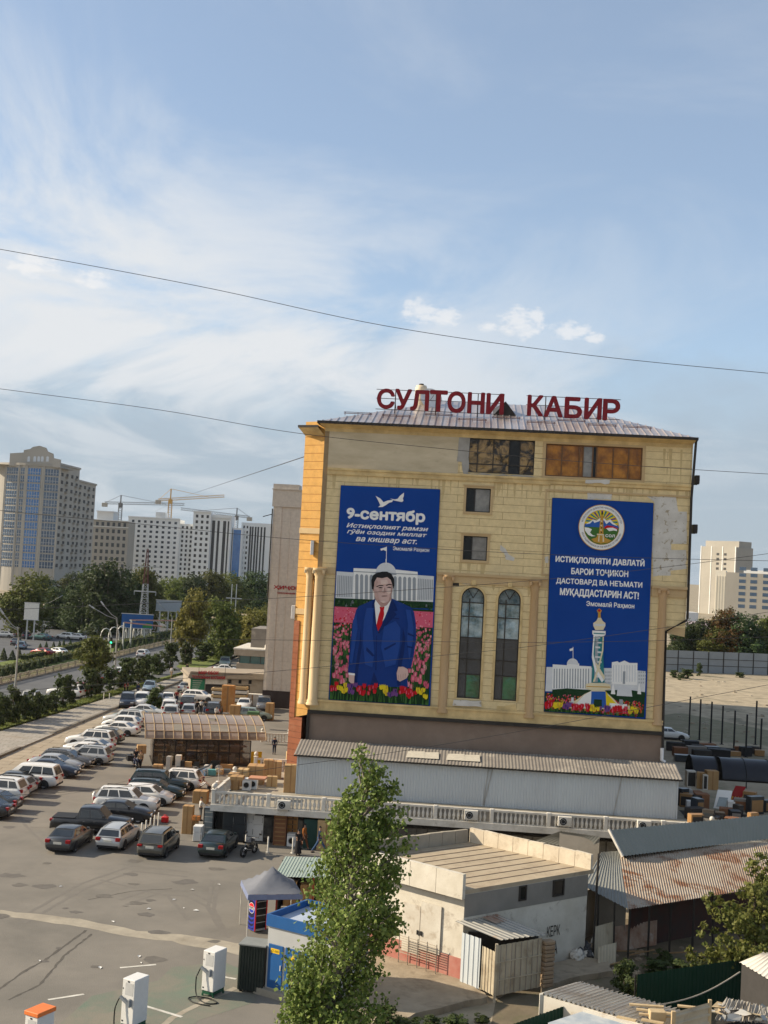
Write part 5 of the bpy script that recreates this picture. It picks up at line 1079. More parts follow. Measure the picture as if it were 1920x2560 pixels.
for i, x in enumerate((.1,1.0,1.95)):
    mb = MB(); mb.bbox(x,x+.78,-.05,-.002,.36,2.25,.015); d_ = mb.build('door', m_kblue, kb_); mb = MB(); mb.box(x+.68,x+.72,-.09,-.052,1.2,1.42); mb.build('handle', m_whitew, d_)
    if i == 0:
        mb = MB(); mb.box(x+.14,x+.60,-.056,-.051,1.88,2.08); mb.build('yellow_plate', mat('warning_yellow', (.75,.48,.02), .5), d_); txt('СТ-10кВ', x+.18, x+.56, 1.93, 2.03, -.0565, d_, m_black, 'lettering', depth=.002)
    else:
        mb = MB(); mb.wall([(x+.28,1.75),(x+.58,1.75),(x+.43,2.02)], -.056, -.051); mb.build('warning_triangle', mat('warning_yellow', (.75,.48,.02), .5), d_)
pa = G(594,2479); pb = G(648,2486); loc, rz, _ = facing(pa, pb)
rb_u = thing('ribbed_cabinet', 'dark green ribbed metal cabinet beside the blue kiosk', 'cabinet', loc, rz)
mb = MB(); mb.corr((0,0,.1),(1.15,0,0),(0,0,1.95),.115,.05,trap=True); mb.corr((0,.95,.1),(0,-.95,0),(0,0,1.95),.115,.05,trap=True); mb.build('ribbed_side', mat('dark_green_paint', (.028,.036,.03), .5), rb_u)
mb = MB(); mb.bbox(-.06,1.2,-.08,1.0,2.05,2.12,.01); mb.build('top', mat('grey_top', (.22,.23,.22), .6), rb_u)
mb = MB(); mb.box(.05,1.1,.05,.9,.1,2.04); mb.build('core', m_shade, rb_u); 
for sx in (.05,1.0):
    for sy in (.05,.85): mb = MB(); mb.box(sx,sx+.1,sy,sy+.1,0,.1); mb.build('foot', m_black, rb_u)
# ------------------------------------------------------------------ canopy tent, stall, drinks fridge
cx = G(672,2330); cn = thing('canopy_tent', 'grey pyramid canopy tent over the drinks fridge', 'tent', (cx.x,cx.y,0), radians(14))
m_canv = mat('grey_canvas', (.17,.178,.20), .8, (.14,.148,.17), 1.2, bump=.1); m_canvb = mat('blue_grey_valance', (.16,.19,.30), .8)
mb = MB(); s = 1.38; N_ = 8; ring = []
def tent(u, v):                                         # sagging pyramid
    r = max(abs(u),abs(v)); fold = min(abs(u),abs(v))/max(r,1e-6); return 2.30 + 1.05*(1-r)**1.25 - .10*r*(1-fold)*(1-r)*2
for i in range(N_+1):
    for j in range(N_+1): u, v = -1+2*i/N_, -1+2*j/N_; ring.append((u*s, v*s, tent(u,v)))
mb.add(ring, [(i*(N_+1)+j,(i+1)*(N_+1)+j,(i+1)*(N_+1)+j+1,i*(N_+1)+j+1) for i in range(N_) for j in range(N_)], 0, True); mb.build('canvas', m_canv, cn)
mb = MB()
for a, b in (((-s,-s),(s,-s)),((s,-s),(s,s)),((s,s),(-s,s)),((-s,s),(-s,-s))):
    mb.add([(a[0],a[1],2.29),(b[0],b[1],2.29),(b[0]*1.02,b[1]*1.02,2.03),(a[0]*1.02,a[1]*1.02,2.03)], [(0,1,2,3)])
mb.build('valance', m_canvb, cn)
for sx in (-1,1):
    for sy in (-1,1): mb = MB(); mb.bar((sx*(s-.05),sy*(s-.05),0),(sx*(s-.05),sy*(s-.05),2.28), .05); mb.build('leg', m_whitew, cn)
fr = G(640,2336); fg = thing('drinks_fridge', 'blue and black drinks fridge with a round red white and blue logo', 'fridge', (fr.x-.12,fr.y+.15,0), radians(38))
m_pepb = mat('fridge_blue', (.025,.045,.34), .4, (.02,.03,.22), 2); m_pepd = mat('fridge_navy', (.012,.014,.05), .4); m_pepr = mat('logo_red', (.55,.015,.02), .4); m_pepw = mat('logo_white', (.8,.8,.8), .4)
mb = MB(); mb.bbox(0,.72,0,.7,.08,2.06,.02); mb.build('body', mat('fridge_grey', (.30,.30,.31), .5), fg)
W_ = .70 # side panel on local x=0 (faces left-front)
def sidepoly(mb, pts, k): mb.poly([(-.002-.002*k, .68-y, z) for y, z in pts][::-1])
mb = MB(); sidepoly(mb, [(.0,.1),(.66,.1),(.66,2.03),(.0,2.03)], 1); mb.build('side_panel', m_pepb, fg)
mb = MB(); sidepoly(mb, [(.06,.16),(.60,.16),(.60,1.97),(.06,1.97)], 2); mb.build('navy_field', m_pepd, fg)
mb = MB()
for z0_, sg in ((1.72,1),(1.5,1),(.72,-1),(.5,-1),(.28,-1)):
    for i in range(6):
        y0_, y1_ = .06+.09*i, .06+.09*(i+1); f = lambda y: z0_ + sg*.10*(1-((y-.33)/.27)**2); sidepoly(mb, [(y0_,f(y0_)),(y1_,f(y1_)),(y1_,f(y1_)+.1),(y0_,f(y0_)+.1)], 3)
mb.build('wave_print', m_pepb, fg)
def half(z, y, r, a0, a1, n=14): return [(y+r*cos(a0+(a1-a0)*t/n), z+r*sin(a0+(a1-a0)*t/n)) for t in range(n+1)]
mb = MB(); sidepoly(mb, half(1.2,.33,.27,0,2*pi*.999,24), 4); mb.build('logo_disc', m_pepw, fg)
mb = MB(); sidepoly(mb, half(1.2,.33,.25,.30,pi-.30), 5); mb.build('logo_red_cap', m_pepr, fg); mb = MB(); sidepoly(mb, half(1.2,.33,.25,pi+.30,2*pi-.30), 5); mb.build('logo_blue_cap', m_pepb, fg)
o = txt('PEPSI', -.21, .21, -.06, .06, 0, fg, m_black, 'lettering', depth=.002, bold=.05); o.location = (-.0125,.35,1.2); o.rotation_euler.z = radians(-90)
mb = MB(); mb.box(.06,.66,-.012,-.001,.2,1.9); mb.build('glass_door', m_gblk, fg); mb = MB(); mb.box(.0,.06,-.03,-.001,.1,2.03); mb.box(.66,.72,-.03,-.001,.1,2.03); mb.build('red_edge', m_pepr, fg)
mb = MB()
for z in (.5,.85,1.2,1.55): mb.box(.08,.64,-.016,-.0125,z,z+.03)
mb.build('shelf', m_kgrey, fg)
s1_, s2_, s3_, s4_ = G(695,2188,2.45), G(801,2190,2.45), G(806,2153,2.75), G(678,2178,2.75)
st = thing('market_stall', 'market stall with a faded green sheet roof behind the canopy tent', 'stall', (s1_.x,s1_.y,0), 0)
o3 = Vector((s1_.x,s1_.y,0)); m_rgreen = mat('faded_green_roof', (.27,.34,.30), .6, (.33,.38,.34), .8, metal=.1)
back = Vector((.35,3.0,.35)); wdt = Vector((4.3,.35,0))
mb = MB(); mb.corr(Vector((-.2,-.2,2.42)), wdt, back, .16, .018, trap=True); mb.build('roof', m_rgreen, st)
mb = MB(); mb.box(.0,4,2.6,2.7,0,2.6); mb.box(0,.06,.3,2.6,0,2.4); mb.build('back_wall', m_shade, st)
for x in (.0,1.9,3.8): mb = MB(); mb.bar((x,.02,0),(x,.02,2.42), .08); mb.build('post', mat('rust_red_paint', (.30,.04,.025), .6), st)
mb = MB(); mb.bar((.3,-.3,.9),(3.8,-.2,.9), .06); mb.bar((.3,-.3,.0),(.3,-.3,.9), .06); mb.build('white_rail', m_whitew, st)
for i, (x, y, w_, h_) in enumerate(((.3,.6,.7,1.9),(1.2,.5,.75,1.9),(2.1,.6,.8,1.7),(3.0,.5,.7,1.9))):
    t = thing('carton', ['tall brown carton at the left inside the green roofed stall','second tall brown carton inside the green roofed stall','third brown carton, the shorter one, in the green roofed stall','tall brown carton at the right inside the green roofed stall'][i], 'carton', (o3.x+x,o3.y+y,0), .05)
    mb = MB(); mb.bbox(0,w_,0,.6,0,h_,.015); mb.build('box', m_tan, t); mb = MB(); mb.box(w_*.45,w_*.55,-.004,-.001,0.02,h_-.02); mb.build('tape', m_tape, t)
# ------------------------------------------------------------------ sheds, containers and fences bottom right
m_rust = mat('rust_streaked_sheet', (.38,.335,.275), .7, (.30,.23,.17), .35, metal=.15, stretch=(1,1,1), grime=(.20,.10,.055), gscale=.55, glo=.50, ghi=.60)
m_greysh = mat('grey_shed_sheet', (.22,.225,.21), .6, (.19,.195,.18), .5, metal=.2)
shd = thing('long_shed', 'long shed with a rusty corrugated lower roof and a grey upper roof', 'shed', (0,0,0))
E1, E2, E3 = G(1571,2274,2.7), G(1851,2229,2.7), G(1456,2214,2.9)
T1_, T2_ = G(1503,2131,3.7), G(1920,2106,3.7)
dE = (E2-E1); E2x = E1 + dE*1.55; T2x = T1_ + (T2_-T1_)*1.1; T1m = T1_.lerp(T2_, .0)
mb = MB()
nU = int((E2x-E1).length/.18)
def quadcorr(mb, a, b, c, d, n, amp=.045, nv=3):                # ribbed sheet between edges a-b (low) and d-c (high)
    vs = []; m = 4*n+1
    for j in range(nv+1):
        p, q = a.lerp(d,j/nv), b.lerp(c,j/nv)
        for i in range(m): vs.append(p.lerp(q,i/(m-1)) + Vector((0,0,(0,amp*.2,amp,amp*.2)[i%4])))
    mb.add(vs, [(j*m+i,j*m+i+1,(j+1)*m+i+1,(j+1)*m+i) for j in range(nv) for i in range(m-1)])
quadcorr(mb, E1, E2x, T2x, T1_+(T2_-T1_)*.10, nU); mb.build('rusty_roof', m_rust, shd)
mb = MB(); quadcorr(mb, E3, E1, T1_+(T2_-T1_)*.10, T1_, 13, .04); mb.build('grey_roof_end', m_greysh, shd)
UB1, UB2, UT1, UT2 = G(1557,2141,3.75), G(1920,2098,3.75), G(1524,2076,5.0), G(1920,2038,5.0)
UB2 = UB1+(UB2-UB1)*1.4; UT2 = UT1+(UT2-UT1)*1.4
mb = MB(); quadcorr(mb, UB1, UB2, UT2, UT1, 60, .05, 1); mb.build('upper_roof', mat('green_grey_sheet', (.215,.225,.20), .55, (.19,.20,.175), .4, metal=.25), shd)
bk = Vector((.9,3.2,-.9)); mb = MB(); mb.add([UT1,UT2,UT2+bk,UT1+bk], [(0,1,2,3)]); mb.add([UB1,UT1,UT1+bk,UB1+bk*1.2], [(0,1,2,3)]); mb.build('upper_roof_back', m_greysh, shd)
mb = MB(); mb.bar(UB1+Vector((0,0,-.02)),UT1+Vector((-.05,0,.06)), .12); mb.build('barge_board', m_whitew, shd)
inn = Vector((.7,2.6,0)); a, b = E1+inn, E2x+inn
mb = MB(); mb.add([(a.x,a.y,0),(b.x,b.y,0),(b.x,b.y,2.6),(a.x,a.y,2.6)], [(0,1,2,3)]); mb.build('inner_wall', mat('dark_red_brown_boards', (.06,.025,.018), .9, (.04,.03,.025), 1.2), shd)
a = E3+Vector((.8,.4,0)); b = E1+Vector((.4,2.4,0)); mb = MB(); mb.add([(a.x,a.y,0),(b.x,b.y,0),(b.x,b.y,3.0),(a.x,a.y,3.0)], [(0,1,2,3)]); mb.build('grey_side_wall', m_greyc, shd)
for f in (0,.18,.38,.6,.8):
    p = E1.lerp(E2x,f*.6); mb = MB(); mb.bar((p.x+.1,p.y+.12,0),(p.x+.1,p.y+.12,2.7), .09); mb.build('post', m_dark, shd)
for f in (.35,.7):
    p = E3.lerp(E1,f); mb = MB(); mb.bar((p.x+.12,p.y+.12,0),(p.x+.05,p.y+.12,2.75), .08); mb.build('post', m_dark, shd)
cw = thing('concrete_wall', 'pale sunlit concrete wall panel behind the dark pole', 'wall', (0,0,0)); a, b = G(1448,2352,0), G(1497,2330,0); mb = MB(); d = (b-a).normalized(); mb.slab([(a.x,a.y),(b.x,b.y),(b.x-d.y*.2,b.y+d.x*.2),(a.x-d.y*.2,a.y+d.x*.2)], 0, 2.5); mb.build('panel', m_conc, cw)
pl_ = G(1481,2402); po = thing('dark_pole', 'tall thin dark pole at the corner of the rusty shed', 'pole', pl_); mb = MB(); mb.tube([(0,0,0),(.03,0,2.6),(.08,.02,5.3)], .06, 6); mb.build('shaft', m_dark, po)
# grey low roofs between transformer house and long shed
g1, g2_, g3, g4 = G(1335,2102,3.2), G(1470,2130,3.2), G(1500,2092,4.2), G(1400,2078,4.2)
lw = thing('low_shed', 'low shed with a dull grey sheet roof behind the transformer house', 'shed', (0,0,0)); mb = MB(); quadcorr(mb, g1, g2_, g3, g4, 14, .04); mb.build('roof', m_greysh, lw)
mb = MB(); mb.add([(g4.x,g4.y+.1,0),(g3.x,g3.y+.1,0),(g3.x,g3.y+.1,4.15),(g4.x,g4.y+.1,4.15)], [(0,1,2,3)]); mb.add([(g2_.x,g2_.y+.1,0),(g3.x,g3.y+.1,0),(g3.x,g3.y+.1,4.1),(g2_.x,g2_.y+.1,3.1)], [(0,1,2,3)]); mb.build('wall', m_greyc, lw)
# scrap sheets leaning under the eave
U_ = lambda x, y: (1400+x/3.19, 1980+y/3.19)
for i, (x0_,y0_,x1_,y1_,zt_, lab) in enumerate(((270,1330,430,1290,1.5,'cream corrugated scrap sheet leaning left of the shed posts'),(420,1270,770,1220,1.15,'long rusty corrugated scrap sheet lying behind the shed posts'),(300,1400,445,1370,.9,'short pale corrugated scrap sheet at the foot of the heap'))):
    a, b = G(*U_(x0_,y0_),.1), G(*U_(x1_,y1_),.1); o = MB(); o.corr(Vector((a.x,a.y,.05)), Vector((b.x-a.x,b.y-a.y,.05)), Vector((.1,.5,zt_)), .2, .04); tag(o.build('scrap_sheet', m_patch if i == 1 else m_creams), lab, 'scrap sheet')
r_ = random.Random(12); m_bag = mat('black_rubbish_bag', (.03,.03,.035), .4, (.10,.10,.10), 4); m_rub = mat('rubble', (.28,.23,.17), .95, (.18,.14,.10), 2, bump=.4)
def lump(name, px, py, z, rx, ry, rz_, m, lab, cat, group=None, seed=0, n=9):
    r = random.Random(seed); p = G(px,py,z); mb = MB(); vs = []; fs = []
    for i in range(6):
        th_ = pi*.5*i/5
        for j in range(n):
            k = r.uniform(.78,1.15); vs.append((rx*cos(th_)*cos(2*pi*j/n)*k, ry*cos(th_)*sin(2*pi*j/n)*k, rz_*sin(th_)*k))
    for i in range(5):
        for j in range(n): fs.append((i*n+j,i*n+(j+1)%n,(i+1)*n+(j+1)%n,(i+1)*n+j))
    mb.add(vs, fs, 0, False); o = mb.build(name, m); o.location = (p.x,p.y,z-.02); return tag(o, lab, cat, group)
for i in range(14):
    x, y = r_.uniform(130,310), r_.uniform(1210,1350); lump('rubbish_bag', *U_(x,y), ZG if x < 250 else .05, r_.uniform(.2,.4), r_.uniform(.2,.4), r_.uniform(.25,.5), m_bag if i % 3 else m_whitew, 'crumpled rubbish bag in the heap beside the transformer house corner', 'rubbish bag', 'rubbish bags heaped by the transformer house', i)
for i in range(40):
    x, y = r_.uniform(430,1000), r_.uniform(1240,1500); s_ = r_.uniform(.08,.3); lump('rubble_lump', *U_(x,y), .02, s_, s_*r_.uniform(.6,1.2), s_*.6, m_rub if i%4 else m_pad, 'lump of broken concrete and earth on the yard ground', 'rubble', 'lumps of rubble in the yard', 50+i, 7)
for i in range(6):
    x, y = r_.uniform(300,900), r_.uniform(1250,1450); p = G(*U_(x,y)); a = r_.uniform(-.6,.6); L_ = r_.uniform(.8,2); mb = MB(); mb.bar((p.x,p.y,.15),(p.x+L_*cos(a),p.y+L_*sin(a),.15+r_.uniform(0,.5)), .1, .04); tag(mb.build('plank', mat('weathered_plank', (.26,.17,.09), .9)), 'weathered plank lying on the rubble of the yard', 'plank', 'planks thrown on the rubble')
# green profiled fences
m_gfence = mat('bottle_green_sheet', (.004,.034,.018), .5, (.003,.028,.015), .6)
def gfence(label, a, b, h):
    t = thing('green_fence', label, 'fence', (a.x,a.y,0)); v = Vector((b.x-a.x,b.y-a.y,0)); mb = MB(); mb.corr((0,0,.05), v, (0,0,h), .22, .03, trap=True); mb.build('sheet', m_gfence, t)
    mb = MB(); n = Vector((-v.y,v.x,0)).normalized()*.06; mb.bar(n+Vector((0,0,h*.3)), v+n+Vector((0,0,h*.3)), .05); mb.bar(n+Vector((0,0,h*.8)), v+n+Vector((0,0,h*.8)), .05); mb.build('rail', m_dark, t)
    for f in (0,.5,1): mb = MB(); p = v*f+n*2; mb.bar(p, p+Vector((0,0,h)), .06); mb.build('post', m_dark, t)
a = G(1594,2436,2.1); b = G(1852,2398,2.1); gfence('long dark green sheet fence in the yard behind the white container', a, b+(b-a)*.35, 2.05)
a = G(1494,2485,2.2); b = G(1350,2536,2.2); gfence('dark green sheet fence end in front of the white container', b+(b-a)*.9, a, 2.15)
# white container with a littered roof
m_contw = mat('white_container_paint', (.58,.55,.48), .6, (.50,.46,.40), .8, grime=(.36,.28,.19), gscale=.8, glo=.55, ghi=.72)
c0, c1, c2 = G(1446,2452,2.5), G(1353.5,2480,2.5), G(1669.6,2514,2.5)
ct = thing('white_container', 'dirty white shipping container with a ribbed roof behind the green fence', 'container', (c0.x,c0.y,0))
vS = Vector((c1.x-c0.x,c1.y-c0.y,0)); vL = Vector((c2.x-c0.x,c2.y-c0.y,0)); vL = vL*1.15
def boxv(mb, o, u, v, z0, z1):
    p = [o,o+u,o+u+v,o+v]; mb.slab([(q.x,q.y) for q in p], z0, z1)
mb = MB(); boxv(mb, Vector((0,0,0)), vS, vL, .1, 2.38); mb.build('body', m_contw, ct)
mb = MB(); quadcorr(mb, Vector((0,0,2.40)), vL+Vector((0,0,2.40)), vL+vS+Vector((0,0,2.40)), vS+Vector((0,0,2.40)), 22, .11, 1); mb.build('roof', m_contw, ct); mb = MB()
for k in range(1,20): p = vL*(k/20); mb.bar(p+Vector((0,0,2.515)), p+vS+Vector((0,0,2.515)), .04, .02)
mb.build('roof_dark_line', m_asb, ct)  # dark bars added along the ribs; rib shading put in as colour
mb = MB(); 
for k in range(9): p = vS*((k+.5)/9); d = -vL.normalized()*.03; mb.bar(p+d+Vector((0,0,.15)), p+d+Vector((0,0,2.3)), .08, .05)
mb.build('end_rib', m_contw, ct)
mb = MB(); mb.bar(vS+Vector((0,0,.1)), vS+Vector((0,0,2.42)), .12); mb.bar(Vector((0,0,.1)), Vector((0,0,2.42)), .12); mb.bar(vS-vL.normalized()*.03+Vector((0,0,2.36)), -vL.normalized()*.03+Vector((0,0,2.36)), .12); mb.build('corner_post', m_contw, ct)
cb2 = thing('grey_container', 'blue grey container with peeling doors at the bottom edge', 'container', (c0.x,c0.y,0)); oo = vS*1.02+vL*.42
mb = MB(); boxv(mb, oo, vS*.9, vL*.62, .1, 2.25); mb.build('body', mat('blue_grey_container', (.27,.32,.37), .6, (.45,.47,.47), 1.5), cb2); mb = MB(); mb.bar(oo+Vector((0,0,2.3)), oo+vL*.62+Vector((0,0,2.3)), .1); mb.build('top_rail', m_contw, cb2)
# planks and boxes thrown on the container roofs
Y_ = lambda x, y: (1350+x/2.91, 2380+y/2.91)
m_plk = mat('pale_plank', (.48,.37,.22), .9, (.38,.28,.16), 1.5)  # paler wood than the yard planks
for i, (x0_,y0_,x1_,y1_) in enumerate(((700,415,1000,455),(720,450,960,470),(560,470,700,500),(740,490,900,520),(1000,390,1230,415),(650,380,900,400))):
    a, b = G(*Y_(x0_,y0_),2.62), G(*Y_(x1_,y1_),2.66); mb = MB(); mb.bar(a, b, .16, .06); tag(mb.build('plank', m_plk), 'pale plank lying across the container roof', 'plank', 'planks on the container roof')
p = G(*Y_(850,505),2.45); o = MB(); o.bbox(-.3,.3,-.2,.2,.1,.45,.02); o2 = o.build('wooden_crate', m_plk); o2.location = (p.x,p.y,2.42); tag(o2, 'small wooden crate among the planks on the container roof', 'crate')
pa, pb = G(*Y_(970,480),2.9), G(*Y_(1235,405),2.9); cs = thing('corrugated_crate', 'upright cream ribbed sheet panel standing behind the crate at the bottom right', 'panel', (pa.x,pa.y,0)); mb = MB(); mb.corr((0,0,3.1), (0,0,-3.0), Vector((pb.x-pa.x,pb.y-pa.y,0)), .3, .05, trap=True); mb.build('sheet', m_creams, cs); mb = MB(); mb.bar((0,0,0),(0,0,3.15), .14); mb.bar((pb.x-pa.x,pb.y-pa.y,0),(pb.x-pa.x,pb.y-pa.y,3.2), .12); mb.build('post', m_plk, cs)
# sagging scrap roof, right bottom
sr = thing('scrap_roof', 'low patched roof of grey sheets and rags at the bottom right corner', 'shed', (0,0,0)); a, b, c, d = G(*Y_(1265,500),2.2), G(*Y_(1700,520),2.2), G(*Y_(1700,410),2.7), G(*Y_(1350,335),2.7)
mb = MB(); quadcorr(mb, a, b, c, d, 16, .05, 4)
r_ = random.Random(9); mb.v = [(x+r_.uniform(-.03,.03), y, z+r_.uniform(-.05,.05)) for x,y,z in mb.v]; mb.build('roof', mat('patched_grey_sheet', (.27,.255,.23), .8, (.36,.33,.28), 1, grime=(.20,.16,.12), gscale=1.2), sr)
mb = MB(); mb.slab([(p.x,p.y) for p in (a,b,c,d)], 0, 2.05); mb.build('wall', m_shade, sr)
for i in range(26):
    x, y = r_.uniform(1240,1660), r_.uniform(395,500); p = G(*Y_(x,y),2.45); mb = MB(); s_ = r_.uniform(.15,.5); an = r_.uniform(0,3); mb.add([(s_*cos(an),s_*sin(an),r_.uniform(0,.1)),(-s_*.5*sin(an),s_*.5*cos(an),r_.uniform(.05,.2)),(-s_*cos(an),-s_*sin(an),r_.uniform(0,.1)),(s_*.5*sin(an),-s_*.5*cos(an),r_.uniform(0,.12))],[(0,1,2),(0,2,3)]); o = mb.build('scrap_piece', [m_plk,m_zinc,m_contw,m_greysh][i%4]); o.location = (p.x,p.y,2.42+.03); tag(o, 'crumpled piece of scrap lying on the patched roof at the bottom right', 'scrap', 'scrap on the patched roof')
hut = thing('corner_hut', 'dark hut with a pale corrugated roof at the right edge', 'hut', (0,0,0)); a, b, c, d = G(1848,2406,2.6), G(1990,2490,2.6), G(2030,2395,3.2), G(1905,2382,3.2)
mb = MB(); quadcorr(mb, a, b, c, d, 14, .05); mb.build('roof', m_contw, hut); mb = MB(); mb.slab([(p.x+.15,p.y+.12) for p in (a,b,c,d)], 0, 2.5); mb.build('wall', mat('dark_hut_boards', (.05,.047,.045), .9), hut)
# black vaulted roof on the right of the terrace
va = local(1733,1938,3.3); vt_ = thing('vaulted_shelter', 'black barrel vaulted shelter on the right of the yellow building', 'shelter', WL(va[0],va[1],0), -PHI)
m_vault = mat('black_polycarbonate', (.022,.023,.03), .32, (.03,.032,.042), .5)
mb = MB(); R_ = 1.75
for seg in ((0,2.0),(2.35,14.5)):
    vs = []
    for x in seg:
        for t in range(13): an = pi*t/12; vs.append((x, R_-R_*cos(an), 3.15+R_*.86*sin(an)))
    mb.add(vs, [(t,t+1,13+t+1,13+t) for t in range(12)], 0, True)
mb.build('vault', m_vault, vt_)
mb = MB()
for x in [.0,2.0,2.35]+[4.3+i*2 for i in range(6)]: mb.tube([(x,R_-R_*1.005*cos(pi*t/12),3.16+R_*.87*sin(pi*t/12)) for t in range(13)], .03, 5)
mb.build('vault_rib', m_black, vt_)
for x in (.1,4.3,8.5,12.5):
    for y in (.05,2*R_-.05): mb = MB(); mb.bar((x,y,TZ),(x,y,3.15), .08); mb.build('post', m_black, vt_)
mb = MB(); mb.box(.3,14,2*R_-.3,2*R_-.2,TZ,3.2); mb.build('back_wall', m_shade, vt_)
# sheet fence of the vacant lot
a, b = G(1640,1678), G(2640,1712); loc, rz, L_ = facing(a, b); sf = thing('sheet_fence', 'grey sheet metal fence with dark posts along the vacant lot', 'fence', loc, rz)
hF = D(1664,1625,G(1664,1679).y).z
mb = MB(); mb.box(0,L_,0,.06,0,hF); mb.build('sheet', mat('grey_fence_sheet', (.27,.29,.30), .6, (.23,.25,.26), .3), sf)
for i in range(int(L_/3.5)): mb = MB(); x = 1.4+i*3.5; mb.box(x-.08,x+.08,-.12,-.002,0,hF); mb.build('post', m_dark, sf)
for z in (hF*.33,hF*.64): mb = MB(); mb.box(0,L_,-.06,-.003,z,z+.10); mb.build('rail', m_dark, sf)
# bare steel posts on the lot
plist = [(1722,1842,1741),(1748,1850,1748),(1776,1858,1754),(1804,1861,1764),(1834,1880,1776),(1864,1893,1786),(1888,1862,1752),(1901,1882,1796)]
for i, (px,py,ty) in enumerate(plist):
    p = G(px,py); h = D(px,ty,p.y).z; o = thing('steel_post', 'bare dark steel post standing on the vacant lot', 'post', (p.x,p.y,0), 0, 'bare posts on the vacant lot'); mb = MB(); mb.bar((0,0,0),(0,0,h), .16); mb.build('shaft', m_black, o); mb = MB(); mb.bbox(-.2,.2,-.2,.2,0,.06,.01); mb.build('base_plate', m_black, o)
# ================================================================== vehicles
m_tyre = mat('tyre_rubber', (.018,.018,.018), .8, (.03,.03,.03), 6); m_rim = mat('alloy_rim', (.42,.42,.43), .35, (.30,.30,.31), 4, metal=.6)
m_cglass = glassmat('car_glass', (.012,.015,.017), .06, (.022,.026,.03), 1); m_plate = mat('number_plate', (.62,.60,.52), .5); m_trim = mat('black_trim', (.02,.02,.021), .6)
m_tail = mat('tail_lamp_red', (.30,.012,.012), .25); m_head = mat('headlamp_glass', (.55,.56,.56), .15, (.35,.36,.37), 6); m_chrome = mat('chrome', (.5,.5,.5), .2, metal=.9)
CARCOL = {}
def paint(name, c, metal=.25, rough=.32):
    m = mat('paint_'+name, c, rough, tuple(k*.93 for k in c), .5, metal=metal, spec=.5); b = m.node_tree.nodes['Principled BSDF']; b.inputs['Coat Weight'].default_value = .45; b.inputs['Coat Roughness'].default_value = .09; CARCOL[name] = m
for n_, c in dict(white=(.68,.67,.64), pearl=(.60,.59,.55), silver=(.40,.41,.41), grey=(.13,.13,.13), dark_grey=(.05,.052,.053), black=(.010,.010,.012), navy=(.02,.026,.045), dark_green=(.014,.028,.028), olive=(.085,.08,.065), red=(.22,.016,.016), teal=(.03,.10,.10), sky=(.25,.33,.40), pale_green=(.22,.27,.23), champagne=(.36,.32,.25)).items(): paint(n_, c, .0 if n_ in ('white','black') else .3)
SPEC = { # L, W, H, deck z, cowl z, hood z, windshield base x, roof front x, roof rear x, rear glass base x, ground clearance, wheel r, wheelbase
 'sedan':  (4.65,1.76,1.43,.98,.97,.76, .95,.28,-1.05,-1.72,.20,.32,2.70),
 'hatch':  (4.10,1.74,1.50,.95,.98,.78, 1.05,.42,-1.50,-1.93,.19,.31,2.52),
 'mpv':    (4.35,1.76,1.62,.98,1.02,.82, 1.28,.50,-1.70,-2.02,.20,.32,2.65),
 'wagon':  (4.60,1.74,1.47,.97,.97,.76, .98,.32,-1.80,-2.16,.20,.32,2.70),
 'suv':    (4.70,1.86,1.76,1.08,1.10,.95, .98,.42,-1.90,-2.22,.27,.37,2.72),
 'van':    (4.85,1.84,1.86,1.06,1.10,.88, 1.55,.75,-2.02,-2.32,.22,.33,2.85),
 'pickup': (5.35,1.86,1.80,1.08,1.10,.98, 1.15,.60,-.70,-.92,.28,.38,3.15)}
CARM = {}
def lerp(a, b, t): return a+(b-a)*t
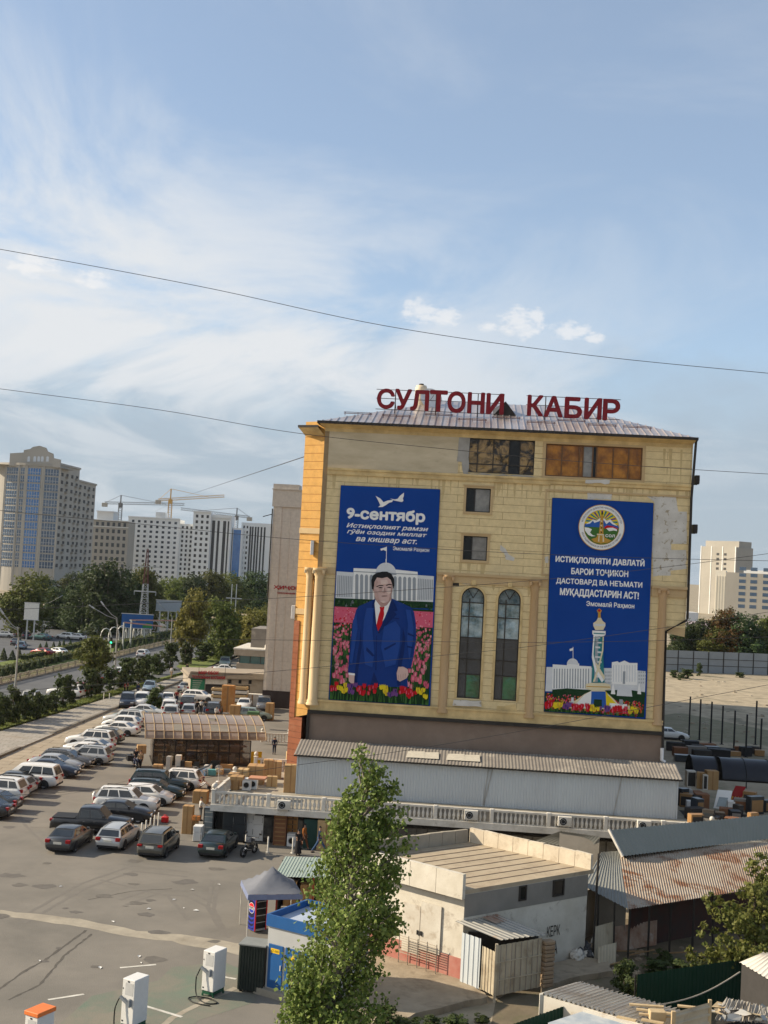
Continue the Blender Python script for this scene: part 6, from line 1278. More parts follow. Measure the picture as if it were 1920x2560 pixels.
def car_meshes(kind):
    if kind in CARM: return CARM[kind]
    L, W, H, dz, cz, hz, wx, rx, rr, bx, gc, wr, wb = SPEC[kind]; hl = L/2; hw = W/2; out = {}
    # lower body: x station, top z, half width factor, bottom z
    tailz = dz if kind not in ('pickup',) else 1.02
    fx = wb/2 + .03; 
    st = [(-hl,.62,.86,.42),(-hl+.03,.78,.90,.36),(-hl+.10,tailz-.08,.95,.30),(-hl+.30,tailz,.985,gc+.05),(-wb/2,tailz,1,gc),(bx if bx > -hl+.35 else -hl+.4,tailz,1,gc)]
    st += [(-.6,lerp(dz,cz,.5),1,gc),(.3,lerp(dz,cz,.8),1,gc),(wx,cz,1,gc),(lerp(wx,hl,.45),lerp(cz,hz,.4),.99,gc),(hl-.45,lerp(cz,hz,.85),.97,gc+.02),(hl-.16,hz-.04,.93,gc+.06),(hl-.04,hz-.20,.86,.34),(hl,.55,.80,.40)]
    st.sort(key=lambda s_: s_[0]); body = MB(); vs = []; K = 12
    for x, zt, f, zb in st:
        w_ = hw*f; zm = zb+(zt-zb)*.45
        half = [(w_*.0,zb),(w_*.80,zb),(w_*.95,zb+.07),(w_*1.0,zm),(w_*.985,zt-.12),(w_*.93,zt-.02),(w_*.0,zt+.03 if -hl+.2 < x else zt)]
        ring = half + [(-a,b) for a,b in half[-2:0:-1]]; vs += [(x,a,b) for a,b in ring]
    K = len(ring); n = len(st)
    body.add(vs, [(i*K+j,(i+1)*K+j,(i+1)*K+(j+1)%K,i*K+(j+1)%K) for i in range(n-1) for j in range(K)], 0, True)
    body.add(vs[:K], [tuple(range(K))], 0); body.add(vs[-K:], [tuple(range(K-1,-1,-1))], 0)
    # greenhouse
    wb_ = hw*.925; wt = hw*(.74 if kind in ('sedan','hatch','wagon') else .80); zb0 = dz-.03; zr = H
    bf = (wx+.03, cz-.02); br = (bx-.03, tailz-.02)
    def side(s, t, sg):                                   # s: front 0 .. rear 1, t: belt 0 .. roof 1
        xb, zb = lerp(bf[0],br[0],s), lerp(bf[1],br[1],s); xt = lerp(rx,rr,s); zt = zr-.05-.05*abs(2*s-1)**2
        return Vector((lerp(xb,xt,t), sg*lerp(wb_,wt,t), lerp(zb,zt,t)))
    S = 8; cv = []
    for i in range(S+1):
        s = i/S; A, B, C, D_ = side(s,0,1), side(s,1,1), side(s,1,-1), side(s,0,-1)
        E = (B+C)/2 + Vector((0,0,.05)); B2 = B.lerp(E,.25)+Vector((0,0,.015)); C2 = C.lerp(E,.25)+Vector((0,0,.015)); cv += [A,B,B2,E,C2,C,D_]
    body.add(cv, [(i*7+j,i*7+j+1,(i+1)*7+j+1,(i+1)*7+j) for i in range(S) for j in range(6)], 0, True)
    body.add(cv[:7], [tuple(range(6,-1,-1))], 0); body.add(cv[-7:], [tuple(range(7))], 0)
    if kind == 'pickup':                                   # open load bed with a cover
        body.bbox(-hl+.12, br[0]-.05, -hw*.86, hw*.86, 1.0, 1.075, .02, 1)
    # dark sills, bumpers and wheel arches
    for sg in (-1,1):
        body.box(-wb/2+wr+.1, wb/2-wr-.1, sg*hw-.03, sg*hw+.005, gc, gc+.12, 1)
        for cx in (-wb/2, wb/2):
            R1 = wr+.075; P = [(cx+R1*cos(t*pi/10), wr+R1*sin(t*pi/10)) for t in range(11)]; P = [(cx+R1,gc+.0)]+P+[(cx-R1,gc+.0)]
            pts = [(x,sg*(hw+.004),z) for x,z in P]; body.poly(pts if sg < 0 else pts[::-1], 1)
    body.box(-hl-.012,-hl+.08,-hw*.78,hw*.78,.30,.44,1); body.box(hl-.07,hl+.012,-hw*.72,hw*.72,.30,.50,1)
    out['body'] = body.build('body', [CARCOL['white'], m_trim], mesh_only=True)
    # glass
    def pane(c, o=.008, sg=1):
        c = [Vector(p) for p in c]; n_ = (c[1]-c[0]).cross(c[3]-c[0]).normalized(); ctr = sum(c, Vector())/4
        ref = ctr - Vector((0,0,dz)); n_ = n_ if n_.dot(Vector((ref.x,ref.y*3,.4))) > 0 else -n_
        return [p+n_*o for p in c]
    def pmesh(name, quads, m=m_cglass):
        mb = MB()
        for q in quads: mb.add(pane(q), [(0,1,2,3)], 0)
        return mb.build(name, m, mesh_only=True)
    def endq(s, a, b, k0, k1): # windshield/rear on the end cap: from belt t=a to roof t=b, inset across
        lo1, lo2, hi1, hi2 = side(s,a,1), side(s,a,-1), side(s,b,1), side(s,b,-1)
        return [lo1.lerp(lo2,k0), lo1.lerp(lo2,1-k0), hi1.lerp(hi2,1-k1), hi1.lerp(hi2,k1)]
    out['windscreen'] = pmesh('windscreen', [endq(0,.10,.94,.05,.06)]); out['rear_window'] = pmesh('rear_window', [endq(1,.14 if kind in ('sedan',) else .10,.90,.08,.08)])
    cuts = {'sedan':[(.10,.44),(.47,.84)],'hatch':[(.12,.46),(.49,.86)],'mpv':[(.12,.42),(.45,.72),(.75,.93)],'wagon':[(.12,.42),(.45,.70),(.73,.95)],'suv':[(.11,.42),(.45,.70),(.73,.94)],'van':[(.15,.42),(.44,.69),(.71,.96)],'pickup':[(.12,.50),(.54,.90)]}[kind]
    sw = []
    for a, b in cuts:
        sw.append([ [side(a,.12,sg), side(b,.12,sg), side(b,.88,sg), side(a,.88,sg)] for sg in (1,-1)])
    out['side_windows'] = [pmesh('side_window', [q]) for pr in sw for q in pr]
    # wheel: tyre and rim
    t = MB(); pr = [(wr*.62,-.09),(wr*.93,-.10),(wr,-.06),(wr,.06),(wr*.93,.10),(wr*.62,.09)]; k = 16; vs = []
    for r_, y in pr: vs += [(r_*cos(2*pi*i/k), y, r_*sin(2*pi*i/k)) for i in range(k)]
    t.add(vs, [(a*k+i,a*k+(i+1)%k,(a+1)*k+(i+1)%k,(a+1)*k+i) for a in range(5) for i in range(k)], 0, True); out['tyre'] = t.build('tyre', m_tyre, mesh_only=True)
    r = MB()
    for y, sg in ((-.075,-1),(.075,1)):
        for s5 in range(5):
            a0 = 2*pi*s5/5; r.add([(.05*cos(a0+1.2),y,.05*sin(a0+1.2)),(.05*cos(a0-1.2),y,.05*sin(a0-1.2)),(wr*.62*cos(a0-.34),y-sg*.02,wr*.62*sin(a0-.34)),(wr*.62*cos(a0+.34),y-sg*.02,wr*.62*sin(a0+.34))], [(0,1,2,3) if sg > 0 else (3,2,1,0)])
        vs = [(wr*.62*cos(2*pi*i/k),y+sg*.012,wr*.62*sin(2*pi*i/k)) for i in range(k)]+[(wr*.52*cos(2*pi*i/k),y,wr*.52*sin(2*pi*i/k)) for i in range(k)]; r.add(vs, [(i,(i+1)%k,k+(i+1)%k,k+i) for i in range(k)])
    out['rim'] = r.build('rim', m_rim, mesh_only=True)
    # lamps, plates, mirrors
    z1, z0 = (.94,.72) if kind in ('sedan','wagon') else (1.02,.74)
    if kind in ('suv','van','pickup','mpv'): z1, z0 = 1.12, .80
    out['tail_lamp'] = []
    for sg in (1,-1):
        mb = MB(); y0, y1 = sorted((sg*hw*.58, sg*hw*.92)); mb.bbox(-hl-.012,-hl+.20,y0,y1,z0,min(z1,tailz-.05),.02); out['tail_lamp'].append(mb.build('tail_lamp', m_tail, mesh_only=True))
    out['headlamp'] = []
    for sg in (1,-1):
        mb = MB(); y0, y1 = sorted((sg*hw*.45, sg*hw*.86)); mb.bbox(hl-.26,hl-.03,y0,y1,hz-.24,hz-.08,.02); out['headlamp'].append(mb.build('headlamp', m_head, mesh_only=True))
    mb = MB(); mb.box(hl-.06,hl+.008,-hw*.42,hw*.42,hz-.24,hz-.10); out['grille'] = mb.build('grille', m_trim, mesh_only=True)
    mb = MB(); zp = .80 if kind in ('sedan','wagon') else .86; mb.box(-hl-.02,-hl+.02,-.26,.26,zp-.15,zp-.02); out['plate_r'] = mb.build('number_plate', m_plate, mesh_only=True)
    mb = MB(); mb.box(hl-.02,hl+.02,-.26,.26,.42,.54); out['plate_f'] = mb.build('number_plate', m_plate, mesh_only=True)
    out['mirror'] = []
    for sg in (1,-1):
        mb = MB(); p = side(.08,.18,sg); y0, y1 = sorted((p.y+sg*.02, p.y+sg*.22)); mb.bbox(p.x-.06,p.x+.06,y0,y1,p.z,p.z+.15,.02); out['mirror'].append(mb.build('side_mirror', CARCOL['white'], mesh_only=True))
    out['roof_rail'] = []
    if kind in ('suv','wagon','mpv'):
        for sg in (1,-1):
            mb = MB(); a, b = side(.14,1,sg), side(.9,1,sg); u = Vector((0,-sg*.06,.09)); mb.bar(a+u,b+u,.04,.05); mb.bar(a+u*.2,a+u,.05); mb.bar(b+u*.2,b+u,.05); out['roof_rail'].append(mb.build('roof_rail', m_trim, mesh_only=True))
    out['door_handle'] = []
    for sg in (1,-1):
        for s in (.40,.72): 
            p = side(s,0,sg); mb = MB(); y0, y1 = sorted((sg*hw*.97, sg*(hw+.02))); mb.box(p.x-.09,p.x+.09,y0,y1,p.z-.17,p.z-.13); out['door_handle'].append(mb.build('door_handle', m_chrome, mesh_only=True))
    if kind == 'suv':
        mb = MB(); R = .36; k = 16; vs = []
        for r_, x in ((0,-hl-.20),(R*.6,-hl-.20),(R,-hl-.16),(R,-hl-.02),(0,-hl)): vs += [(x, r_*cos(2*pi*i/k)-.12, .95+r_*sin(2*pi*i/k)) for i in range(k)]
        mb.add(vs, [(a*k+i,a*k+(i+1)%k,(a+1)*k+(i+1)%k,(a+1)*k+i) for a in range(4) for i in range(k)], 0, True); out['spare'] = mb.build('spare_wheel', m_rim, mesh_only=True)
    out['spec'] = SPEC[kind]; CARM[kind] = out; return out
ADD_GROUP = {}
def car(kind, col, px, py, deg, label, z=0.0, detail=2, group=None, name=None, spare=False):
    M_ = car_meshes(kind); p = G(px, py, z); L, W, H, *_r = M_['spec']; wr, wb = M_['spec'][-2], M_['spec'][-1]
    t = thing(name or {'sedan':'parked_sedan','hatch':'parked_hatchback','mpv':'parked_people_carrier','wagon':'parked_estate_car','suv':'parked_suv','van':'parked_van','pickup':'pickup_truck'}[kind], label, {'pickup':'pickup','van':'van'}.get(kind,'car'), (p.x,p.y,z), radians(deg), group)
    def part(nm, me, m=None):
        o = link(nm, me, t)
        if m: o.material_slots[0].link = 'OBJECT'; o.material_slots[0].material = m
        return o
    cm = CARCOL[col]
    part('body', M_['body'], cm); part('windscreen', M_['windscreen']); part('rear_window', M_['rear_window'])
    for me in M_['side_windows']: part('side_window', me)
    for sx in (-1,1):
        for sy in (-1,1):
            o = part('wheel', M_['tyre']); o.location = (sx*wb/2, sy*(W/2-.085), wr); rm = link('rim', M_['rim'], o)
    for me in M_['tail_lamp']: part('tail_lamp', me)
    for me in M_['headlamp']: part('headlamp', me)
    if detail > 1:
        part('grille', M_['grille']); part('number_plate', M_['plate_r']); part('number_plate', M_['plate_f'])
        for me in M_['mirror']: part('side_mirror', me, cm)
        for me in M_['roof_rail']: part('roof_rail', me)
        for me in M_['door_handle']: part('door_handle', me)
    if spare: part('spare_wheel', M_['spare'], cm)
    return t
LF = 176; RT = -4                                        # noses to the kerb / noses to the lane
# the four cars in the nearest row
car('sedan','dark_grey',175,2116,84,'dark grey sedan seen from behind, leftmost of the four nearest cars'); car('wagon','silver',296,2111,84,'silver estate car seen from behind beside the leftmost dark grey sedan')
car('mpv','olive',397,2130,84,'grey brown people carrier seen from behind in the nearest row'); car('sedan','dark_green',546,2129,84,'dark green sedan seen from behind next to the motorcycle')
# middle cluster
car('pickup','black',229,2080,1,'black pickup truck with covered load bed behind the nearest row'); car('sedan','black',303,2050,0,'black sedan beside the white bollards, nose to the right')
car('suv','white',317,2027,0,'white off-road car with a spare wheel on its tail', spare=True); car('hatch','white',368,2009,-2,'white hatchback half hidden behind the white off-road car')
car('wagon','dark_green',388,1994,2,'dark teal estate car parked nose right near the terrace'); car('suv','dark_green',398,1979,2,'dark green off-road car with roof rails behind the teal estate car')
cw_ = car('mpv','white',440,1970,-4+180,'white people carrier with its tailgate raised beside the terrace corner')
mb = MB(); mb.add([(-1.75,-.70,1.62),(-1.75,.70,1.62),(-2.75,.70,2.08),(-2.75,-.70,2.08),(-1.75,-.70,1.56),(-1.75,.70,1.56),(-2.75,.70,2.02),(-2.75,-.70,2.02)], [(3,2,1,0),(4,5,6,7),(0,1,5,4),(1,2,6,5),(2,3,7,6),(3,0,4,7)]); mb.build('raised_tailgate', m_trim, cw_)
# the long row along the kerb, near to far
ROW = [('sedan','black',-52,2042,LF,'black car cut off by the left edge, nearest in the kerb row'), ('sedan','dark_grey',-32,2024,LF,'dark grey car cut off by the left edge behind the nearest black one'),
 ('suv','white',-14,2000,LF,'white off-road car at the left edge with red tail lamps'), ('wagon','silver',12,1984,LF,'silver estate car with roof rails beside the white van'), ('sedan','dark_grey',24,1972,LF,'dark sedan hidden between the silver estate and the white van'),
 ('van','white',75,1965,LF,'large white van with black side windows in the kerb row'), ('sedan','navy',128,1940,RT,'dark blue sedan reversed in beside the white van'), ('sedan','silver',140,1926,RT,'silver sedan between the dark blue sedan and the dark estate car'),
 ('wagon','grey',168,1915,RT,'dark grey estate car beside the silver people carrier'), ('mpv','silver',218,1908,LF,'pale silver people carrier with a black window band'), ('sedan','white',206,1893,LF,'white sedan behind the pale people carrier'),
 ('sedan','pearl',222,1883,LF,'pearl white sedan, second behind the pale people carrier'), ('suv','white',226,1868,LF,'white off-road car with roof rack ahead of the brown estate'), ('wagon','olive',250,1856,LF,'dark brown estate car in the middle of the kerb row'),
 ('sedan','white',292,1837,LF,'clean white sedan seen from the side in the kerb row'), ('hatch','white',304,1822,LF,'white hatchback just behind the clean white sedan'), ('suv','pearl',312,1813,LF,'pearl white off-road car behind the white hatchback'),
 ('sedan','pale_green',330,1803,LF,'pale green sedan near the far end of the kerb row'), ('sedan','pearl',368,1792,RT,'pearl white sedan turned nose right at the far end of the row')]
for a in ROW: car(*a, group='cars parked along the kerb')
FAR = [('suv','navy',318,1767,-80,'navy off-road car facing us at the end of the pavement'), ('suv','white',354,1766,-84,'white off-road car facing us beside the navy one'), ('sedan','grey',393,1762,-86,'grey sedan behind the small tree in the car park'),
 ('sedan','white',420,1759,-86,'white sedan facing us behind the small tree'), ('suv','white',424,1783,96,'white off-road car seen from behind next to the silver hatchback'), ('suv','pearl',428,1797,96,'pearl off-road car just beyond the pavilion roof'),
 ('suv','dark_grey',471,1772,94,'dark grey off-road car among the people beyond the pavilion'), ('hatch','silver',473,1789,94,'silver hatchback seen from behind beyond the pavilion'), ('wagon','white',500,1753,-8,'long white estate car seen from the side by the shop'),
 ('suv','black',535,1789,94,'black off-road car beside the tall orange carton'), ('sedan','white',610,1774,-88,'white sedan facing us in front of the grey building'), ('suv','grey',659,1776,-86,'grey off-road car facing us under the grey building'),
 ('wagon','pale_green',632,1799,2,'pale estate car with goods on its roof beside the pavilion'), ('sedan','silver',466,1729,88,'silver sedan parked against the green panel of the shop'), ('hatch','sky',374,1729,-84,'light blue hatchback by the kerb behind the small tree'),
 ('suv','pale_green',562,1667,-86,'grey green off-road car parked beside the flat roofed shop'), ('sedan','white',566,1683,2,'white sedan mostly hidden behind the shop roof'), ('hatch','white',358,1643,86,'white hatchback driving away on the road'),
 ('sedan','white',296,1690,84,'white sedan on the road beside the lamp post'), ('pickup','white',78,1762,80,'white pickup truck parked at the roadside among shrubs'), ('suv','white',164,1743,170,'white off-road car between two shrubs at the roadside'),
 ('sedan','red',205,1731,150,'dark red sedan beside the white off-road car at the roadside'), ('suv','grey',256,1707,84,'grey off-road car by the trunk of the young roadside tree'), ('sedan','red',106,1639,150,'red sedan on the far carriageway beside the hedge'),
 ('sedan','white',142,1638,150,'white sedan on the far carriageway next to the red one'), ('hatch','sky',53,1622,100,'pale blue hatchback on the far carriageway near the lamp post'), ('sedan','teal',102,1600,160,'dark teal sedan crossing at the far junction'),
 ('hatch','white',163,1598,170,'white hatchback at the far junction, left of two'), ('sedan','white',190,1600,172,'white sedan at the far junction, right of two'), ('suv','pale_green',222,1588,176,'pale green off-road car at the far junction'),
 ('sedan','silver',10,1594,176,'silver sedan at the left edge of the far junction'), ('sedan','navy',64,1596,110,'navy sedan on the far carriageway beside a lawn'), ('suv','white',108,1571,176,'white off-road car parked in the shade under dark trees'),
 ('sedan','silver',150,1570,176,'silver sedan parked in the shade under dark trees'), ('sedan','grey',40,1612,100,'grey sedan waiting behind the pale blue hatchback')]
for a in FAR: car(*a, detail=1)
car('sedan','white',1672,1848,-4,'white sedan behind the yellow building at its right corner', detail=1)
# ------------------------------------------------------------------ two wheelers
def bike(name, label, px, py, deg, col, cargo=False):
    p = G(px,py); t = thing(name, label, 'motorcycle', (p.x,p.y,0), radians(deg))
    for x in (-.66,.66):
        mb = MB(); k = 18; R = .31; vs = []
        for r_, y in ((R*.72,-.045),(R*.93,-.06),(R,0),(R*.93,.06),(R*.72,.045)): vs += [(x+r_*cos(2*pi*i/k),y,R+r_*sin(2*pi*i/k)) for i in range(k)]
        mb.add(vs, [(a*k+i,a*k+(i+1)%k,(a+1)*k+(i+1)%k,(a+1)*k+i) for a in range(4) for i in range(k)], 0, True); w_ = mb.build('wheel', m_tyre, t)
        mb = MB()
        for s5 in range(6): a0 = pi*s5/3; mb.bar((x,0,R),(x+R*.75*cos(a0),0,R+R*.75*sin(a0)), .03)
        mb.build('rim', m_rim, w_)
    mb = MB(); mb.tube([(.66,.07,.31),(.52,.07,.62),(.40,.06,.92)], .03); mb.tube([(.66,-.07,.31),(.52,-.07,.62),(.40,-.06,.92)], .03); mb.build('fork', m_chrome, t)
    mb = MB(); mb.tube([(.40,0,.88),(.05,0,.55),(-.66,0,.33)], .05, 6); mb.bbox(-.22,.26,-.15,.15,.28,.62,.04); mb.build('engine', m_trim, t)
    mb = MB(); mb.add([(.42,0,.95),(.15,.17,.86),(-.12,.13,.80),(-.12,-.13,.80),(.15,-.17,.86),(.12,0,1.0),(.3,.1,.62),(.3,-.1,.62)], [(0,1,5),(1,2,5),(2,3,5),(3,4,5),(4,0,5),(0,6,1),(0,4,7),(1,6,2),(4,3,7)]); mb.build('tank', CARCOL[col], t)
    mb = MB(); mb.add([(-.1,.13,.80),(-.1,-.13,.80),(-.5,-.12,.86),(-.5,.12,.86),(-.85,.05,1.0),(-.85,-.05,1.0),(-.1,.12,.72),(-.1,-.12,.72),(-.5,.1,.78),(-.5,-.1,.78)], [(0,3,2,1),(3,4,5,2),(6,7,9,8),(0,6,8,3),(1,2,9,7),(3,8,4),(2,5,9)]); mb.build('saddle', m_black, t)
    mb = MB(); mb.tube([(.32,.36,1.02),(.40,.12,1.0),(.40,-.12,1.0),(.32,-.36,1.02)], .02); mb.tube([(.36,.3,1.02),(.4,.38,1.2)], .012); mb.tube([(.36,-.3,1.02),(.4,-.38,1.2)], .012); mb.build('handlebar', m_black, t)
    for sy in (1,-1): mb = MB(); mb.bbox(.37,.41,sy*.38-.06,sy*.38+.06,1.18,1.28,.01); mb.build('mirror', m_black, t)
    mb = MB(); mb.bbox(.46,.60,-.1,.1,.82,.98,.03); mb.build('headlamp', m_head, t); mb = MB(); mb.tube([(-.1,-.16,.35),(-.6,-.18,.5),(-.85,-.18,.6)], .05); mb.build('exhaust', m_chrome, t)
    t.scale = (1.08,1.35,1.08)
    if cargo:
        mb = MB(); mb.bbox(-1.5,-.5,-.5,.5,.5,.95,.02); mb.build('cargo_box', m_trim, t)
    return t
bike('motorcycle', 'black sports motorcycle standing beside the dark green sedan', 622, 2138, 66, 'black')
bike('cargo_motorcycle', 'motorcycle loaded with brown cartons crossing the car park', 339, 1921, -70, 'red', True)
p = G(345,1912); t = thing('carton', 'brown carton carried on the motorcycle in the car park', 'carton', (p.x+.15,p.y+.4,.98), .3); mb = MB(); mb.bbox(-.4,.4,-.35,.35,0,.75,.02); mb.build('box', m_tan, t); mb = MB(); mb.box(-.05,.05,-.354,-.35,.02,.73); mb.build('tape', m_tape, t)
# ================================================================== trees and shrubs
m_lp = leafmat('poplar_leaf', (.058,.10,.015), (.195,.24,.065), .24); m_ld = leafmat('dark_tree_leaf', (.034,.060,.020), (.060,.088,.028), .3); m_lm = leafmat('mid_tree_leaf', (.075,.10,.022), (.13,.145,.035), .35)
m_ly = leafmat('yellowing_leaf', (.13,.14,.028), (.23,.215,.05), .38); m_lc = leafmat('conifer_leaf', (.032,.060,.022), (.055,.085,.03), .25); m_ls = leafmat('shrub_leaf', (.042,.066,.022), (.075,.098,.03), .32); m_lmul = leafmat('mulberry_leaf', (.10,.15,.032), (.20,.22,.06), .38)
m_lred = leafmat('reddish_leaf', (.16,.085,.025), (.09,.10,.03), .35)
m_bark = mat('bark', (.12,.095,.07), .95, (.07,.055,.04), 4, bump=.5); m_barkp = mat('pale_bark', (.24,.22,.18), .9, (.14,.12,.10), 3, bump=.4, stretch=(1,1,.3))
def leaf(mb, p, n, size, r, mi=0):
    up = Vector((r.gauss(0,1),r.gauss(0,1),r.gauss(0,1))); a = n.cross(up); a = a.normalized() if a.length > 1e-4 else Vector((1,0,0)); b = n.cross(a).normalized()
    s = size*r.uniform(.65,1.25); w_ = s*.42; f = n*s*.12
    o = len(mb.v); mb.v += [tuple(p-b*s*.5), tuple(p+a*w_-f-b*s*.12), tuple(p+b*s*.55), tuple(p-a*w_-f-b*s*.12)]
    mb.f += [[o,o+1,o+2],[o,o+2,o+3]]; mb.m += [mi,mi]; mb.s += [False,False]
def blobs_crown(blobs, n, size, seed, m, sparse=.0, name='crown'):
    r = random.Random(seed); mb = MB(); vol = [b[3]*b[4]*b[5] for b in blobs]; T = sum(v**.67 for v in vol)
    for b, v in zip(blobs, vol):
        c = Vector(b[:3]); R = Vector(b[3:6]); k = int(n*(v**.67)/T)
        # small clumps inside each blob so light gets through between them
        cl = []
        for _ in range(max(4,int(k/26))):
            d = Vector((r.gauss(0,1),r.gauss(0,1),r.gauss(0,1))).normalized(); rad = r.uniform(.45,1.0)**.5; cl.append((d*rad))
        for i in range(k):
            q = r.choice(cl); d = q + Vector((r.gauss(0,1),r.gauss(0,1),r.gauss(0,1)))*.17
            p = c + Vector((d.x*R.x,d.y*R.y,d.z*R.z)); nn = (d.normalized()*.8 + Vector((r.gauss(0,1),r.gauss(0,1),r.gauss(0,1)+.4))*.6).normalized()
            leaf(mb, p, nn, size, r)
    return mb.build(name, m, mesh_only=True)
def trunk_mesh(h, r0, limbs, seed, m=m_bark, lean=0):
    r = random.Random(seed); mb = MB(); pts = [(0,0,-.1)]; n = 6
    for i in range(1,n+1): pts.append((lean*h*(i/n)**1.3+r.uniform(-.03,.03)*h*.3, r.uniform(-.03,.03)*h*.3, h*i/n))
    mb.tube(pts, r0, 8, rr=[r0*(1.25-.95*i/n) for i in range(n+1)])
    for i in range(limbs):
        k = r.randint(2,n-1); a = r.uniform(0,2*pi); L = h*r.uniform(.25,.45); b = Vector(pts[k]); mb.tube([b, b+Vector((cos(a)*L*.45,sin(a)*L*.45,L*.45)), b+Vector((cos(a)*L*.8,sin(a)*L*.8,L*1.0))], .1, 5, rr=[r0*.45,r0*.3,r0*.1])
    return mb.build('trunk', m, mesh_only=True)
def rblobs(seed, H, W, k, base=.25):
    r = random.Random(seed); out = []
    for i in range(k):
        t = r.uniform(0,1); z = H*(base+.06+(.9-base)*t); w_ = W*.5*(.55+.45*sin(pi*min(1,.2+t*.8)))
        a = r.uniform(0,2*pi); d = r.uniform(.1,.72)*w_; s = r.uniform(.24,.42)*W; out.append((cos(a)*d, sin(a)*d, z, s, s, s*r.uniform(.65,.95)))
    out.append((0,0,H*(base+.5*(1-base)),W*.30,W*.30,H*(1-base)*.36)); return out
# unit trees: 10 m tall, 8 m wide etc. - copied, turned and scaled
VAR = {}
def variant(key, m, H, W, k, n, leafs, seed, base=.25, limbs=5, bark=m_bark):
    cr = blobs_crown(rblobs(seed,H,W,k,base), n, leafs, seed, m); zs = max(v.co.z for v in cr.vertices); rs_ = sorted(v.co.xy.length for v in cr.vertices)[int(len(cr.vertices)*.95)]
    for v in cr.vertices: v.co = (v.co.x*W*.5/rs_, v.co.y*W*.5/rs_, v.co.z*H/zs)
    VAR[key] = (cr, trunk_mesh(H*.75, W*.028+.03, limbs, seed, bark), H, W)
for i in range(2):
    variant(('mid',i), m_lm, 10, 8, 15, 8500, .52, 20+i, .10); variant(('dark',i), m_ld, 10, 8, 16, 8500, .52, 30+i, .04); variant(('yellow',i), m_ly, 10, 7, 13, 7000, .46, 40+i, .10); variant(('shrub',i), m_ls, 2.6, 2.2, 13, 1700, .27, 50+i, -.10, 2)
    variant(('red',i), m_lred, 10, 8, 9, 6500, .48, 90+i)
variant(('column',0), m_ly, 10, 5, 17, 7500, .42, 61, .26); variant(('young',0), m_lm, 7, 4.6, 12, 4600, .36, 62, .56, 6, m_barkp)
def cone(seed, H, W, n, leafs, m, name='crown'):
    r = random.Random(seed); mb = MB()
    for i in range(n):
        t = r.random()**1.5; a = r.uniform(0,2*pi); rad = W/2*(1-t)**.8*r.uniform(.75,1.08)+.02; p = Vector((cos(a)*rad, sin(a)*rad, H*(.05+.95*t))); leaf(mb, p, (Vector((cos(a),sin(a),.5))+Vector((r.gauss(0,.4),r.gauss(0,.4),r.gauss(0,.4)))).normalized(), leafs, r)
    return mb.build(name, m, mesh_only=True)
VAR[('cone',0)] = (cone(70,2.2,1.1,520,.22,m_lc), trunk_mesh(1.2,.06,0,70), 2.2, 1.1); VAR[('cone',1)] = (cone(71,2.2,1.3,560,.22,m_ls), trunk_mesh(1.2,.06,0,71), 2.2, 1.3)
TC = [0]
def tree(key, px, base, hpx, wpx, label, cat='tree', group=None, name='tree', z=0, y=None):
    cr, tr, H, W = VAR[key]; p = G(px,base,z) if y is None else D(px,base,y); s = p.y/FPX; h = hpx*s; w_ = wpx*s; TC[0] += 1
    t = thing(name, label, cat, (p.x,p.y,z if y is None else 0), (TC[0]*2.4) % 6.28, group); k = w_/W
    o = link('crown', cr, t); o.scale = (k,k,h/H); o = link('trunk', tr, t); o.scale = (k,k,h/H); return t
# the tall poplar in front
pt = D(800,2560,27.0)
pop = thing('poplar', 'tall wind-bent poplar with silvery green leaves in the foreground', 'tree', (pt.x-.55,27.0,0))
def axis_px(t): # crown axis in photo pixels from top (t=0) to bottom of the frame (t=1) and half width in px
    tab = [(0,956,1856,4),(.03,945,1875,16),(.07,930,1900,30),(.12,927,1936,38),(.22,921,2008,50),(.33,895,2081,66),(.38,903,2117,80),(.48,900,2189,88),(.58,884,2262,100),(.68,874,2334,97),(.74,863,2370,97),(.84,846,2442,106),(.94,828,2515,104),(1.0,820,2560,106),(1.25,795,2740,118),(1.6,775,2980,110)]
    for a, b in zip(tab, tab[1:]):
        if a[0] <= t <= b[0]: k = (t-a[0])/(b[0]-a[0]); return tuple(lerp(a[i],b[i],k) for i in (1,2,3))
    return tab[-1][1:]
r_ = random.Random(77); mb = MB(); SP = 27.0/FPX; base = Vector(pop.location); br_mb = MB()
def pop_pt(t): px, py, hw_ = axis_px(t); q = D(px-12*min(1,t*4),py,27.0); return q, hw_*SP*.93
NB = 235
for b in range(NB):
    t = (r_.random()**.72)*1.6; q, R = pop_pt(t); a = r_.uniform(0,2*pi); rad = R*sqrt(r_.uniform(.05,1.0))*r_.uniform(.7,1.3); wind = .0
    c = q + Vector((cos(a)*rad, sin(a)*rad, r_.uniform(-.1,.1))); L = R*r_.uniform(.35,.75)+.14
    d = Vector((cos(a)*.40+.42, sin(a)*.40, .85)).normalized()                 # branches sweep up and downwind
    base_q = pop_pt(min(1.6,t+.09))[0]; br_mb.tube([base_q-base, c-base, c+d*L-base], .02, 4, rr=[.03,.018,.006], caps=False)
    n = int(r_.uniform(50,130)*(.5+R))+16
    for i in range(n):
        u = r_.random(); p = c + d*L*(u*1.35-.25) + Vector((r_.gauss(0,1),r_.gauss(0,1),r_.gauss(0,.8)))*(.10+.10*R)*(1.1-u*.5)
        nn = Vector((r_.gauss(-.25,.8), r_.gauss(-.35,.8), r_.gauss(.35,.7))); nn = nn.normalized() if nn.length > .1 else Vector((0,0,1)); leaf(mb, p-base, nn, .10, r_)
mb.build('crown', m_lp, pop); br_mb.build('branches', m_barkp, pop)
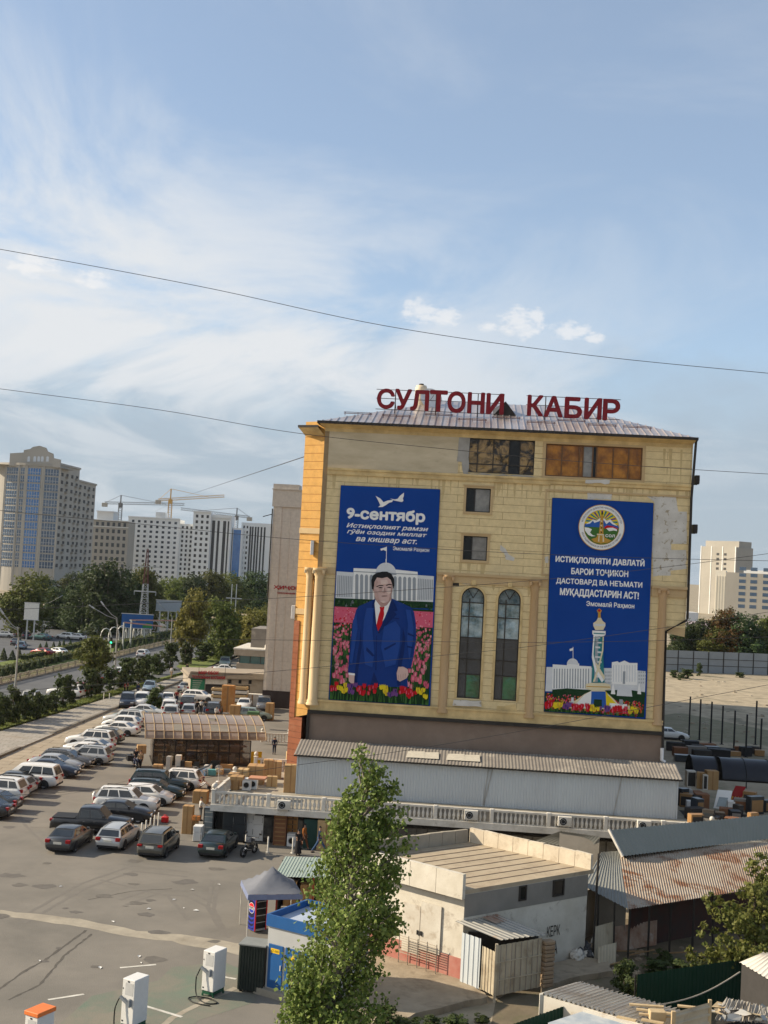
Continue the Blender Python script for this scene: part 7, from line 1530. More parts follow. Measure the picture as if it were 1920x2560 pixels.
tk = MB(); q0_ = pop_pt(0.05)[0]; pts_ = [Vector((0,0,-.05))]+[pop_pt(t)[0]-base for t in (1.6,1.25,1,.8,.6,.4,.25,.12,.05)]; tk.tube(pts_, .1, 8, rr=[.19,.17,.15,.12,.10,.08,.06,.04,.025,.01]); tk.build('trunk', m_barkp, pop)
# broad-leaved tree at the right edge
p = G(1905,2500); mt = thing('mulberry_tree', 'leafy green tree at the right edge in front of the rusty shed', 'tree', (p.x,p.y,0))
def rp(px, py, dy=0): q = D(px,py,p.y+dy); return q-Vector((p.x,p.y,0))
bl = []
for px, py, w_ in ((1900,2160,32),(1880,2220,42),(1920,2240,60),(1850,2290,48),(1900,2310,60),(1810,2272,36),(1780,2250,22),(1835,2350,50),(1890,2380,60),(1800,2395,45),(1850,2410,50),(1760,2410,35),(1930,2180,50),(1735,2385,25),(1770,2330,26),(1950,2330,70)):
    q = rp(px,py,random.uniform(-.7,.7)); s = w_*p.y/FPX; bl.append((q.x,q.y,q.z,s,s,s*.8))
o = link('crown', blobs_crown(bl, 5200, .20, 5, m_lmul), mt)
tk = MB(); tk.tube([(0,0,0),rp(1895,2400),rp(1885,2300),rp(1890,2200)], .1, 7, rr=[.14,.10,.07,.03]); tk.tube([rp(1895,2400),rp(1840,2330),rp(1785,2255)], .05, 5, rr=[.07,.04,.015]); tk.tube([rp(1895,2420),rp(1820,2400),rp(1745,2390)], .05, 5, rr=[.06,.04,.015]); tk.build('trunk', m_bark, mt)
# trees along the road and beyond
T = [('mid',0,52,1592,172,128,'big round sunlit tree at the left edge beside the bright hoarding'), ('dark',0,262,1588,194,150,'largest dark green tree in front of the grey apartment block'), ('dark',1,192,1580,130,100,'dark tree in the shade left of the largest dark tree'),
 ('mid',1,362,1580,172,86,'tall olive tree behind the lattice mast'), ('mid',0,432,1570,132,84,'olive tree right of the lattice mast'), ('dark',1,140,1572,110,90,'dark low tree behind the parked cars in the shade'), ('dark',0,318,1582,150,80,'dark tree between the largest dark tree and the lattice mast'),
 ('dark',0,484,1545,115,86,'green tree in the far tree line left of the tall yellowing tree'), ('mid',1,536,1540,118,80,'green tree in the far tree line, second from the grey building'), ('mid',0,585,1538,112,80,'rounded green tree in the far line behind the yellow tree'), ('dark',1,630,1535,112,84,'dark tree in the far line closest to the grey building'), ('dark',0,690,1535,118,90,'dark tree mostly hidden behind the grey building'),
 ('column',0,476,1662,196,78,'tall yellowing tree with an ivy clad trunk on the roadside lawn'), ('mid',1,556,1650,160,92,'olive green tree on the lawn right of the tall yellowing tree'), ('yellow',0,630,1645,128,84,'bright yellow tree next to the grey building'), ('yellow',1,592,1640,118,70,'yellow green tree between the olive tree and the bright yellow one'), ('mid',0,660,1640,140,76,'green tree tucked against the grey building'),
 ('shrub',0,507,1654,52,60,'rounded dark bush on the lawn at the bend of the road'), ('young',0,240,1733,148,94,'young tree with a pale straight trunk at the roadside'), ('shrub',1,392,1773,62,44,'small round tree standing among the parked cars'), ('shrub',0,545,1640,36,40,'low bush behind the rounded dark bush'),
 ('dark',1,1700,1650,90,60,'dark tree at the right corner of the yellow building'), ('dark',0,1752,1652,110,84,'dark tree behind the sheet fence left of the reddish one'), ('red',0,1802,1655,142,96,'tree with reddish top behind the sheet fence'), ('dark',1,1858,1658,130,110,'wide dark tree behind the sheet fence near the right edge'), ('mid',1,1915,1660,128,90,'green tree behind the sheet fence at the right edge'), ('mid',0,1775,1655,92,70,'lighter green tree at the front behind the sheet fence')] + [(('dark','mid')[i%2],i%2,1985+i*85,1663+i*4,110+(i*37)%40,100,'green tree behind the far end of the sheet fence','trees behind the far end of the sheet fence') for i in range(8)]
for k, v, px, by, h, w_, lab, *gr in T: tree((k,v), px, by, h, w_, lab, 'tree' if k != 'shrub' else 'shrub', gr[0] if gr else None, 'tree' if k != 'shrub' else 'shrub')
r_ = random.Random(31)
for i in range(16): # a further screen of trees seen over the roofs far behind
    px = 120+i*36+r_.uniform(-10,10); tree((('dark','mid')[i%2],(i//2)%2), px, 1512-(px<200)*4+i*1.2, r_.uniform(66,88), r_.uniform(62,84), 'distant green tree in the belt below the white apartment blocks', 'tree', 'belt of distant trees below the apartment blocks')
# ivy on the trunk of the yellowing tree
S = [(3,1816,85,46),(30,1808,98,52),(60,1802,66,42),(84,1797,76,42),(108,1789,54,36),(131,1781,58,36),(156,1770,88,46),(176,1762,60,32),(222,1744,78,40),(242,1737,58,30),(272,1727,64,36),(299,1720,50,30),(317,1713,72,46),(350,1706,64,42),(372,1699,64,42),(397,1686,60,38),(425,1674,72,38),(462,1664,62,34),(-22,1826,90,50)]
for i, (px,by,h,w_) in enumerate(S): tree(('shrub',i%2), px, by, h, w_*1.1, 'dense dark green shrub in the row between lawn strip and road', 'shrub', 'shrubs in a row along the road', 'shrub')
C_1 = [(97,1673,27,15),(80,1676,22,14),(115,1669,21,14),(60,1681,25,16),(40,1686,30,18),(18,1691,28,18),(5,1696,25,16),(135,1661,25,16),(150,1657,28,16),(165,1651,22,14),(180,1646,26,14),(200,1641,24,16),(215,1637,24,14),(100,1627,18,14),(115,1626,22,13),(133,1629,24,14),(148,1626,24,13),(158,1627,28,13),(175,1623,24,12),(8,1651,30,20),(30,1651,25,20),(48,1646,22,16),(70,1690,20,16),(28,1697,22,18)]
for i in range(20):
    t = i/19; C_1.append((288+t*215+r_.uniform(-3,3), 1634-t*50+r_.uniform(-2,2), 24-t*7+r_.uniform(-3,4), 14-t*3))
for i, (px,by,h,w_) in enumerate(C_1): tree(('cone',i%2), px, by, h, w_, 'small clipped conical conifer planted in the median', 'conifer', 'clipped conifers in the median', 'conifer')
W_S = [(1717,1697,26,34,'round green weed bush in front of the sheet fence'),(1684,1694,20,22,'green weed bush at the building corner on the vacant lot'),(1748,1690,34,15,'slim reddish weed on the vacant lot'),(1700,1700,14,18,'low weed next to the round weed bush'),(1850,1694,14,24,'flat weed at the foot of the sheet fence')]
for px,by,h,w_,lab in W_S: tree(('shrub',0), px, by, h, w_, lab, 'bush', None, 'weed_bush')
for i,(px,by,h,w_) in enumerate(((1000,2566,30,60),(1075,2556,26,50),(1140,2562,30,60),(1200,2548,22,40),(962,2575,70,60),(1040,2580,40,70),(1560,2480,90,60),(1590,2500,70,50),(1640,2425,36,60),(1700,2440,50,90),(1780,2460,70,110),(1655,2400,36,44))):
    tree(('shrub',i%2), px, by+8, h, w_, 'straggly green weeds growing at the edge of the concrete pad and yard', 'weeds', 'weeds round the yard', 'weeds')
# hedges in the median
def hedge(label, a, b, wd, h, seed):
    p, q = G(*a), G(*b); d = q-p; t = thing('hedge', label, 'hedge', (p.x,p.y,.14)); r = random.Random(seed); mb = MB(); L = d.length; u = d.normalized(); n = Vector((-u.y,u.x,0))
    for i in range(int(L*42)): x = r.uniform(0,L); v = r.uniform(-1,1)*wd/2; zz = h*r.uniform(.1,1.05); leaf(mb, u*x+n*v+Vector((0,0,zz)), Vector((r.gauss(0,.5),r.gauss(0,.5)-.3,r.gauss(.6,.4))).normalized(), .30, r)
    mb.build('foliage', m_lm, t)
    mb = MB(); mb.slab([(n*wd*.4)[:2],(n*-wd*.4)[:2],(d-n*wd*.4)[:2],(d+n*wd*.4)[:2]], 0, h*.8); mb.build('inner_growth', mat('hedge_twigs', (.03,.04,.015), .95), t)
hedge('long clipped hedge behind the median fence at the left', (-60,1700), (228,1634), 2.2, 1.1, 1); hedge('clipped hedge behind the median fence at the right', (285,1622), (505,1574), 2.0, 1.3, 2); hedge('hedge along the far carriageway', (60,1652), (250,1606), 1.5, .9, 3)
# grass tufts on the lawns
mb = MB(); r_ = random.Random(6)
def tuft_area(a, b, c, d, n):
    for i in range(n):
        u, v = r_.random(), r_.random(); p = Vector(a).lerp(Vector(b),u).lerp(Vector(d).lerp(Vector(c),u),v); s = r_.uniform(.08,.2); an = r_.uniform(0,6.28); mb.add([(p.x-s*.3*cos(an),p.y-s*.3*sin(an),.12),(p.x+s*.3*cos(an),p.y+s*.3*sin(an),.12),(p.x+r_.uniform(-.06,.06),p.y,.12+s*1.2)], [(0,1,2)])
tuft_area((*s0,0),(*s1,0),(*r1,0),(*r0,0),5000)
tag(mb.build('grass', leafmat('grass_blade', (.09,.125,.025), (.16,.17,.05), .3)), kind='stuff')
# ================================================================== far buildings, cranes, masts
def windows(parent, rects, m, name='window', y=-.06, cap=100, frame=None):
    """rects (x0,x1,z0,z1) on the front; the largest ones as parts of their own, the rest as one"""
    rest = MB(); cache = {}
    for i, (x0,x1,z0,z1) in enumerate(rects):
        if i < cap:
            k = (round(x1-x0,2), round(z1-z0,2))
            if k not in cache:
                mb = MB(); mb.box(0,k[0],0,.055,0,k[1]); 
                cache[k] = mb.build(name, m, mesh_only=True)
            o = link(name, cache[k], parent); o.location = (x0, y, z0)
        else: rest.box(x0,x1,y,y+.055,z0,z1)
    if rest.v: tag(rest.build('more_'+name+'s', m, parent), kind='stuff')
m_apw = mat('white_render', (.76,.76,.74), .85, (.68,.68,.66), .06); m_apg = mat('grey_beige_render', (.36,.335,.29), .9, (.31,.29,.25), .06); m_apb = mat('beige_render', (.40,.375,.33), .9, (.35,.33,.29), .06); m_apl = mat('sun_painted_render', (.72,.67,.56), .85, (.66,.61,.5), .06)  # last render is paler: sunlight painted into the far towers' lit sides
m_win = glassmat('far_window_glass', (.035,.045,.055), .1, (.06,.07,.08), .2); m_winb = glassmat('blue_curtain_glass', (.025,.12,.34), .1, (.05,.18,.42), .25); m_wind = glassmat('dark_blue_glazing', (.04,.075,.13), .1, (.08,.12,.18), .3); m_hole = mat('dark_window_opening', (.045,.045,.045), .8, (.07,.07,.07), .3); m_wframe = mat('white_window_bars', (.45,.46,.46), .7)
def block(name, label, px0, px1, ptop, y, depth, m, cat='apartment block', rz=0):
    a, b = D(px0,ptop,y), D(px1,ptop,y); t = thing(name, label, cat, (a.x,a.y,0), rz); L_ = (b-a).length; H_ = (a.z+b.z)/2
    mb = MB(); mb.box(0,L_,0,depth,0,H_); mb.build('wall', m, t); return t, L_, H_
# tower with a bowed glazed front
TY = 495.; sc = TY/FPX
ta = D(-60,1300,TY); tw = thing('glazed_tower', 'tall beige residential tower with blue glazed bays and a curved crown', 'apartment block', (ta.x,TY,0))
def tx(px): return D(px,1300,TY).x-ta.x
ztop = D(60,1163,TY).z; zc_ = D(85,1116,TY).z; FH = 3.2; nF = int(ztop/FH)
def bow(x): u = (x-tx(35))/(tx(137)-tx(35)); return 7*min(1.3,abs(u-.38))**2     # the front bows towards us
def bowed(mb, x0, x1, z0, z1, dy=0, n=3, mi=0):
    for i in range(n):
        a, b = lerp(x0,x1,i/n), lerp(x0,x1,(i+1)/n); mb.add([(a,bow(a)+dy,z0),(b,bow(b)+dy,z0),(b,bow(b)+dy,z1),(a,bow(a)+dy,z1)], [(0,1,2,3)], mi)
xe = tx(137); mb = MB(); bowed(mb, tx(-60), xe, 0, ztop, 0, 16); mb.add([(tx(-60),0,ztop),(xe,bow(xe),ztop),(xe+2,bow(xe)+16,ztop),(tx(-60),20,ztop)],[(0,1,2,3)]); mb.build('wall', m_apb, tw)
for i, (pa_, pb_, m) in enumerate(((3,36,m_wind),(43,54,m_wind),(62,94,m_winb),(104,136,m_wind))):
    x0_, x1_ = tx(pa_)+1.3*0, tx(pb_)
    for f in range(3, nF-0):
        z = f*FH; mb = MB(); bowed(mb, x0_, x1_, z+.35, z+FH-.25, -.12, 3); g = mb.build('glazed_bay', m, tw)
        mb = MB(); k = 5 if pb_-pa_ > 20 else 2
        for q in range(k+1): x = lerp(x0_,x1_,q/k); mb.box(x-.09,x+.09,bow(x)-.24,bow(x)-.13,z+.35,z+FH-.25)
        bowed(mb, x0_, x1_, z+1.25, z+1.4, -.17, 2); mb.build('glazing_bar', m_wframe, g)
mb = MB()
for px_ in (0,38,56,60,98,102,138): x = tx(px_); mb.box(x-.35,x+.35,bow(x)-.35,bow(x),2,ztop)
mb.build('pier', m_apb, tw)
mb = MB(); bowed(mb, tx(-60)-.4, xe+.4, ztop, ztop+1.0, -.6, 12); bowed(mb, tx(-60), xe, ztop+1, ztop+1.01, -.3, 12); mb.build('cornice', m_apg, tw)
def crown(pts): return [(tx(px), D(px,py,TY).z) for px,py in pts]
cr = crown([(12,1163),(12,1132),(46,1130),(46,1124),(62,1121),(68,1116),(85,1113),(101,1118),(106,1127),(120,1133),(122,1144),(140,1148),(140,1168)])
mb = MB(); mb.wall(cr, 1.0, 2.0); mb.build('roof_crown', m_apb, tw)
for px_ in (60,75,85,94,107): mb = MB(); x = tx(px_); w_ = .55; z0_ = D(px_,1153,TY).z; mb.wall([(x-w_,z0_),(x+w_,z0_),(x+w_,z0_+1.7),(x+w_*.6,z0_+2.2),(x-w_*.6,z0_+2.2),(x-w_,z0_+1.7)], .9, .99); mb.build('crown_opening', mat('pale_sky_opening', (.62,.66,.70), .8), tw)
# the receding side wings of the same tower, with balconies
def sidewing(label, px0, px1, ptop0, y0, y1, m, cols, name='apartment_wing'):
    a, b = D(px0,ptop0,y0), D(px1,ptop0+8,y1); loc, rz, L_ = facing(a, b); H_ = (a.z+b.z)/2; t = thing(name, label, 'apartment block', loc, rz)
    mb = MB(); mb.box(0,L_,0,14,0,H_); mb.box(-.3,L_+.3,-.5,14,H_,H_+.8); mb.build('wall', m, t); nf = int(H_/3.2); R_ = []
    for f in range(3,nf):
        for c in range(cols): x = L_*(c+.3)/cols; R_.append((x, x+L_*.42/cols, f*3.2+.9, f*3.2+2.4))
    windows(t, R_, m_hole); 
    for c in range(0,cols,2):
        mb = MB(); x = L_*(c+.12)/cols
        for f in range(3,nf): mb.box(x,x+L_*.30/cols,-1.1,-.0,f*3.2+.3,f*3.2+1.25)
        mb.build('balcony_stack', m_apg, t)
    return t
sidewing('beige apartment wing with stacked balconies right of the glazed tower', 138, 200, 1163, TY+bow(xe)-.5, 528, m_apb, 5)
sidewing('lower beige apartment wing at the right end of the tower group', 196, 240, 1205, 531, 560, m_apb, 4)
# grey block and the long white block under construction
def grid(L_, H_, x0, x1, cols, z0, z1, rows, fw=.5, fh=.55): 
    cw_, rh = (x1-x0)/cols, (z1-z0)/rows; return [(x0+cw_*(c+.5-fw/2), x0+cw_*(c+.5+fw/2), z0+rh*(r+.5-fh/2), z0+rh*(r+.5+fh/2)) for r in range(rows-1,-1,-1) for c in range(cols)]
t, L_, H_ = block('grey_apartment_block', 'grey beige apartment block left of the long white block', 232, 322, 1302, 600, 16, m_apg); mb = MB(); mb.box(2,10,-.0,12,H_,H_+4.2); mb.box(1.6,10.4,-.4,12,H_+4.2,H_+4.8); mb.build('roof_house', m_apw, t)
windows(t, grid(L_,H_,1,L_-.5,6,6,H_,int(H_/3.05)-2), m_win); mb = MB(); mb.box(-.3,L_,-.4,0,H_-3.2,H_-2.9); mb.box(-.3,L_,-.5,0,H_,H_+.4); mb.build('cornice', m_apw, t)
t, L_, H_ = block('white_apartment_block', 'long white apartment block with dark square windows below the yellow crane', 322, 450, 1296, 630, 16, m_apw)
windows(t, grid(L_,H_,.8,L_-.5,8,5,H_-.6,12,.42,.5), m_win); mb = MB(); mb.box(-.3,L_+.2,-.5,0,H_,H_+.6); mb.box(14,19,0,8,H_,H_+3.4)
for i in range(0,9): x = L_*i/8; mb.box(x-.12,x+.12,-.14,0,4,H_)
mb.build('cornice', m_apw, t)
t, L_, H_ = block('white_apartment_tower', 'white apartment tower with black window strips in the middle of the white row', 450, 486, 1310, 632, 16, m_apw); windows(t, grid(L_,H_,.5,L_-.3,3,5,H_-.6,12,.45,.55), m_hole)
t, L_, H_ = block('white_corner_block', 'taller white block with a rounded dark glazed corner', 484, 528, 1281, 630, 18, m_apw); windows(t, grid(L_,H_,.6,L_-.3,3,5,H_-.6,12,.45,.52), m_hole); mb = MB(); mb.box(-.3,L_+.3,-.5,0,H_,H_+.7); mb.build('cornice', m_apw, t)
t, L_, H_ = block('striped_white_block', 'white block with tall dark vertical window stripes', 528, 579, 1288, 634, 18, m_apw)
windows(t, [(x, x+w_, 6, H_-3) for x, w_ in ((.8,1.6),(3.6,1.2),(6.6,1.6),(9.0,.8))], m_hole, 'window_strip'); mb = MB(); mb.box(-.3,L_+.3,-.6,0,H_-1.6,H_); mb.build('cornice', m_apw, t)
t, L_, H_ = block('blue_glass_block', 'slim blue glazed block between two white striped blocks', 583, 606, 1320, 640, 18, m_apw); windows(t, [(.3,L_-.6,5,H_-1)], m_winb, 'glass_front')
t, L_, H_ = block('far_white_block', 'pale block with dark stripes beside the grey building', 604, 685, 1308, 650, 18, m_apw); windows(t, [(L_*f, L_*f+.9, 6, H_-2) for f in (.26,.33,.42,.50,.60,.7)], m_hole, 'window_strip'); windows(t, grid(L_,H_,.6,L_*.24,2,6,H_-1,11,.45,.5), m_hole)
t, L_, H_ = block('white_base_block', 'low white block filling the row behind the trees', 322, 690, 1322, 665, 18, m_apw)
# right-hand far towers
a = D(1752,1400,720); b = D(1840,1404,700); loc, rz, L_ = facing(a,b); H_ = D(1760,1366,720).z; t = thing('cream_tower', 'tall cream tower with a sunlit left side at the right edge', 'apartment block', loc, rz)
mb = MB(); mb.box(0,L_,0,16,0,H_); mb.box(0,L_*.95,4,16,H_,H_+3.6); mb.build('wall', m_apg, t); lw_ = D(1722,1400,735)-a; 
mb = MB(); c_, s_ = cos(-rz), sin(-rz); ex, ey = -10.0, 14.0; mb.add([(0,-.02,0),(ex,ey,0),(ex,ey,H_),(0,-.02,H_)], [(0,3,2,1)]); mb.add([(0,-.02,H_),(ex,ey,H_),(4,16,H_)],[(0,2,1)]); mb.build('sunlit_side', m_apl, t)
dirv = Vector((ex,ey,0)).normalized(); nrm = Vector((-dirv.y,dirv.x,0)); nrm = nrm if nrm.x < 0 else -nrm
for f in range(3,14):
    for k in (.18,.5,.8):
        p = dirv*17.2*k+nrm*.05; mb = MB(); mb.bar(p+Vector((0,0,f*H_/14+.9)), p+dirv*2.6+Vector((0,0,f*H_/14+.9)), .1, 1.3); mb.build('window', m_win, t)
windows(t, grid(L_,H_,L_*.38,L_*.80,2,6,H_-3,11,.36,.5), m_hole); mb = MB()
for f in (0,.3,.62,.98): mb.box(L_*f-.25,L_*f+.25,-.2,0,0,H_+.3)
mb.build('white_edge', m_apw, t)
a = D(1815,1430,600); b = D(1975,1438,590); loc, rz, L_ = facing(a,b); H_ = a.z; t = thing('grey_office_block', 'grey office block with rows of dark glazing at the right edge', 'office block', loc, rz); mb = MB(); mb.box(0,L_,0,15,0,H_); mb.build('wall', m_apg, t)
rects = []
for x0_ in (6.4,11.8,17.8,22.5):
    for f in range(2,9): rects.append((x0_, x0_+3.2, f*3.1+.8, f*3.1+2.5))
windows(t, rects, m_wind); mb = MB(); mb.box(8.5,24,0,6,H_,H_+1.6); mb.build('roof_frame', m_apw, t)
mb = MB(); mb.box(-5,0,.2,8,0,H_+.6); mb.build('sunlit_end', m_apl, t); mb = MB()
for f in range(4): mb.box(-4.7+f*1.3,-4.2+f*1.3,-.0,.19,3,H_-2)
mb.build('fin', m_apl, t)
pa = G(1716,1640); t = thing('pink_roofed_house', 'low house with a pale pink sheet roof behind the sheet fence', 'house', (pa.x,330,0)); q = D(1700,1553,330); q2 = D(1795,1553,330)
x0_, x1_ = q.x-pa.x, q2.x-pa.x; zz = D(1740,1575,330).z; mb = MB(); mb.box(x0_+.5,x1_-.5,0,8,0,zz); mb.build('wall', mat('dark_red_wall', (.13,.06,.06), .9), t); mb = MB(); mb.add([(x0_,-.4,zz),(x1_,-.4,zz),(x1_-1,5,q.z),(x0_+1,5,q.z)], [(0,1,2,3)]); mb.build('roof', mat('pink_sheet_roof', (.42,.34,.36), .6), t)
t, L_, H_ = block('white_hut', 'small white flat building left of the pink roofed house', 1715, 1746, 1531, 345, 6, m_apw, 'hut')
# cranes
def lattice(mb, p, q, w_, k, r=.09):
    p, q = Vector(p), Vector(q); d = q-p; u = d.normalized(); up = Vector((0,1,0)); s = u.cross(up).normalized()*w_/2; f = up*w_/2; ch = [s+f, s-f, -s-f, -s+f]
    for c in ch: mb.bar(p+c, q+c, r*1.5)
    for i in range(k):
        a, b = p+d*(i/k), p+d*((i+1)/k)
        for j in range(4): mb.bar(a+ch[j], b+ch[(j+1)%4], r); 
def crane(label, mast, top, jl, jr, y, m, mj=None):
    a, b = D(*mast,y), D(*top,y); t = thing('tower_crane', label, 'crane', (b.x,y,0)); o = Vector((b.x,y,0)); l, r = D(*jl,y), D(*jr,y); cz = l.lerp(r, (b.x-l.x)/(r.x-l.x)).z
    mb = MB(); lattice(mb, (0,0,0), (0,0,cz), 2.2, 34, .16); mb.build('mast', m, t); mb = MB(); lattice(mb, (0,0,cz), l-o, 1.5, 10, .14); lattice(mb, (0,0,cz), r-o, 1.5, 22, .14); mb.build('jib', mj or m, t)
    mb = MB(); mb.bar((0,0,cz),(0,0,b.z), .7); mb.tube([(0,0,b.z),l-o], .12, 4); mb.tube([(0,0,b.z),(r-o)*.7+Vector((0,0,cz*.3))], .12, 4); mb.build('apex', m, t); mb = MB(); mb.bbox(-1.2,1.0,-1.2,1.2,cz-3,cz,.1); mb.build('cab', m, t); e = l-o; e2 = r-o; sh_ = e if e.length < e2.length else e2; mb = MB(); mb.bbox(sh_.x-1.8,sh_.x+1.8,-1,1,sh_.z-2.6,sh_.z,.1); mb.build('counterweight', m_apg, t)
m_cry = mat('crane_yellow', (.55,.33,.09), .6); m_crg = mat('crane_grey', (.15,.15,.15), .6)
crane('yellow tower crane above the white apartment block', (420,1285), (428,1222), (396,1250), (561,1240), 780, m_cry); crane('grey tower crane left of the yellow one', (297,1296), (303,1238), (262,1257), (461,1261), 800, m_crg); crane('small grey tower crane above the striped blocks', (590,1306), (593,1270), (624,1293), (452,1272), 820, m_crg)
# red and white lattice mast
p = G(355,1604); h = D(365,1372,p.y).z; t = thing('lattice_mast', 'red and white lattice mast with crossarms behind the blue billboard', 'mast', (p.x,p.y,0)); m_mw = mat('mast_white', (.5,.5,.48), .7); m_mr = mat('mast_red', (.16,.06,.05), .7)
def taper(mb, z0, z1, k):
    w0_ = lambda z: .95*(1-z/h)+.12
    for i in range(k):
        a, b = lerp(z0,z1,i/k), lerp(z0,z1,(i+1)/k); A = [(sx*w0_(a),sy*w0_(a),a) for sx,sy in ((1,1),(1,-1),(-1,-1),(-1,1))]; B = [(sx*w0_(b),sy*w0_(b),b) for sx,sy in ((1,1),(1,-1),(-1,-1),(-1,1))]
        for j in range(4): mb.bar(A[j],B[j],.11); mb.bar(A[j],B[(j+1)%4],.06); mb.bar(B[j],B[(j+1)%4],.06)
mb = MB(); taper(mb, 0, h*.62, 12); mb.build('lower_mast', m_mw, t); mb = MB(); taper(mb, h*.62, h, 7); mb.build('upper_mast', m_mr, t); mb = MB(); z = D(352,1478,p.y).z; mb.bar((-2.3,0,z),(2.3,0,z), .22); mb.bar((-2.3,0,z-.8),(-2.3,0,z), .1); mb.bar((2.3,0,z-.8),(2.3,0,z), .1); z = D(362,1416,p.y).z; mb.bar((-3,0,z),(3,0,z), .2); mb.build('crossarm', m_mw, t)
p = G(579,1560); t = thing('small_mast', 'thin white mast between the far trees', 'mast', (p.x,p.y,0)); h = D(580,1460,p.y).z; mb = MB(); mb.bar((-.5,0,0),(-.5,0,h), .25); mb.bar((.8,0,0),(.8,0,h), .25); mb.bar((-2,0,h-4),(2.4,0,h-4), .25); mb.build('frame', m_mw, t)
# billboards
def hoarding(label, px0, py0, px1, py1, basey, m, legs=2, name='billboard'):
    p = G((px0+px1)/2, basey); a, b = D(px0,py0,p.y), D(px1,py1,p.y); t = thing(name, label, 'billboard', (a.x,p.y,0)); L_ = b.x-a.x
    mb = MB(); mb.box(0,L_,0,.3,b.z,a.z); mb.build('panel', m, t); mb = MB(); e = .12; mb.box(-e,L_+e,-.05,.35,a.z,a.z+e); mb.box(-e,L_+e,-.05,.35,b.z-e,b.z); mb.build('frame', m_mw if m is not m_bbb else m_kgrey, t)
    for i in range(legs): mb = MB(); x = L_*(i+.5)/legs; mb.bar((x,.15,0),(x,.15,b.z-e), .25); mb.build('leg', m_mw, t)
    return t, L_, a.z, b.z
m_bbb = mat('billboard_blue', (.02,.10,.30), .6, (.02,.085,.26), .5)
t, L_, za, zb_ = hoarding('blue road billboard with a green patch below the lattice mast', 305, 1534, 381, 1572, 1612, m_bbb)
mb = MB(); mb.wall([(L_*.68,zb_+.1),(L_*.98,zb_+.1),(L_*.98,zb_+1.0),(L_*.8,zb_+1.1),(L_*.68,zb_+.5)], -.02, -.004); mb.build('green_print', mat('billboard_green', (.03,.2,.06), .6), t); mb = MB(); mb.box(L_*.25,L_*.45,-.02,-.004,zb_+1.4,zb_+1.65); mb.box(L_*.2,L_*.5,-.02,-.004,zb_+.8,zb_+1.0); mb.build('white_print', m_white, t)
hoarding('pale grey hoarding on a steel frame behind the leaning lamp', 391, 1500, 452, 1529, 1590, mat('pale_grey_panel', (.36,.40,.44), .6), 3); hoarding('bright white hoarding lit by the sun behind the big round tree', 62, 1507, 95, 1550, 1600, mat('bright_white_panel', (.78,.74,.66), .6), 2)
# gantry arms over the road, arches in the median
def gantry(label, base, top, end):
    p = G(*base); a, b = D(*top,p.y), D(*end,p.y); t = thing('gantry', label, 'gantry', (p.x,p.y,0)); mb = MB(); mb.tube([(0,0,0),a-Vector((p.x,p.y,0))], .16, 6); mb.build('post', m_mw, t); mb = MB(); mb.bar(a-Vector((p.x,p.y,0)), b-Vector((p.x,p.y,0)), .22); mb.build('arm', mat('gantry_arm', (.40,.22,.18), .6), t)
gantry('sign gantry with a long arm below the blue billboard, left post', (306,1630), (310,1556), (405,1566)); gantry('sign gantry with a reddish arm below the blue billboard, right post', (325,1622), (329,1550), (440,1552))
for i in range(8):
    px = 259+i*20.3; p = G(px+4, 1622-i*4.2); t = thing('garden_arch', 'thin white metal arch standing in the median garden', 'arch', (p.x,p.y,.14), .3, 'white arches in the median'); mb = MB(); h = 3.8; w_ = 1.0
    mb.tube([(-w_,0,0),(-w_,0,h*.6)]+[(-w_*cos(k*pi/6),0,h*.6+h*.4*sin(k*pi/6)) for k in range(7)]+[(w_,0,0)], .07, 5); mb.tube([(-w_,.7,0),(-w_,.7,h*.6)]+[(-w_*cos(k*pi/6),.7,h*.6+h*.4*sin(k*pi/6)) for k in range(7)]+[(w_,.7,0)], .07, 5); mb.build('hoop', m_mw, t)
# median fence of white lattice
t = thing('median_fence', 'low cream lattice fence along the edge of the median', 'fence', (qa[0],qa[1],0)); d = Vector((qb[0]-qa[0],qb[1]-qa[1],0)); L_ = d.length; u = d.normalized(); m_lat = mat('cream_lattice', (.40,.34,.25), .85, (.30,.25,.18), 1)
mb = MB(); mb.bar(Vector((0,0,.98)), d+Vector((0,0,.98)), .1, .1); mb.bar(Vector((0,0,.12)), d+Vector((0,0,.12)), .25, .24); mb.build('rail', m_lat, t); mb = MB(); k = int(L_/.55)
for i in range(k):
    a, b = u*(L_*i/k), u*(L_*(i+1)/k); mb.bar(a+Vector((0,0,.2)), b+Vector((0,0,.95)), .08); mb.bar(b+Vector((0,0,.2)), a+Vector((0,0,.95)), .08)
mb.build('lattice', m_lat, t); pm = MB(); pm.bbox(-.12,.12,-.12,.12,0,1.1,.02); pme = pm.build('post', m_lat, mesh_only=True)
for i in range(90): o = link('post', pme, t); o.location = u*(3.3*i)
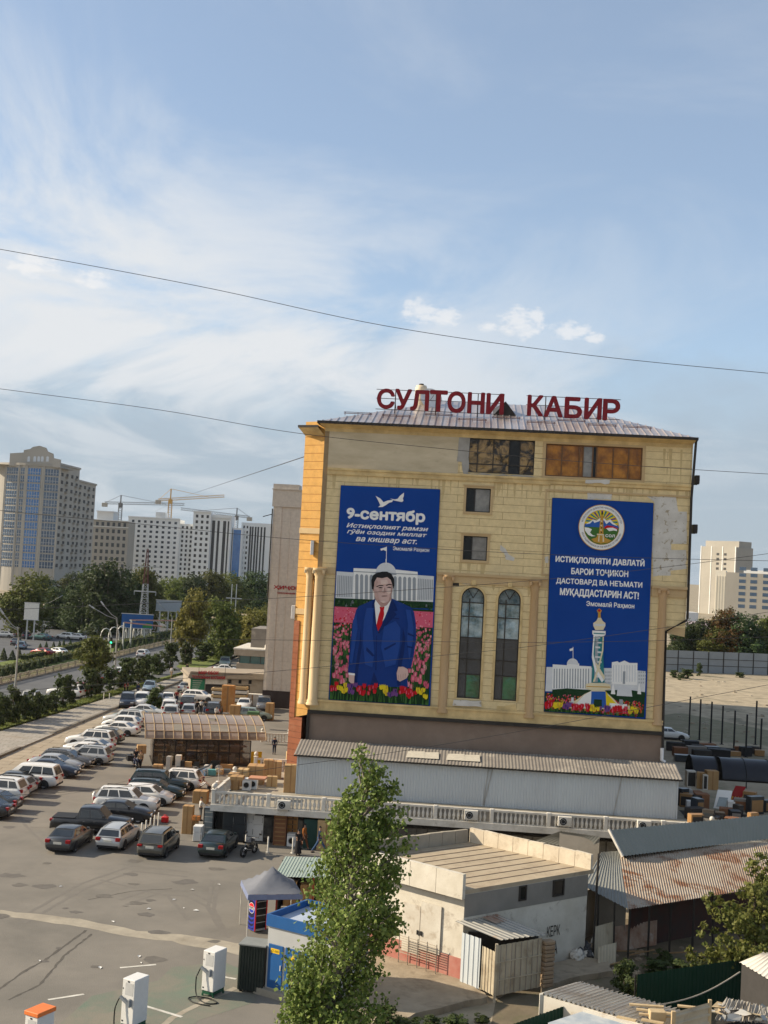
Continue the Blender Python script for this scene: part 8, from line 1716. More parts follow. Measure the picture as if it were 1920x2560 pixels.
# ------------------------------------------------------------------ street lamps
m_pole = mat('galvanised_pole', (.34,.34,.32), .5, (.27,.27,.26), 2, metal=.3)
def lamp(label, base, knee, arms, wob=None):
    p = G(*base); o = Vector((p.x,p.y,0)); t = thing('street_lamp', label, 'street lamp', (p.x,p.y,0)); kz = D(*knee,p.y).z
    mb = MB(); mb.tube([(0,0,0),(0,0,kz*.5),(0,0,kz)], .1, 8, rr=[.15,.12,.08]); mb.lathe([(.2,0),(.2,.5),(.14,.6)], 8); mb.build('pole', m_pole, t)
    for ax, ay in arms:
        e = D(ax,ay,p.y)-o; mb = MB(); s = Vector((0,0,kz)); mb.tube([s-Vector((0,0,.4)), s+Vector((e.x*.08,0,(e.z-kz)*.35)), s.lerp(e,.45)+Vector((0,0,.25*(e.z-kz)*.3)), e], .05, 6); mb.build('arm', m_pole, t)
        mb = MB(); dr = (e-s).normalized(); mb.bar(e-dr*.1, e+dr*.75, .30, .14); mb.build('lamp_head', m_kgrey, t)
lamp('double armed street lamp leaning over the road at the left edge', (33,1798), (48,1592), [(8,1534),(-2,1541)]); lamp('double armed street lamp beside the young roadside tree', (284,1722), (286,1560), [(260,1514),(234,1520)]); lamp('single armed street lamp beyond the white car on the road', (425,1638), (428,1545), [(400,1512)])
lamp('single armed street lamp on the far side behind the sunlit hoarding', (105,1590), (110,1518), [(149,1493)])
for lab, b, tp in (('plain grey pole in the shade by the dark trees', (202,1582), (208,1490)), ('plain lamp pole right of the tall yellowing tree', (521,1602), (523,1545))):
    p = G(*b); t = thing('utility_pole', lab, 'pole', (p.x,p.y,0)); h = D(*tp,p.y).z; mb = MB(); mb.tube([(0,0,0),(0,0,h)], .15, 8, rr=[.18,.12]); mb.build('pole', m_pole, t); mb = MB(); mb.bar((-.8,0,h-.6),(.8,0,h-.6), .12); mb.build('crossbar', m_pole, t)
p = G(276,1640); t = thing('traffic_light', 'traffic light showing green beside the double armed lamp', 'traffic light', (p.x,p.y,0)); zg = D(275,1606,p.y).z; mb = MB(); mb.tube([(0,0,0),(0,0,zg+.9)], .08, 6); mb.build('pole', m_pole, t); mb = MB(); mb.bbox(-.22,.22,-.25,.0,zg-.35,zg+.95,.04); mb.build('housing', m_black, t)
gm = bpy.data.materials.new('green_signal'); gm.use_nodes = True; b_ = gm.node_tree.nodes['Principled BSDF']; b_.inputs['Base Color'].default_value = (.02,.5,.2,1); b_.inputs['Emission Color'].default_value = (.05,.9,.4,1); b_.inputs['Emission Strength'].default_value = 1.3
mb = MB(); mb.lathe([(0,0),(.19,0)], 12); vs = [(x,-.255,zg+y) for x,y,z in mb.v]; mb.v = vs; mb.f = [f[::-1] for f in mb.f]; mb.build('green_lamp', gm, t)
# low white posts on the lawn and around the car park
def bollard(px, py, label, h=.75, z=0, grp=None):
    p = G(px,py,z); t = thing('bollard', label, 'bollard', (p.x,p.y,z), 0, grp); mb = MB(); mb.lathe([(.05,0),(.05,h),(.03,h+.02),(0,h+.02)], 8); mb.build('tube', m_whitew, t); mb = MB(); mb.lathe([(.13,0),(.13,.03),(.05,.04)], 8); mb.build('foot', m_white, t)
for px, py in ((353,2093),(364,2086),(375,2080),(385,2073),(395,2066),(342,2100)): bollard(px, py, 'thin white post in the row beside the black sedan', .95, grp='white posts beside the black sedan')
bollard(669,2131,'thin white post on the kerb behind the motorcycle',1.0); bollard(731,2133,'thin white post beside the woman in dark clothes',1.0); bollard(613,2126,'white post just behind the motorcycle saddle',1.0); bollard(433,2100,'thin white post beside the grey brown people carrier',.8)
for px, py in ((259,1750),(273,1751)): bollard(px, py, 'short white post at the lawn edge beside the pavement', .9, .12, 'white posts on the lawn edge')
p = G(412,2056); t = thing('fuel_can', 'small red plastic can on the ground beside the bollards', 'can', (p.x,p.y,0)); mb = MB(); mb.bbox(-.25,.25,-.18,.18,0,.42,.05); mb.build('body', mat('red_plastic', (.5,.02,.02), .4), t); mb = MB(); mb.tube([(-.12,0,.42),(-.1,0,.52),(.12,0,.52),(.14,0,.42)], .03, 5); mb.build('handle', mat('red_plastic', (.5,.02,.02), .4), t)
# ------------------------------------------------------------------ chargers in the foreground
m_chw = mat('charger_white', (.68,.67,.64), .4, (.62,.61,.58), 1.5); m_chg = mat('charger_green_base', (.02,.09,.05), .5); m_cho = mat('orange_cap', (.75,.20,.05), .5); m_cable = mat('black_cable', (.012,.014,.013), .5)
def charger(label, px, py, h, rz, cap=None, cable=True):
    p = G(px,py); t = thing('charging_post', label, 'charger', (p.x,p.y,0), rz); w_ = .62
    mb = MB(); mb.bbox(-w_/2,w_/2,-.45,.45,.26,h,.02); mb.build('cabinet', m_chw, t); mb = MB(); mb.box(-w_/2+.03,w_/2-.03,-.42,.42,.12,.26); mb.build('base', m_chg, t)
    for sx in (-1,1):
        for sy in (-1,1): mb = MB(); mb.box(sx*.28-.03,sx*.28+.03,sy*.38-.03,sy*.38+.03,0,.12); mb.build('foot', m_chg, t)
    mb = MB(); mb.box(-.16,.24,-.456,-.451,h-.62,h-.14); mb.build('screen_panel', mat('charger_screen', (.50,.50,.49), .25), t)
    mb = MB(); mb.box(-.28,-.24,-.456,-.451,h-.42,h-.36); mb.build('lock', m_trim, t); mb = MB(); mb.box(-.05,.05,-.458,-.4565,h-.12,h-.06); mb.build('badge', m_trim, t); mb = MB(); mb.box(-.26,-.18,-.456,-.451,.36,.42); mb.build('socket', m_trim, t)
    if cap:
        mb = MB(); mb.bbox(-w_/2-.04,w_/2+.04,-.49,.49,h,h+.16,.02); mb.build('orange_cap', cap, t)
    mb = MB(); mb.bbox(.10,.22,-.60,-.46,h-1.05,h-.72,.03); mb.bar((-.3,-.56,h-.70),(.2,-.52,h-.98), .11, .10); mb.build('charging_plug', mat('plug_grey', (.20,.22,.24), .4), t)
    if cable:
        mb = MB(); P = [(-.32,-.56,h-.72),(-.42,-.62,h-1.0),(-.46,-.66,.8),(-.40,-.72,.25),(-.1,-.9,.04),(.5,-1.1,.035),(.8,-.8,.035),(.3,-.62,.06),(-.3,-.8,.07),(-.5,-1.1,.04),(.1,-1.35,.035),(.9,-1.2,.035)]; Q = []
        for i in range(len(P)-1):
            for k in range(4):
                t_ = k/4; p0, p1, p2, p3 = [Vector(P[max(0,min(len(P)-1,i+j))]) for j in (-1,0,1,2)]; Q.append(.5*((2*p1)+(p2-p0)*t_+(2*p0-5*p1+4*p2-p3)*t_**2+(3*p1-p0-3*p2+p3)*t_**3))
        mb.tube(Q, .028, 6); mb.build('cable', m_cable, t)
    return t
charger('white charging post with a looped cable beside the dark ribbed cabinet', 532, 2486, 1.97, radians(-28)); charger('white charging post in the foreground with a grey plug', 333, 2570, 2.05, radians(-28)); charger('charging post with an orange cap cut by the bottom edge', 93, 2648, 1.72, radians(-28), m_cho, False)
# ================================================================== goods, people and wires
def carton(px, py, z, w_, d_, h, label, m=None, rz=0, grp=None, cat='carton', name='carton', tape=True):
    p = G(px,py,z); t = thing(name, label, cat, (p.x,p.y,z), rz-PHI, grp); mb = MB(); mb.bbox(-w_/2,w_/2,0,d_,0,h,.015); mb.build('box', m or m_tan, t)
    if tape: mb = MB(); mb.box(-.05,.05,-.005,-.001,.02,h-.02); mb.box(-.05,.05,.0,d_,h+.001,h+.004); mb.build('tape', m_tape, t)
    return t
Q3 = lambda x, y: (330+x/3.687, 1760+y/3.687)
# on the terrace deck
for i, (x,y,w_,d_,h,lab) in enumerate(((925,795,.75,.8,1.15,'brown carton on the terrace at the left of the washing machines'),(1010,760,.8,1.0,1.2,'brown carton on the terrace behind the washing machines, left'),(1130,745,1.2,1.3,1.35,'wide brown carton stack on the terrace behind the washing machines'),
     (1285,765,.75,.7,.75,'square brown carton on the terrace right of the washing machines'),(1455,820,.95,.8,1.95,'tall pale carton leaning at the corner of the blue annex'),(1320,690,.9,.7,1.3,'brown carton at the back of the terrace near the balustrade'),(1250,690,.7,.7,1.4,'tall carton at the back left of the terrace'),(1470,600,.9,.7,1.3,'carton in the gap beside the orange wing'))):
    carton(*Q3(x,y), TZ, w_, d_, h, lab, [m_tan,m_tan2][i%2], .03*i)
carton(*Q3(1150,700), TZ+1.36, 1.2, 1.0, .12, 'flat salmon coloured sheet lying on the terrace cartons', mat('salmon_card', (.50,.24,.14), .8), tape=False, cat='sheet', name='cardboard_sheet'); carton(*Q3(960,705), TZ+1.2, .9, .9, .25, 'flat carton laid on top of the left terrace cartons', m_tan)
def washer(px, py, z, label, rz=0):
    p = G(px,py,z); t = thing('washing_machine', label, 'washing machine', (p.x,p.y,z), rz-PHI); mb = MB(); mb.bbox(-.3,.3,0,.58,.02,.86,.015); mb.build('cabinet', m_chw, t); mb = MB(); mb.box(-.28,.28,-.004,-.001,.72,.83); mb.build('control_panel', m_kgrey, t)
    mb = MB(); vs = [(.2*cos(k*pi/8),-.006,.4+.2*sin(k*pi/8)) for k in range(16)]; mb.poly(vs); mb.build('door', m_gblk, t); mb = MB(); vs = [(r_*cos(k*pi/8),-.012,.4+r_*sin(k*pi/8)) for r_ in (.19,.24) for k in range(16)]; mb.add(vs, [(k,(k+1)%16,16+(k+1)%16,16+k) for k in range(16)]); mb.build('door_ring', m_kgrey, t)
    for sx in (-.25,.22): mb = MB(); mb.box(sx,sx+.05,.05,.5,0,.02); mb.build('foot', m_black, t)
washer(*Q3(1050,800), TZ, 'white washing machine on the terrace facing the car park'); washer(*Q3(1110,790), TZ, 'second washing machine just right of the first on the terrace'); washer(*Q3(1465,1318), 0, 'white washing machine with a round dark door on the pavement behind the woman')
# fridges and crates standing under the terrace
def fridge(px, py, w_, h, m, label, split=.62, rz=0, dark=False):
    p = G(px,py); t = thing('fridge', label, 'fridge', (p.x,p.y,0), rz-PHI); mb = MB(); mb.bbox(-w_/2,w_/2,0,.62,.03,h,.015); mb.build('cabinet', m, t)
    for z0, z1 in ((.06,h*split-.01),(h*split+.01,h-.02)): mb = MB(); mb.bbox(-w_/2+.01,w_/2-.01,-.05,-.002,z0,z1,.012); d = mb.build('door', m, t); mb = MB(); mb.box(w_/2-.09,w_/2-.06,-.085,-.052,(z0+z1)/2-.18,(z0+z1)/2+.18); mb.build('handle', m_chrome, d)
    for sx in (-w_/2+.03,w_/2-.08): mb = MB(); mb.box(sx,sx+.05,.03,.55,0,.03); mb.build('foot', m_black, t)
m_fgrey = mat('fridge_dark_grey', (.05,.055,.06), .3, (.045,.05,.055), 1, metal=.4); m_fst = mat('fridge_steel', (.20,.24,.26), .3, metal=.5)
fridge(*Q3(600,1272),.62,1.05,m_chw,'small white fridge at the left end of the row under the terrace'); fridge(*Q3(880,1262),.80,2.0,m_fgrey,'dark grey double door fridge in the middle of the row',.5); fridge(*Q3(980,1275),.85,1.95,m_fgrey,'charcoal fridge with a pale badge, left of the white fridges'); fridge(*Q3(1075,1262),.66,2.0,m_chw,'tall white fridge, left of two'); fridge(*Q3(1155,1268),.72,1.75,m_chw,'white fridge, right and lower of two',.66)
p = G(*Q3(695,1240)); t = thing('display_freezer', 'upright glass display case with pale shelves at the left of the fridge row', 'display case', (p.x,p.y,0), -PHI); mb = MB(); mb.bbox(-.36,.36,0,.6,.02,2.05,.02); mb.build('case', m_fgrey, t); mb = MB(); mb.box(-.27,.27,-.01,-.002,.1,1.95); mb.build('glass_front', m_fst, t)
mb = MB()
for z in (.4,.75,1.1,1.45,1.75): mb.box(-.27,.27,-.02,-.0105,z,z+.03)
mb.build('shelf', m_whitew, t)
p = G(*Q3(795,1230)); t = thing('display_freezer', 'black display case with open doors between two fridges', 'display case', (p.x,p.y,0), -PHI); mb = MB(); mb.bbox(-.42,.42,0,.6,.02,1.95,.02); mb.build('case', m_black, t); mb = MB(); mb.box(-.36,-.02,-.02,-.002,.1,1.85); mb.box(.02,.36,-.02,-.002,.1,1.85); mb.build('glass_front', m_gblk, t)
m_slat = mat('red_brown_crate_wood', (.22,.10,.05), .85, (.17,.08,.04), 1.5); m_or = mat('orange_carton', (.42,.17,.04), .8, (.46,.26,.10), 1.5)
def slatcrate(px, py, w_, h, m, label):
    p = G(px,py); t = thing('slatted_crate', label, 'crate', (p.x,p.y,0), -PHI); mb = MB(); mb.box(-w_/2+.02,w_/2-.02,.02,.65,.02,h-.02); mb.build('board', m, t); mb = MB(); k = int(h/.28)
    for i in range(k+1): z = min(h-.09, i*h/k); mb.box(-w_/2,w_/2,-.02,.018,z,z+.08)
    mb.build('slat', m_tape, t); mb = MB(); mb.box(-w_/2,-w_/2+.08,-.04,-.021,0,h); mb.box(w_/2-.08,w_/2,-.04,-.021,0,h); mb.build('upright', m, t)
slatcrate(*Q3(1355,1305),.85,2.0,m_slat,'tall red brown slatted crate right of the white fridges'); slatcrate(*Q3(1460,1290),.85,1.9,m_or,'orange slatted crate behind the washing machine')
for i, (x,y,w_,d_,h,lab,m) in enumerate(((500,1200,.7,.6,1.9,'tall stack of brown cartons at the left end of the fridge row',m_tan),(565,1200,.55,.5,1.0,'low brown carton beside the tall carton stack',m_tan),(1550,1260,.5,.5,1.8,'narrow carton behind the man in the orange shirt',m_tan2),(620,920,1.1,.9,.95,'large brown carton beside the man bending over',m_tan),(230,660,.8,.7,.9,'carton leaning at the left front of the pavilion',m_tan),(1000,150,.01,.01,.01,'',m_tan))):
    if lab: carton(*Q3(x,y), 0, w_, d_, h, lab, m, .1*(i%3))
carton(*Q3(1640,1330), 0, .95, .5, 1.9, 'dark green and brown carton beside the walking man', mat('teal_carton', (.03,.08,.07), .7), .1, tape=False); carton(*Q3(1690,1320), 0, 1.0, .5, 1.95, 'tall carton with a slanted flap near the poplar', m_tan2); carton(793+20,2128, 0, 1.2, .6, 2.0, 'wide carton partly hidden behind the poplar', m_tan2); carton(*Q3(590,1075),1.0,.5,.4,.3,'small orange carton on top of the low carton', mat('orange_pack', (.55,.2,.05), .7))
# display of goods in front of the pavilion
r_ = random.Random(14); m_bl = mat('blue_tub', (.08,.22,.42), .5); m_tl = mat('teal_tub', (.10,.30,.32), .5)
for i, (x,y,w_,h,m,lab) in enumerate(((640,660,.7,.55,m_bl,'light blue plastic tub on the display in front of the pavilion'),(735,660,.7,.5,m_tl,'teal plastic tub next to the blue tub'),(800,650,.7,.45,m_tan2,'low carton beside the teal tub'),(860,640,.9,.35,m_fst,'grey box at the right of the display goods'),(690,640,.6,.7,m_chw,'white box behind the display tubs'),(760,600,.8,.7,m_black,'black box in front of the pavilion glass'),(850,600,1.5,.4,m_tan,'long flat carton at the pavilion corner'),(420,610,.5,1.3,m_whitew,'white upright machine in front of the pavilion'),(330,610,.4,1.2,m_cement,'grey upright machine at the left front of the pavilion'),(510,610,.6,.7,m_tan2,'pale carton by the white upright machine'),(590,600,.5,.6,m_fgrey,'dark case in front of the pavilion'),(460,620,.35,.9,m_trim,'slim black machine in front of the pavilion'))):
    carton(*Q3(x,y), .02, w_, .5, h, lab, m, r_.uniform(-.2,.2), cat='box', name='goods_box', tape=False)
for i, (x, y) in enumerate(((580,730),(655,735),(795,715))):
    p = G(*Q3(x,y)); t = thing('standing_fan', ['white standing fan by the raised tailgate, left of three','white standing fan by the raised tailgate, middle of three','white standing fan nearest the terrace balustrade'][i], 'fan', (p.x,p.y,0)); mb = MB(); mb.tube([(0,0,0),(0,0,1.0)], .025); mb.lathe([(.22,0),(.2,.04),(.03,.05)], 10); mb.build('stand', m_chw, t); mb = MB()
    for R in (.30,.2,.1): mb.tube([(R*cos(k*pi/8),-.08,1.1+R*sin(k*pi/8)) for k in range(17)], .014, 4, caps=False)
    for k in range(8): mb.bar((0,-.08,1.1),(.3*cos(k*pi/4),-.08,1.1+.3*sin(k*pi/4)), .014)
    mb.build('grille', m_chw, t); mb = MB()
    for k in range(3): a = k*2.1; mb.add([(0,-.05,1.1),(.25*cos(a),-.04,1.1+.25*sin(a)),(.25*cos(a+.7),-.06,1.1+.25*sin(a+.7))], [(0,1,2)])
    mb.build('blades', m_kgrey, t); mb = MB(); mb.bbox(-.07,.07,-.05,.12,1.03,1.17,.02); mb.build('motor', m_chw, t)
R2 = lambda x, y: (280+x/4.1475, 1480+y/4.1475)
for i,(x,y,w_,h,m,lab) in enumerate(((1108,1168,2.2,2.2,m_tan2,'stack of pale pallets and boxes in front of the shop, left'),(1300,1182,2.4,2.6,m_tan2,'stack of pale pallets in front of the shop, right'),(1188,1250,1.5,3.3,m_or,'very tall orange brown carton in front of the shop'),(1265,1328,1.2,1.7,m_tan,'brown carton just beyond the pavilion roof'),(1625,1330,.9,2.0,m_tan,'tall carton at the right end of the pavilion'),(1450,1180,4.6,1.5,m_whitew,'long pale sheet stack under the dark base of the grey building'))):
    p = G(*R2(x,y)); t = thing('goods_stack', lab, 'goods', (p.x,p.y,0), -PHI)
    if i in (0,1):
        for k in range(5): mb = MB(); mb.bbox(-w_/2+.1*(k%2),w_/2-.12*((k+1)%2),0,1.2,h*k/5,h*(k+.75)/5,.03); mb.build('layer', [m_tan2,m_whitew][k%2], t); 
        mb = MB(); mb.box(-w_/2+.2,w_/2-.2,.2,1.0,0,h*.95); mb.build('core', m_shade, t)
    else: mb = MB(); mb.bbox(-w_/2,w_/2,0,1.0,0,h,.02); mb.build('box', m, t); mb = MB(); mb.box(-.1,.1,-.01,-.001,.1,h-.1); mb.build('tape', m_tape, t)
p = G(632,1790); carton(632,1790,1.45,1.3,.8,.45,'green and red boxes on the roof of the pale estate car', mat('green_red_box', (.08,.16,.07), .7), tape=False)
p = G(*R2(1165,1320)); t = thing('market_bicycle', 'bicycle wheel and frame leaning by the carton beyond the pavilion', 'bicycle', (p.x,p.y,0)); mb = MB()
for x in (-.5,.5): mb.tube([(x+.34*cos(k*pi/8),0,.34+.34*sin(k*pi/8)) for k in range(17)], .025, 5, caps=False)
mb.build('wheel', m_black, t); mb = MB(); mb.tube([(-.5,0,.34),(-.1,0,.8),(.4,0,.85),(.5,0,.34)], .02); mb.tube([(-.1,0,.8),(0,0,.3),(.4,0,.85)], .02); mb.tube([(.4,-.25,1.0),(.38,0,.95),(.4,.25,1.0)], .02); mb.build('frame', m_chrome, t)
# clutter right of the building, on the terrace
K1 = lambda x, y: (1620+x/5.53, 1740+y/5.53)
r_ = random.Random(21); gh = [m_shade,m_slat,m_fgrey,m_trim,m_tape,m_asb]
for i in range(34):
    x, y = r_.uniform(27.6,35.5), r_.uniform(-6.5,3.2); p = WL(x,y,TZ); t = thing('goods_box', 'dark piece of second-hand goods in the heap right of the yellow building', 'goods', (p.x,p.y,TZ+.03), r_.uniform(-.5,.5), 'second-hand goods heaped right of the yellow building'); mb = MB(); w_, d_, h = r_.uniform(.4,1.3), r_.uniform(.3,.9), r_.uniform(.3,1.3); mb.bbox(-w_/2,w_/2,0,d_,0,h,.03); mb.build('case', gh[i%6], t); mb = MB(); mb.box(-w_*.4,w_*.4,-.02,-.001,h*.15,h*.8); mb.build('front_panel', gh[(i+2)%6], t)
cl_ = [(600,1265,.75,.8,1.3,m_whitew,'white framed cupboard at the left of the right-hand clutter'),(720,1285,.6,.6,1.3,m_tan,'carton between the white cupboard and the tall carton'),(890,1300,.95,.8,1.5,m_tan,'tall pale carton under the black vault'),(790,1300,.4,.6,1.2,m_whitew,'narrow white cabinet beside the tall pale carton'),(750,1590,1.0,.9,1.2,m_slat,'brown chest in the middle of the clutter on the terrace'),(590,1600,.6,.6,.75,m_chw,'small white stove on the terrace at the annex end'),(580,1690,.5,.5,.5,m_chw,'white low cupboard at the balustrade behind the annex'),(1210,1600,1.1,.8,.7,m_chw,'white office machine near the round balustrade posts'),(1100,1650,1.2,.8,.45,m_slat,'flat brown carton near the balustrade on the right'),(490,1480,1.3,1.0,1.0,m_cement,'grey covered heap at the corner of the annex'),(1450,1560,1.2,.9,.8,m_black,'black crate at the right of the terrace clutter'),(1560,1600,1.0,.8,.6,m_trim,'carton at the right edge of the terrace clutter'),(690,1430,.7,.6,.6,m_slat,'small brown box on the clutter behind the chest')]
for i,(x,y,w_,d_,h,m,lab) in enumerate(cl_):
    t = carton(*K1(x,y), TZ, w_, d_, h, lab, m, r_.uniform(-.25,.25), cat='box', name='goods_box', tape=(m in (m_tan,m_tan2)))
    if m in (m_whitew,): mb = MB(); mb.box(-w_/2+.08,w_/2-.08,-.01,-.001,.1,h-.1); mb.build('dark_front', m_shade, t)
p = G(*K1(1020,1560),TZ); t = thing('framed_poster', 'tilted white framed picture board in the clutter on the terrace', 'board', (p.x,p.y,TZ), -.2); mb = MB(); mb.add([(-.6,0,0),(.5,0,0),(.75,.5,1.3),(-.3,.5,1.3)], [(0,1,2,3)]); mb.build('board', m_apw, t); mb = MB(); mb.add([(-.4,-.004,.15),(.3,-.004,.15),(.45,.29,.8),(-.2,.29,.8)], [(0,1,2,3)]); mb.build('picture', m_fst, t)
p = G(*K1(1200,1480),TZ); t = thing('red_board', 'red board with yellow lettering leaning in the terrace clutter', 'board', (p.x,p.y,TZ), -.3); mb = MB(); mb.add([(-.5,0,0),(.35,0,0),(.75,.4,1.25),(.0,.4,1.25)], [(0,1,2,3)]); mb.build('board', mat('red_board', (.30,.012,.015), .6), t)
mb = MB()
for k in range(4): mb.bar((-.3+k*.2,-.012,.15),(-.15+k*.2,.1,.48), .05)
mb.build('lettering', mat('yellow_print', (.6,.4,.03), .6), t)
for i in range(9):
    x, y = 380+i*75, 640+ (i%3)*75; carton(*K1(x,y+120), .05, r_.uniform(1.0,2.4), 1.0, r_.uniform(.6,1.3), 'stacked goods and boards at the edge of the vacant lot', [m_shade,m_slat,m_fgrey,m_trim,m_asb][i%5], r_.uniform(-.2,.2), 'stacks at the edge of the vacant lot', 'goods', 'goods_box', False)
for i in range(12):
    x, y = 500+i*95, 800+(i%2)*30; carton(*K1(x,y), .05, r_.uniform(.8,2.2), .8, r_.uniform(.4,1.0), 'low crate standing along the edge of the vacant lot behind the black vault', [m_slat,m_trim,m_shade,m_tape][i%4], r_.uniform(-.3,.3), 'crates behind the black vault', 'crate', 'crate', False)
# heaps on the vacant lot
for i in range(70):
    px, py = r_.uniform(1650,1925), r_.uniform(1690,1880); s = r_.uniform(.12,.45); lump('rubble_lump', px, py, .01, s, s*.8, s*.5, [m_rub,m_pad,m_conc][i%3], 'lump of rubble lying on the vacant lot', 'rubble', 'lumps of rubble on the vacant lot', 200+i, 6)
# air-conditioners
def aircon(x, z, y, label, rz=0, m=None):
    t = thing('air_conditioner', label, 'air conditioner', WL(x,y,z), -PHI+rz); mb = MB(); mb.bbox(-.45,.45,-.32,0,0,.62,.02); mb.build('case', m or m_whitew, t); mb = MB(); mb.poly([(-.12+.24*cos(k*pi/8),-.324,.31+.24*sin(k*pi/8)) for k in range(16)]); mb.build('fan_opening', m_black, t)
    mb = MB()
    for R in (.24,.14): mb.tube([(-.12+R*cos(k*pi/8),-.332,.31+R*sin(k*pi/8)) for k in range(17)], .012, 4, caps=False)
    mb.build('fan_guard', m_kgrey, t); mb = MB(); mb.bar((-.35,-.3,-.03),(-.35,.05,-.03), .05); mb.bar((.35,-.3,-.03),(.35,.05,-.03), .05); mb.build('bracket', m_dark, t)
def acl(px, py): a = local(px,py,TZ+.3); return a
for (px,py,lab,dy) in ((710,2012,'air conditioner on the balustrade above the orange crate',0),(1178,2037,'air conditioner on the balustrade above the transformer house',0),(1412,2053,'air conditioner on the balustrade left of the long shed',0),(1610,2063,'air conditioner on the balustrade near the annex end',0)):
    x, z = Fp(px,py,TF-.25); aircon(x, z-.31, TF-.12, lab)
for (px,py,lab) in ((1738,1197,'upper air conditioner on the right side of the yellow building'),(1735,1320,'lower air conditioner on the right side of the yellow building')):
    x, z = Fp(px,py,.5); aircon(XR2+.36, z-.35, .9, lab, radians(90), m_dark)
# ------------------------------------------------------------------ people
SKINM = mat('skin', (.33,.19,.125), .6, (.29,.165,.11), 4); HAIR = mat('dark_hair', (.012,.010,.009), .6)
def cloth(n, c): return mat('cloth_'+n, c, .9, tuple(k*.8 for k in c), 5)
def skin_mesh(name, joints, edges, sub=1):
    me = bpy.data.meshes.new('tmp'); me.from_pydata([j[0] for j in joints], edges, []); ob = bpy.data.objects.new('tmp', me); COL.objects.link(ob)
    md = ob.modifiers.new('s','SKIN'); md.use_smooth_shade = True
    for i, j in enumerate(joints): v = me.skin_vertices[0].data[i]; v.radius = (j[1], j[1]*(j[2] if len(j) > 2 else 1)); v.use_root = (i == 0)
    sd_ = ob.modifiers.new('u','SUBSURF'); sd_.levels = sub; sd_.render_levels = sub
    ev = ob.evaluated_get(bpy.context.evaluated_depsgraph_get()); out = bpy.data.meshes.new_from_object(ev); out.name = name; bpy.data.objects.remove(ob); bpy.data.meshes.remove(me)
    for p in out.polygons: p.use_smooth = True
    return out
def person(px, py, deg, label, top, legs, z=0, h=1.72, stride=.0, bend=0.0, arm=(.0,.0), skirt=False, sit=False, name='person', hold=None):
    p = G(px,py,z); t = thing(name, label, 'person', (p.x,p.y,z), radians(deg)); s = h/1.72; hz = .92 if not sit else .80
    V = lambda x,y,z_: Vector((x*s,y*s,z_*s))
    cb, sb = cos(bend), sin(bend)
    def up(x, y, z_): d = z_-hz; return V(x+sb*d+ (0 if not bend else 0), y, hz+cb*d)          # +x is forward
    if sit: LEG = lambda sg: [V(0,sg*.09,hz-.02), V(.38,sg*.14,hz-.08), V(.30,sg*.14,hz-.46), V(.42,sg*.14,hz-.50)]
    else: LEG = lambda sg: [V(0,sg*.09,hz-.02), V(stride*sg*.45+.02,sg*.10,.50), V(stride*sg*.9,sg*.10,.09), V(stride*sg*.9+.14,sg*.11,.035)]
    def ARM(sg):
        a = arm[0 if sg > 0 else 1]; S_ = up(0,sg*.185,1.40); E = S_ + V(.26*sin(a),sg*.05,-.27*cos(a)); Wp = E + V(.26*sin(a+.35),-.0,-.24*cos(a+.35)); return S_, E, Wp, (Wp-E).normalized()
    J = [(V(0,0,hz),.125*s,.85),(up(0,0,1.12),.115*s,.85),(up(0,0,1.34),.13*s,.8),(up(.0,0,1.47),.055*s),(up(.02,0,1.57),.075*s),(up(.02,0,1.66),.07*s)]; E = [(0,1),(1,2),(2,3),(3,4),(4,5)]
    for sg in (1,-1):
        S_, El, Wp, d = ARM(sg); i = len(J); J += [(S_,.055*s),(El,.042*s),(Wp,.028*s),(Wp+d*.07*s,.032*s,.6)]; E += [(2,i),(i,i+1),(i+1,i+2),(i+2,i+3)]
        L = LEG(sg); i = len(J); J += [(L[0],.09*s),(L[1],.062*s),(L[2],.042*s),(L[3],.038*s)]; E += [(0,i),(i,i+1),(i+1,i+2),(i+2,i+3)]
    bm = skin_mesh('body', J, E); bm.materials.append(SKINM); body = link('body', bm, t)
    # fingers: short tapered chains on each palm
    for sg in (1,-1):
        S_, El, Wp, d = ARM(sg); mb = MB(); q = Wp+d*.09*s; side_ = d.cross(Vector((0,1,0))).normalized()
        for k in range(4): b = q + side_*(.018*(k-1.5))*s; L = (.06,.075,.07,.055)[k]*s; mb.tube([b, b+d*L*.55, b+d*L+Vector((.012*s,-sg*.012*s,0))], .008, 5, rr=[.010*s,.009*s,.006*s])
        b = Wp+d*.04*s+side_*.03*s; mb.tube([b, b+(d*.6+side_).normalized()*.05*s], .01, 5, rr=[.012*s,.008*s]); mb.build('fingers', SKINM, body)
    # clothes
    J2 = [(V(0,0,hz+.0),.145*s,.85),(up(0,0,1.12),.135*s,.85),(up(0,0,1.34),.145*s,.8),(up(0,0,1.43),.085*s)]; E2 = [(0,1),(1,2),(2,3)]
    for sg in (1,-1): S_, El, Wp, d = ARM(sg); i = len(J2); J2 += [(S_,.07*s),(El,.056*s),(El.lerp(Wp,.85),.042*s)]; E2 += [(2,i),(i,i+1),(i+1,i+2)]
    sm = skin_mesh('shirt', J2, E2); sm.materials.append(top); link('shirt', sm, t)
    if skirt:
        mb = MB(); mb.lathe([(.15*s,1.0*s),(.18*s,.85*s),(.22*s,.5*s),(.26*s,.14*s)], 12); mb.build('skirt', legs, t)
    else:
        J3 = [(V(0,0,hz+.06),.14*s,.85)]; E3 = []
        for sg in (1,-1): L = LEG(sg); i = len(J3); J3 += [(L[0],.11*s),(L[1],.08*s),(L[2]+V(0,0,.03),.06*s)]; E3 += [(0,i),(i,i+1),(i+1,i+2)]
        lm = skin_mesh('trousers', J3, E3); lm.materials.append(legs); link('trousers', lm, t)
    mb = MB()
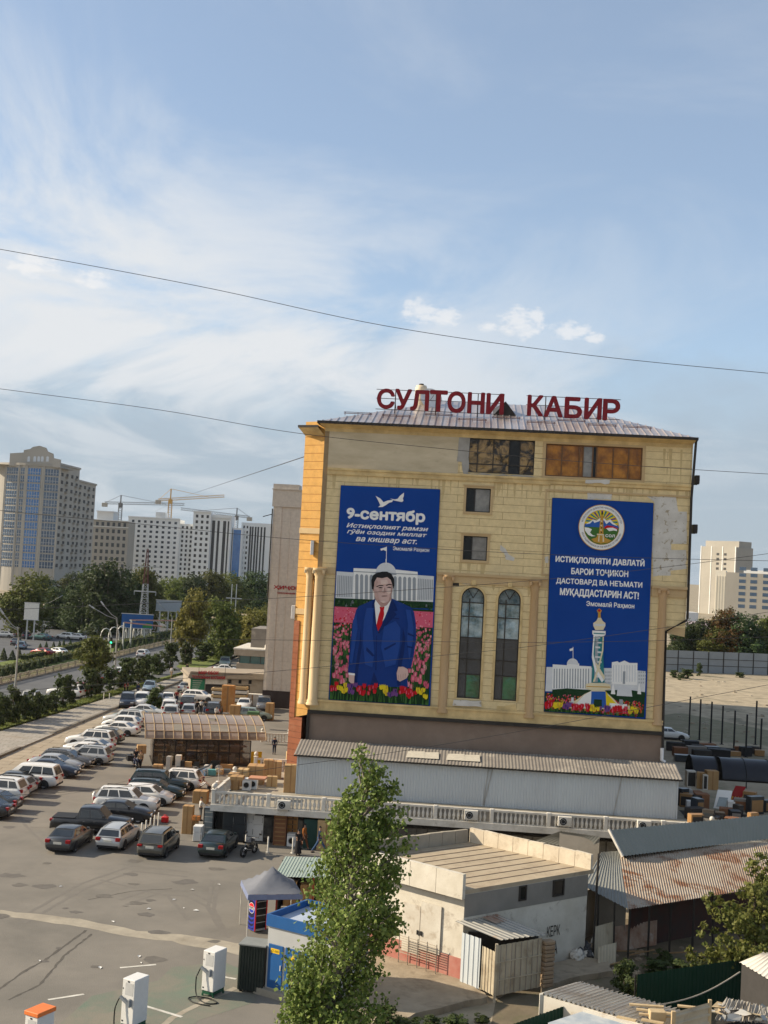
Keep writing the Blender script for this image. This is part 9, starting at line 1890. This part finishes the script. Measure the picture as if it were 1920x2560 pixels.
    for sg in (1,-1): L = LEG(sg); c = (L[2]+L[3])/2; mb.bbox(c.x-.13*s,c.x+.12*s,c.y-.045*s,c.y+.045*s,c.z-.06*s if not sit else c.z-.05*s,c.z+.03*s,.02*s)
    mb.build('shoes', m_black, t)
    hc = up(.02,0,1.63); mb = MB(); vs = []; n = 10
    for i in range(5):
        th_ = pi*.52*i/4; 
        for k in range(n): vs.append(hc + Vector((-.012*s+.088*s*sin(th_)*cos(2*pi*k/n), .082*s*sin(th_)*sin(2*pi*k/n), .098*s*cos(th_))))
    mb.add(vs, [(i*n+k,i*n+(k+1)%n,(i+1)*n+(k+1)%n,(i+1)*n+k) for i in range(4) for k in range(n)], 0, True); mb.build('hair', HAIR, t)
    mb = MB(); f_ = up(.10,0,1.60); 
    for sg in (1,-1): mb.bbox(f_.x-.01,f_.x+.004,sg*.03*s-.012,sg*.03*s+.012,f_.z+.01,f_.z+.03,.003)
    mb.bbox(f_.x-.01,f_.x+.004,-.025*s,.025*s,f_.z-.06,f_.z-.045,.003); mb.build('eyes_and_mouth', HAIR, body)
    mb = MB(); mb.add([(f_.x,-.012*s,f_.z-.02),(f_.x,.012*s,f_.z-.02),(f_.x,0,f_.z+.02),(f_.x+.025*s,0,f_.z-.02)], [(0,1,3),(1,2,3),(2,0,3),(0,2,1)])
    for sg in (1,-1): mb.bbox(up(.02,0,1.6).x-.02*s,up(.02,0,1.6).x+.015*s,sg*.078*s-.008,sg*.078*s+.008,f_.z-.03,f_.z+.03,.004)
    mb.build('nose_and_ears', SKINM, body)
    return t
cw_, cn_, cb_, ck_, cr_, co_, ct_, cg_ = cloth('white',(.62,.61,.58)), cloth('navy',(.02,.03,.07)), cloth('blue',(.04,.08,.17)), cloth('black',(.016,.015,.016)), cloth('red',(.28,.03,.025)), cloth('orange',(.38,.13,.03)), cloth('tan',(.28,.2,.12)), cloth('grey',(.12,.12,.12))
person(744,2138,-75,'woman in long dark clothes standing beside the washing machine',ck_,ck_,skirt=True,h=1.66,arm=(.3,1.2)); person(759,2124,-20,'man in an orange shirt and brown trousers near the slatted crate',co_,cloth('brown',(.16,.06,.03)),stride=.3); person(797,2131,10,'man in dark blue walking past the cartons by the poplar',cn_,cb_,stride=.55,arm=(.4,-.3))
person(500,2052,20,'man in a white shirt standing under the terrace corner',cw_,cg_,arm=(.7,.7)); person(521,1996,200,'man in white bending over a carton by the terrace',cw_,ck_,bend=.75,arm=(.9,.9)); person(685,1886,100,'person in navy near the yellow board at the pavilion end',cn_,cn_)
person(344,1741,80,'person in navy standing on the pavement by the kerb',cn_,cn_,z=.16,h=1.75); person(311,1735,20,'person in a dark red top sitting on the lawn edge',cr_,ck_,z=.14,h=1.6); person(318,1734,170,'person in red brown beside the one in dark red on the lawn',cloth('maroon',(.17,.05,.04)),ck_,z=.14,h=1.6)
person(460,1747,-60,'person in a white shirt and dark trousers by the green shop panel',cw_,ck_,stride=.3); person(441,1759,-80,'person in a red shirt between the parked cars',cr_,cn_); person(428,1695,-100,'person in pale clothes walking on the pavement by the shrubs',cw_,ct_,z=.16,stride=.4); person(467,1686,-100,'person in black walking on the pavement near the tall yellowing tree',ck_,ck_,z=.16,stride=.4)
person(492,1787,-70,'man in dark clothes among the cars, left of three',ck_,cg_); person(502,1784,-90,'man in a white shirt among the cars, middle of three',cw_,ck_); person(512,1787,-110,'man in black among the cars, right of three',ck_,cb_,arm=(.5,.2)); person(540,1803,-60,'man in a white shirt beside the black off-road car',cw_,ck_,arm=(.4,.4))
person(338,1920,-70,'rider in black on the loaded motorcycle',ck_,cn_,z=.12,sit=True,arm=(1.1,1.1),h=1.75); person(350,1925,-100,'man in a brown jacket beside the loaded motorcycle',ct_,ck_,stride=.3)
# ------------------------------------------------------------------ overhead wires
m_wire = mat('cable_black', (.05,.05,.052), .6)
def wire(label, pts, y, r=.009, sag=None):
    e = pts[-1]; f = pts[-2]; pts = pts+[(e[0]+1400, e[1]+1400*(e[1]-f[1])/(e[0]-f[0]))]; P = [D(px,py,y) for px,py in pts]; Q = []
    # smooth curve through the surveyed points
    for i in range(len(P)-1):
        p0, p1, p2, p3 = P[max(0,i-1)], P[i], P[i+1], P[min(len(P)-1,i+2)]
        for k in range(10): t = k/10; Q.append(.5*((2*p1)+(p2-p0)*t+(2*p0-5*p1+4*p2-p3)*t**2+(3*p1-p0-3*p2+p3)*t**3))
    Q.append(P[-1]); mb = MB(); mb.tube(Q, r, 5); o = mb.build('overhead_wire', m_wire); tag(o, label, 'wire', 'wires strung across the view')
wire('highest wire crossing the clouds above the roof letters', [(-700,500),(0,623),(500,716),(960,814),(1440,884),(1920,933),(2500,985)], 34)
wire('wire dropping across the sky to the building eave', [(-700,880),(0,972),(400,1025),(745,1083),(1140,1125),(1460,1155),(1920,1185),(2500,1215)], 40)
wire('wire crossing the first banner below its text', [(-700,1200),(0,1276),(350,1310),(700,1345),(1140,1375),(1500,1391),(1920,1402),(2500,1410)], 44)
wire('wire rising to the right across the face on the banner', [(-700,1540),(0,1524),(380,1508),(700,1495),(1000,1476),(1300,1454),(1600,1425),(1920,1384),(2500,1300)], 46)
wire('level wire crossing the middle of the suit on the banner', [(-700,1588),(0,1592),(440,1597),(700,1600),(1000,1603),(1300,1606),(1620,1602),(1920,1592),(2500,1570)], 48)
wire('wire rising across the lower banner to the right', [(-700,1790),(0,1731),(380,1702),(700,1677),(1000,1648),(1300,1619),(1600,1578),(1920,1530),(2500,1430)], 46)
wire('lowest wire sagging over the annex roof', [(-700,2020),(0,1990),(400,1958),(747,1912),(1000,1878),(1300,1828),(1600,1772),(1920,1712),(2500,1600)], 42)
p1, p2 = G(1648,2512,2.6), G(1850,2430,2.9); mb = MB(); mb.tube([p1.lerp(p2,k/10)+Vector((0,0,-.25*sin(pi*k/10))) for k in range(11)], .03, 5); tag(mb.build('sagging_rope', mat('pale_rope', (.35,.31,.25), .9)), 'pale rope sagging from the corner hut to the container', 'rope')
mb = MB(); a, b = D(935,1238,800), D(750,1140,120)
tag(MB().tube([D(380,1282,790), D(470,1238,600), D(760,1142,101)], .04, 4).build('guy_wire', m_wire), 'thin guy wire running from the cranes to the orange wing', 'wire')
# ------------------------------------------------------------------ warm dusty air over the city
hm = bpy.data.materials.new('haze_air'); hm.use_nodes = True; t_ = hm.node_tree; t_.nodes.clear(); o_ = N(t_, 'ShaderNodeOutputMaterial'); pvn = N(t_, 'ShaderNodeVolumePrincipled'); pvn.inputs['Color'].default_value = (.80,.86,.95,1); pvn.inputs['Density'].default_value = .00005; pvn.inputs['Anisotropy'].default_value = .3
t_.links.new(pvn.outputs[0], o_.inputs['Volume'])
mb = MB(); mb.box(-420,420,-12,900,-1.0,92); tag(mb.build('haze', hm), kind='stuff')
